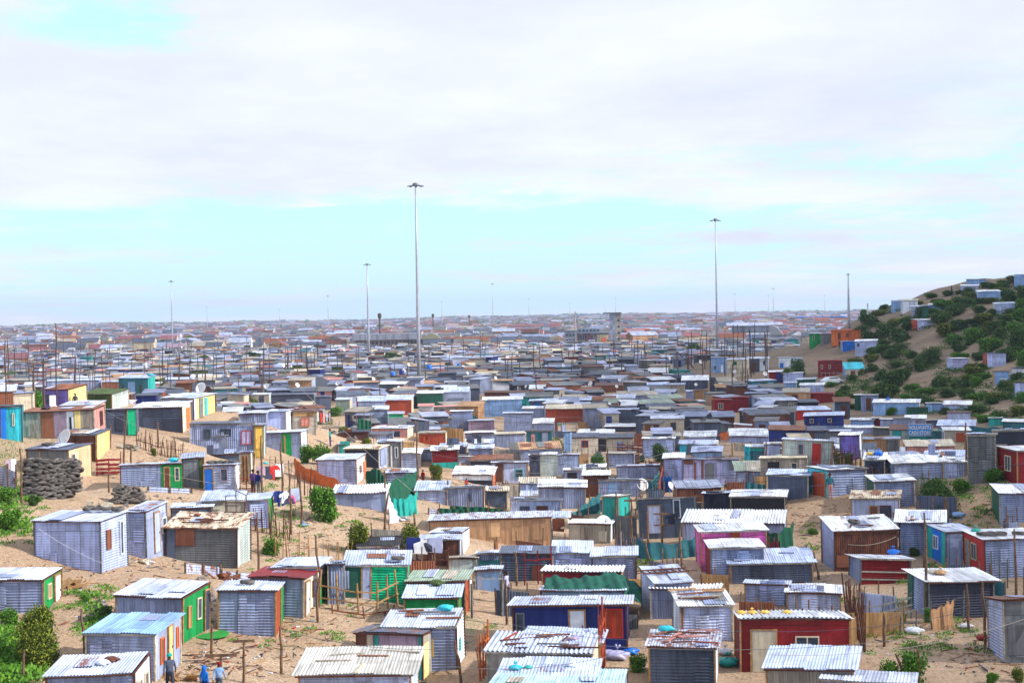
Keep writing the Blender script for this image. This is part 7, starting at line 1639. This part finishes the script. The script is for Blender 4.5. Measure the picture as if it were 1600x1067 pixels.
# makeshift yard fences and screens of sheet, board and stick filling the gaps between shacks
YF = [('l', 'near', 'pale ribbed'), ('z', 'near', 'grey ribbed'), ('d', 'near', 'dark ribbed'), ('n', 'w', 'dark plank'), ('R', 'nearx', 'rusty sheet'), ('C', 'w', 'weathered plank'), ('T', 'cloth', 'teal net'), ('E', 'cloth', 'green net'), ('H', 'near', 'slate sheet'), ('W', 'w', 'bare wood'), ('A', 'w', 'drab board')]
k = 0; tries = 0
while k < 150 and tries < 4000:
    tries += 1; x = PR.uniform(560, 1590); yb = PR.uniform(655, 1010)
    if any(a < x < c and b < yb < d for a, b, c, d in OPEN_): continue
    P, t = hit(x, yb); w = PR.uniform(1.2, 3.4); an = PR.choice((0, 0, .3, 1.4, 1.6)) + PR.gauss(0, .15); h_ = PR.uniform(.8, 1.7)
    if t > 235 or overlaps(P.x, P.y, an, w / 2, .12, .05) or hides(P.x, P.y, an, w * 1.2, .4, h_): continue
    c_, mt_, ds = PR.choice(YF); root = empty('yard_fence', P, an); k += 1; reg(P.x, P.y, an, w / 2, .1)
    nb = near_rec(x, yb - 10); nk = nb['nick'] or 'unpainted shacks'
    tag(root, uniq('low %s fence' % ds, x, yb), 'fence', 'makeshift fences in the gaps between shacks')
    mb = MB()
    if mt_ == 'cloth' : mb.panel((-w / 2, 0, 0), (w / 2, 0, 0), (w / 2, .1, h_ * .8), (-w / 2, 0, h_), 'v', .5, .05, (0, -1, 0))
    else: mb.panel((-w / 2, 0, -.2), (w / 2, 0, -.2), (w / 2, 0, h_ * PR.uniform(.8, 1)), (-w / 2, 0, h_), 'v' if mt_ != 'w' else None, .15, .02, (0, -1, 0), u0=PR.uniform(0, 9))
    o = mb.build('screen', M[mt_], root, PAL[c_]); so = o.modifiers.new('t', 'SOLIDIFY'); so.thickness = .03
    for q in (-.5, 0, .5): a = MB(); a.tube([(w * q, .07, -.3), (w * q + PR.gauss(0, .06), .07, h_ * PR.uniform(1, 1.5))], .04, 5); a.build('post', M['wood'], root)

# wires: thin sagging cables
def cable(p, q, sag, label, r=.014, col='d'):
    mb = MB(); pts = []
    for i in range(15):
        s_ = i / 14; v = p.lerp(q, s_); v = v + Vector((0, 0, -sag * 4 * s_ * (1 - s_))); pts.append(v - p)
    mb.tube(pts, r, 4); o = mb.build('cable', M['cloth'], None, PAL[col], loc=p); tag(o, label, 'cable', 'thin cables strung between posts'); return o
def at(x, y_, depth): d = pix_dir(x, y_); s_ = depth / d.y; return Vector((d.x * s_, d.y * s_, CAMZ + d.z * s_))
for (x0_, y0_, d0, x1_, y1_, d1, sg_, col, lab) in ((-20, 1000, 70, 270, 1036, 66, .3, 'C', 'pale cable over the grass bank to the blue-roofed shack'), (1170, 1020, 60, 1620, 960, 62, .6, 'C', 'pale cable passing over the dark red house with gourds'), (1170, 985, 62, 1545, 945, 72, .4, 'D', 'thin dark cable crossing over the yard'),
    (60, 826, 76, 160, 880, 72, .1, 'w', 'white cord slanting across the big pale ribbed wall'), (440, 575, 118, 700, 812, 92, .4, 'C', 'pale cable running down to the teal netting'), (150, 705, 105, 420, 760, 112, .6, 'C', 'pale cable above the thorny fence'), (160, 640, 118, 330, 690, 114, .5, 'C', 'cable above the leaning green door'),
    (800, 975, 66, 1160, 985, 66, .5, 'd', 'dark cable over the navy blue house'), (940, 1008, 60, 1440, 995, 60, .3, 'A', 'grey cable low over the yard'), (700, 1040, 58, 1010, 1008, 60, .4, 'A', 'grey cable over the bottom roofs'), (445, 985, 64, 720, 1012, 62, .3, 'A', 'grey cable over the yellow-boarded shack'), (1000, 935, 80, 1300, 905, 82, .5, 'D', 'dark cable over the broad white roof'),
    (640, 700, 135, 880, 712, 140, .8, 'A', 'grey cable across the middle lane'), (560, 730, 130, 655, 745, 128, .3, 'a', 'pale cable over the green netting'), (1325, 850, 80, 1400, 838, 82, .2, 'C', 'short pale cable on the rust brown shack'), (1045, 852, 84, 1330, 880, 82, .5, 'D', 'thin cable in front of the pink shack')):
    cable(at(x0_, y0_, d0), at(x1_, y1_, d1), sg_, lab, .011 if d0 < 90 else .012, col)

# tangle of thin supply cables over the middle rows
for k in range(46):
    x = PR.uniform(380, 1180); y_ = PR.uniform(560, 800); d0 = 15.5 * FPX / (y_ - 488) * PR.uniform(.8, .92)
    if d0 > 420: d0 = PR.uniform(150, 330)
    L_ = PR.uniform(12, 34); p = at(x, y_, d0); th = PR.choice((0, 0, .3, -.3, .9)) + PR.gauss(0, .2); q = p + Vector((L_ * math.cos(th), L_ * math.sin(th), PR.gauss(0, .8))); p.z = max(p.z, 3.2 + gz(p.x, p.y)); q.z = max(q.z, 3.2 + gz(q.x, q.y))
    cable(p, q, PR.uniform(.3, .9), uniq('thin dark cable', x, y_, 16, None, 'rooftops'), .016, PR.choice('dDA'))
# washing
def washing(pts, hts, items, label):
    """line from pixel ground points; garments are things of their own"""
    A, t = hit(*pts[0]); B, t2 = hit(*pts[1]); A = A + Vector((0, 0, hts[0])); B = B + Vector((0, 0, hts[1]))
    cable(A, B, .15, label, .012, 'A')
    n = len(items)
    for i, (kind, col, lab) in enumerate(items):
        s_ = (i + .6) / (n + .2); p = A.lerp(B, s_); p.z -= .6 * s_ * (1 - s_); e_ = (B - A).normalized(); mb = MB(); w = .55 if kind == 'shirt' else (.42 if kind == 'trousers' else .8); h_ = .7 if kind == 'shirt' else (.95 if kind == 'trousers' else .9)
        if kind == 'shirt': outl = [(-.2, 0), (.2, 0), (.48, -.25), (.38, -.38), (.24, -.26), (.25, -.75), (-.25, -.75), (-.24, -.26), (-.38, -.38), (-.48, -.25)]
        elif kind == 'trousers': outl = [(-.22, 0), (.22, 0), (.26, -.95), (.08, -.95), (0, -.35), (-.08, -.95), (-.26, -.95)]
        else: outl = [(-.4, 0), (.4, 0), (.42, -.5), (.38, -.9), (-.38, -.85), (-.42, -.4)]
        ph = PR.random() * 6
        mb.quad([tuple(e_ * x + Vector((0, .06 * math.sin(x * 7 + z * 4 + ph), z))) for x, z in outl])
        o = mb.build({'shirt': 'hanging_shirt', 'trousers': 'hanging_trousers', 'cloth': 'hanging_cloth'}[kind], M['cloth'], None, PAL[col], loc=p); so = o.modifiers.new('t', 'SOLIDIFY'); so.thickness = .03; tag(o, lab, 'washing', 'washing hung out to dry')
washing([(405, 772), (440, 768)], (2.0, 2.0), [('cloth', 'm', 'mauve cloth on the stick line'), ('shirt', 'D', 'black top on the stick line beside red clothing'), ('cloth', 'D', 'dark cloth hanging between sticks'), ('trousers', 'X', 'bright red trousers hanging from sticks'), ('shirt', 'X', 'bright red top hanging from sticks'), ('cloth', 'w', 'white and green towel beside red clothing')], 'washing line near the standing adults')
washing([(430, 812), (466, 806)], (1.9, 1.9), [('shirt', 'b', 'navy top on the lower stick line'), ('trousers', 'b', 'navy trousers on the lower stick line'), ('shirt', 'w', 'white top on the lower stick line'), ('cloth', 'D', 'black cloth on the lower stick line'), ('trousers', 'p', 'pink trousers on the lower stick line'), ('cloth', 'l', 'grey cloth at the line end by the bush')], 'washing line above the sand slope')
washing([(494, 676), (518, 676)], (2.0, 2.0), [('cloth', 'a', 'pale green towel by the red washing'), ('cloth', 'X', 'bright red cloth beside the orange window'), ('cloth', 'P', 'pink and red cloth beside bright red one'), ('shirt', 'l', 'pale top next to the red cloths'), ('shirt', 'm', 'mauve top at the end of the short line')], 'short washing line beside the orange window')
washing([(640, 894), (688, 894)], (2.1, 2.1), [('cloth', 'b', 'dark blue cloth on the line behind the green roof shack'), ('cloth', 'w', 'white cloth on the line beside dark blue one'), ('shirt', 'D', 'black top on the line near the pale green board'), ('cloth', 'L', 'pale lilac cloth on the line near the pale green board')], 'washing line beside the bright green shack')
washing([(858, 848), (888, 848)], (1.8, 1.8), [('shirt', 'w', 'white top hanging at the end of the tan wall'), ('cloth', 'n', 'brown cloth hanging by the tan wall'), ('shirt', 'c', 'cream top hanging by the beige ribbed shack')], 'short line at the end of the tan wall')
washing([(1297, 716), (1325, 716)], (2.3, 2.3), [('cloth', 'L', 'lilac cloth beside the red door shack'), ('shirt', 'w', 'white top above the orange sheet'), ('shirt', 'D', 'black top above the orange sheet')], 'line in front of the purple shack')
washing([(1125, 706), (1140, 704)], (2.2, 2.2), [('shirt', 'o', 'orange top by the bright white roof'), ('trousers', 'o', 'orange trousers by the bright white roof')], 'short line by the bright white roof')
washing([(1040, 845), (1060, 845)], (2.0, 2.0), [('shirt', 'D', 'black top hanging before the slate blue house')], 'line in front of the slate blue house')
washing([(8, 760), (26, 758)], (1.9, 1.9), [('shirt', 'm', 'dark mauve top at the edge by the sheet fence'), ('cloth', 'w', 'white and lilac cloth at the edge by the sheet fence')], 'line by the pale sheet fence')

# white chair by the violet shack
P, t = hit(84, 644); ch = empty('chair', P, .4); tag(ch, 'white plastic chair in front of the violet shack', 'chair')
mb = MB(); mb.box((0, 0, .62), (.6, .55, .06)); mb.build('seat', M['white'], ch); mb = MB(); mb.box((-.05, .27, 1.15), (.6, .05, 1.0)); mb.build('backrest', M['white'], ch)
for a in (-.25, .25):
    for b_ in (-.22, .22): mb = MB(); mb.box((a, b_, .29), (.06, .06, .6)); mb.build('leg', M['white'], ch)
# ------------------------------------------------------------------ people
def person(x, yb, hm, face, label, hat, top, legs, pose='stand', skin=(.10, .05, .03), hair='k', hood=False, dep=None):
    """one continuous skinned body; clothes are colour regions of it, headwear a child"""
    if dep is None: P, t = hit(x, yb)
    else: P = at(x, yb, dep)
    k = hm / 1.75; vs = []; es = []; rs = []
    def jn(p, r_, par=None):
        vs.append(Vector(p) * k); rs.append(r_ * k)
        if par is not None: es.append((par, len(vs) - 1))
        return len(vs) - 1
    pel = jn((0, 0, .95), .135); wa = jn((0, .01, 1.12), .125, pel); chh = jn((0, 0, 1.32), .155, wa); nk = jn((0, .0, 1.47), .062, chh); hd0 = jn((0, -.01, 1.56), .075, nk); hd = jn((0, -.02, 1.66), .098, hd0); jn((0, -.015, 1.73), .07, hd); jn((0, -.115, 1.635), .018, hd)
    walk = pose == 'walk'; AB = {'stand': (.06, .03), 'walk': (.28, -.22), 'hips': (.0, .0), 'carry': (-.2, -.2)}[pose]
    for s_ in (-1, 1):
        sw = (.26 if s_ > 0 else -.22) if walk else .02 * s_
        hip = jn((.095 * s_, 0, .88), .098, pel); kn = jn((.105 * s_, -sw * .6 - .01, .50), .066, hip); an = jn((.11 * s_, -sw + (.06 if walk and s_ < 0 else 0), .09), .045, kn); jn((.12 * s_, -sw - .13, .045), .038, an)
        sh = jn((.175 * s_, 0, 1.40), .07, chh)
        if pose == 'hips': el = jn((.36 * s_, .06, 1.18), .045, sh); wr = jn((.19 * s_, -.06, 1.02), .034, el)
        elif pose == 'carry': el = jn((.24 * s_, -.06, 1.14), .045, sh); wr = jn((.14 * s_, -.30, 1.16), .034, el)
        else:
            a_ = AB[0] if s_ > 0 else AB[1]; el = jn((.25 * s_, a_ * .35 + .02, 1.13), .045, sh); wr = jn((.27 * s_, a_ - .05, .90), .033, el)
        w_ = vs[wr] / k; dr = ((vs[wr] - vs[el]) / k).normalized(); pm = jn(tuple(w_ + dr * .06), .034, wr)
        for f in range(4):
            off = Vector((0, (f - 1.5) * .019, 0)); b_ = jn(tuple(w_ + dr * .10 + off), .0095, pm); L_ = (.062, .075, .07, .052)[f]; c_ = jn(tuple(w_ + dr * (.10 + L_ * .5) + off + Vector((-.008 * s_, 0, 0))), .0085, b_); jn(tuple(w_ + dr * (.10 + L_) + off + Vector((-.024 * s_, 0, 0))), .007, c_)
        th_ = jn(tuple(w_ + dr * .05 + Vector((-.01 * s_, -.045, 0))), .011, pm); jn(tuple(w_ + dr * .09 + Vector((-.015 * s_, -.06, 0))), .009, th_)
    me = bpy.data.meshes.new('person'); me.from_pydata([tuple(v) for v in vs], es, []); tmp = bpy.data.objects.new('tmp', me); COL.objects.link(tmp)
    sm = tmp.modifiers.new('s', 'SKIN'); sk = me.skin_vertices[0].data
    for i, r_ in enumerate(rs): sk[i].radius = (r_ * (1.18 if i in (0, 1, 2) else 1), r_); sk[i].use_root = i == 0
    sb = tmp.modifiers.new('u', 'SUBSURF'); sb.levels = 1; sb.render_levels = 1
    bpy.context.view_layer.update(); m2 = bpy.data.meshes.new_from_object(tmp.evaluated_get(bpy.context.evaluated_depsgraph_get())); bpy.data.objects.remove(tmp)
    def cm(nm, c): 
        t_ = MT(nm, .85, 0, .15); g_ = t_.nd('ShaderNodeTexCoord').outputs['Object']; n_ = t_.noise(g_, 6, 4); t_.col(t_.mix(t_.rng(n_, .3, .7), tuple(v * .7 for v in c), c)); t_.bump(n_, .4); return t_.m
    m2.materials.clear()
    for c in (cm('skin', skin), cm('shirt', PAL[top]), cm('trousers', PAL[legs]), cm('shoes', (.03, .03, .03))): m2.materials.append(c)
    for p_ in m2.polygons:
        c = p_.center / k; p_.use_smooth = True
        arm = abs(c.x) > .2 and c.z > .8
        if c.z > 1.48: mi = 0
        elif c.z < .09: mi = 3
        elif c.z < .98 and not arm: mi = 2
        elif arm and ((c.z < .93 and pose in ('stand', 'walk'))): mi = 0
        elif pose == 'carry' and c.y < -.27: mi = 0
        else: mi = 1
        p_.material_index = mi
    body = bpy.data.objects.new('person', m2); COL.objects.link(body); body.location = P + Vector((0, 0, 0)); body.rotation_euler.z = face; tag(body, label, 'person', 'people walking or standing between the shacks')
    mb = MB(); r_ = .112 * k; z0 = 1.66 * k; pr = [(r_ * 1.0, -.03), (r_ * 1.03, .02), (r_ * .9, .07), (r_ * .55, .105), (.002, .118)]
    if hood: pr = [(r_ * .95, -.16), (r_ * 1.15, -.08), (r_ * 1.18, .0), (r_ * 1.02, .07), (r_ * .6, .115), (.002, .13)]
    mb.lathe([(a, z0 + b_ * k) for a, b_ in pr], 14, (0, .02 * k, 0)); mb.build('hood' if hood else ('knitted_hat' if hat else 'hair'), M['cloth'], body, PAL[hat] if hat else (.015, .012, .012), smooth=True)
    # eyes and mouth
    mb = MB()
    for s_ in (-1, 1): mb.box((.034 * s_ * k, -.108 * k, 1.655 * k), (.022 * k, .012 * k, .012 * k))
    mb.box((0, -.100 * k, 1.59 * k), (.045 * k, .012 * k, .01 * k)); mb.build('face', M['rubber'], body)
    return body
person(266, 1084, 1.62, R(200), 'person in teal knitted hat and dark patterned top walking beside the blue-roofed shack', 't', 'd', 'D', 'walk')
person(320, 1093, 1.35, R(150), 'child in a blue hooded coat seen from behind on the sand', 'B', 'B', 'b', 'stand', hood=True)
person(343, 1089, 1.42, R(185), 'child in red knitted hat and blue jacket walking on the sand', 'r', 's', 'd', 'walk')
person(396, 773, 1.75, R(170), 'adult in dark purple top with arms folded near the washing', None, 'U', 'D', 'carry')
person(404, 774, 1.7, R(140), 'adult in dark clothes standing behind another by the washing', None, 'b', 'A', 'stand')
person(873, 659, 1.8, R(10), 'man in white cap and grey top walking before the brick-red house', 'w', 'H', 'D', 'walk')
person(856, 656, 1.75, R(-20), 'man in red-brown top beside the corner of the brick-red house', None, 'n', 'd', 'stand')
person(118, 642, 1.75, R(30), 'adult in dark coat and hat standing by the olive-roofed shack', 'n', 'D', 'D', 'stand')
person(236, 630, 1.6, R(0), 'person in bright pink standing at the end of the teal house', None, 'p', 'p', 'stand')
person(792, 940, 1.65, R(60), 'person in a lilac top walking up the sandy lane', None, 'v', 'd', 'walk')
person(729, 767, 1.0, R(20), 'small child in red by the white-roofed shack', None, 'X', 'n', 'stand')
person(661, 758, 1.2, R(-30), 'child in dark red sitting low on sand near the white shack', None, 'r', 'n', 'stand')
person(1297, 779, 1.75, R(0), 'person draped in a teal blanket in the bare yard', None, 'T', 'P', 'stand')
person(1216, 645, 1.6, R(0), 'person in pink by the green hut at the foot of the hill', None, 'p', 'D', 'stand')
person(516, 697, 1.6, R(90), 'person in teal top beside the dark bushes', None, 't', 'b', 'stand')
for (x, yb, c1, c2, lab) in ((993, 576, 'b', 'D', 'tiny distant figure in blue beside the mint green front'), (1020, 573, 'q', 'd', 'tiny distant figure in sky blue on the far street'), (1002, 574, 'X', 'D', 'tiny distant figure in red on the far street'), (1030, 572, 'D', 'D', 'tiny dark figure on the far street'), (985, 577, 'D', 'k', 'tiny dark figure near the turquoise front'), (1312, 545, 'r', 'D', 'tiny figure in red below the orange hill house'), (1487, 459, 'D', 'D', 'lone dark figure standing on the sandy hilltop')):
    person(x, yb, 1.7, R(PR.uniform(-60, 60)), lab, None, c1, c2, PR.choice(('stand', 'walk')))
# ------------------------------------------------------------------ labels of the shacks
LM_ = [r_ for r_ in SHACKS if r_['nick']]
seen = {}
GRP = 'tin and board shacks of the settlement'
def clip16(s): return s if len(s.replace('-', ' ').split()) <= 16 else None
def base_desc(r_, lvl=2):
    wc, ws = parse(r_['wall']); rc, _ = parse(r_['rf'], 'v')
    a = PNAME[wc]; rn = ROOFN.get(rc, 'grey'); bits = []
    for o in r_['ops']:
        c = (o.split(',') + ['k'] * 5)[4]
        if o[1] == 'd' and c in PNAME: bits.append(PNAME[c] + ' door')
        elif o[1] == 'w': bits.append('window')
    size = 'wide' if r_['W'] > 6 else ('narrow' if r_['W'] < 2.6 else 'small')
    if lvl == 2 and bits: return '%s %s shack, %s roof, %s' % (size, a, rn, bits[0])
    return '%s %s shack with %s roof' % (size, a, rn)
for r_ in SHACKS:
    if r_['label']: seen[r_['label']] = 1
def rel(r_, l):
    dx = r_['x'] - l['x']; dy = r_['y'] - l['y']; ov = min(r_['x1'], l['x1']) - max(r_['x0'], l['x0'])
    if ov > 0: return 'behind' if dy < 0 else 'in front of'
    return 'beside' if abs(dx) < (r_['px'] + l['px']) * .9 and abs(dy) < 14 else ('past' if dy < 0 else 'near')
amb = 0
for r_ in SHACKS:
    if r_['label']: LABELS.add(r_['label'])
for r_ in SHACKS:
    lab = r_['label']
    if not lab:
        lab = uniq(base_desc(r_, 1), r_['x'], r_['y'], 16, r_['nick'])
        if lab.endswith('among others'):
            l2 = uniq('partly hidden ' + base_desc(r_, 1), r_['x'], r_['y'], 18)
            lab = l2; amb += 1
    tag(r_['root'], lab, 'shack', GRP)
print('ambiguous', amb)
for o in list(bpy.data.objects):
    if 'used' in o.keys(): del o['used']
    if o.name.startswith('bush') and o.parent is None and 'label' not in o.keys():
        for c in list(o.children): bpy.data.objects.remove(c)
        bpy.data.objects.remove(o)
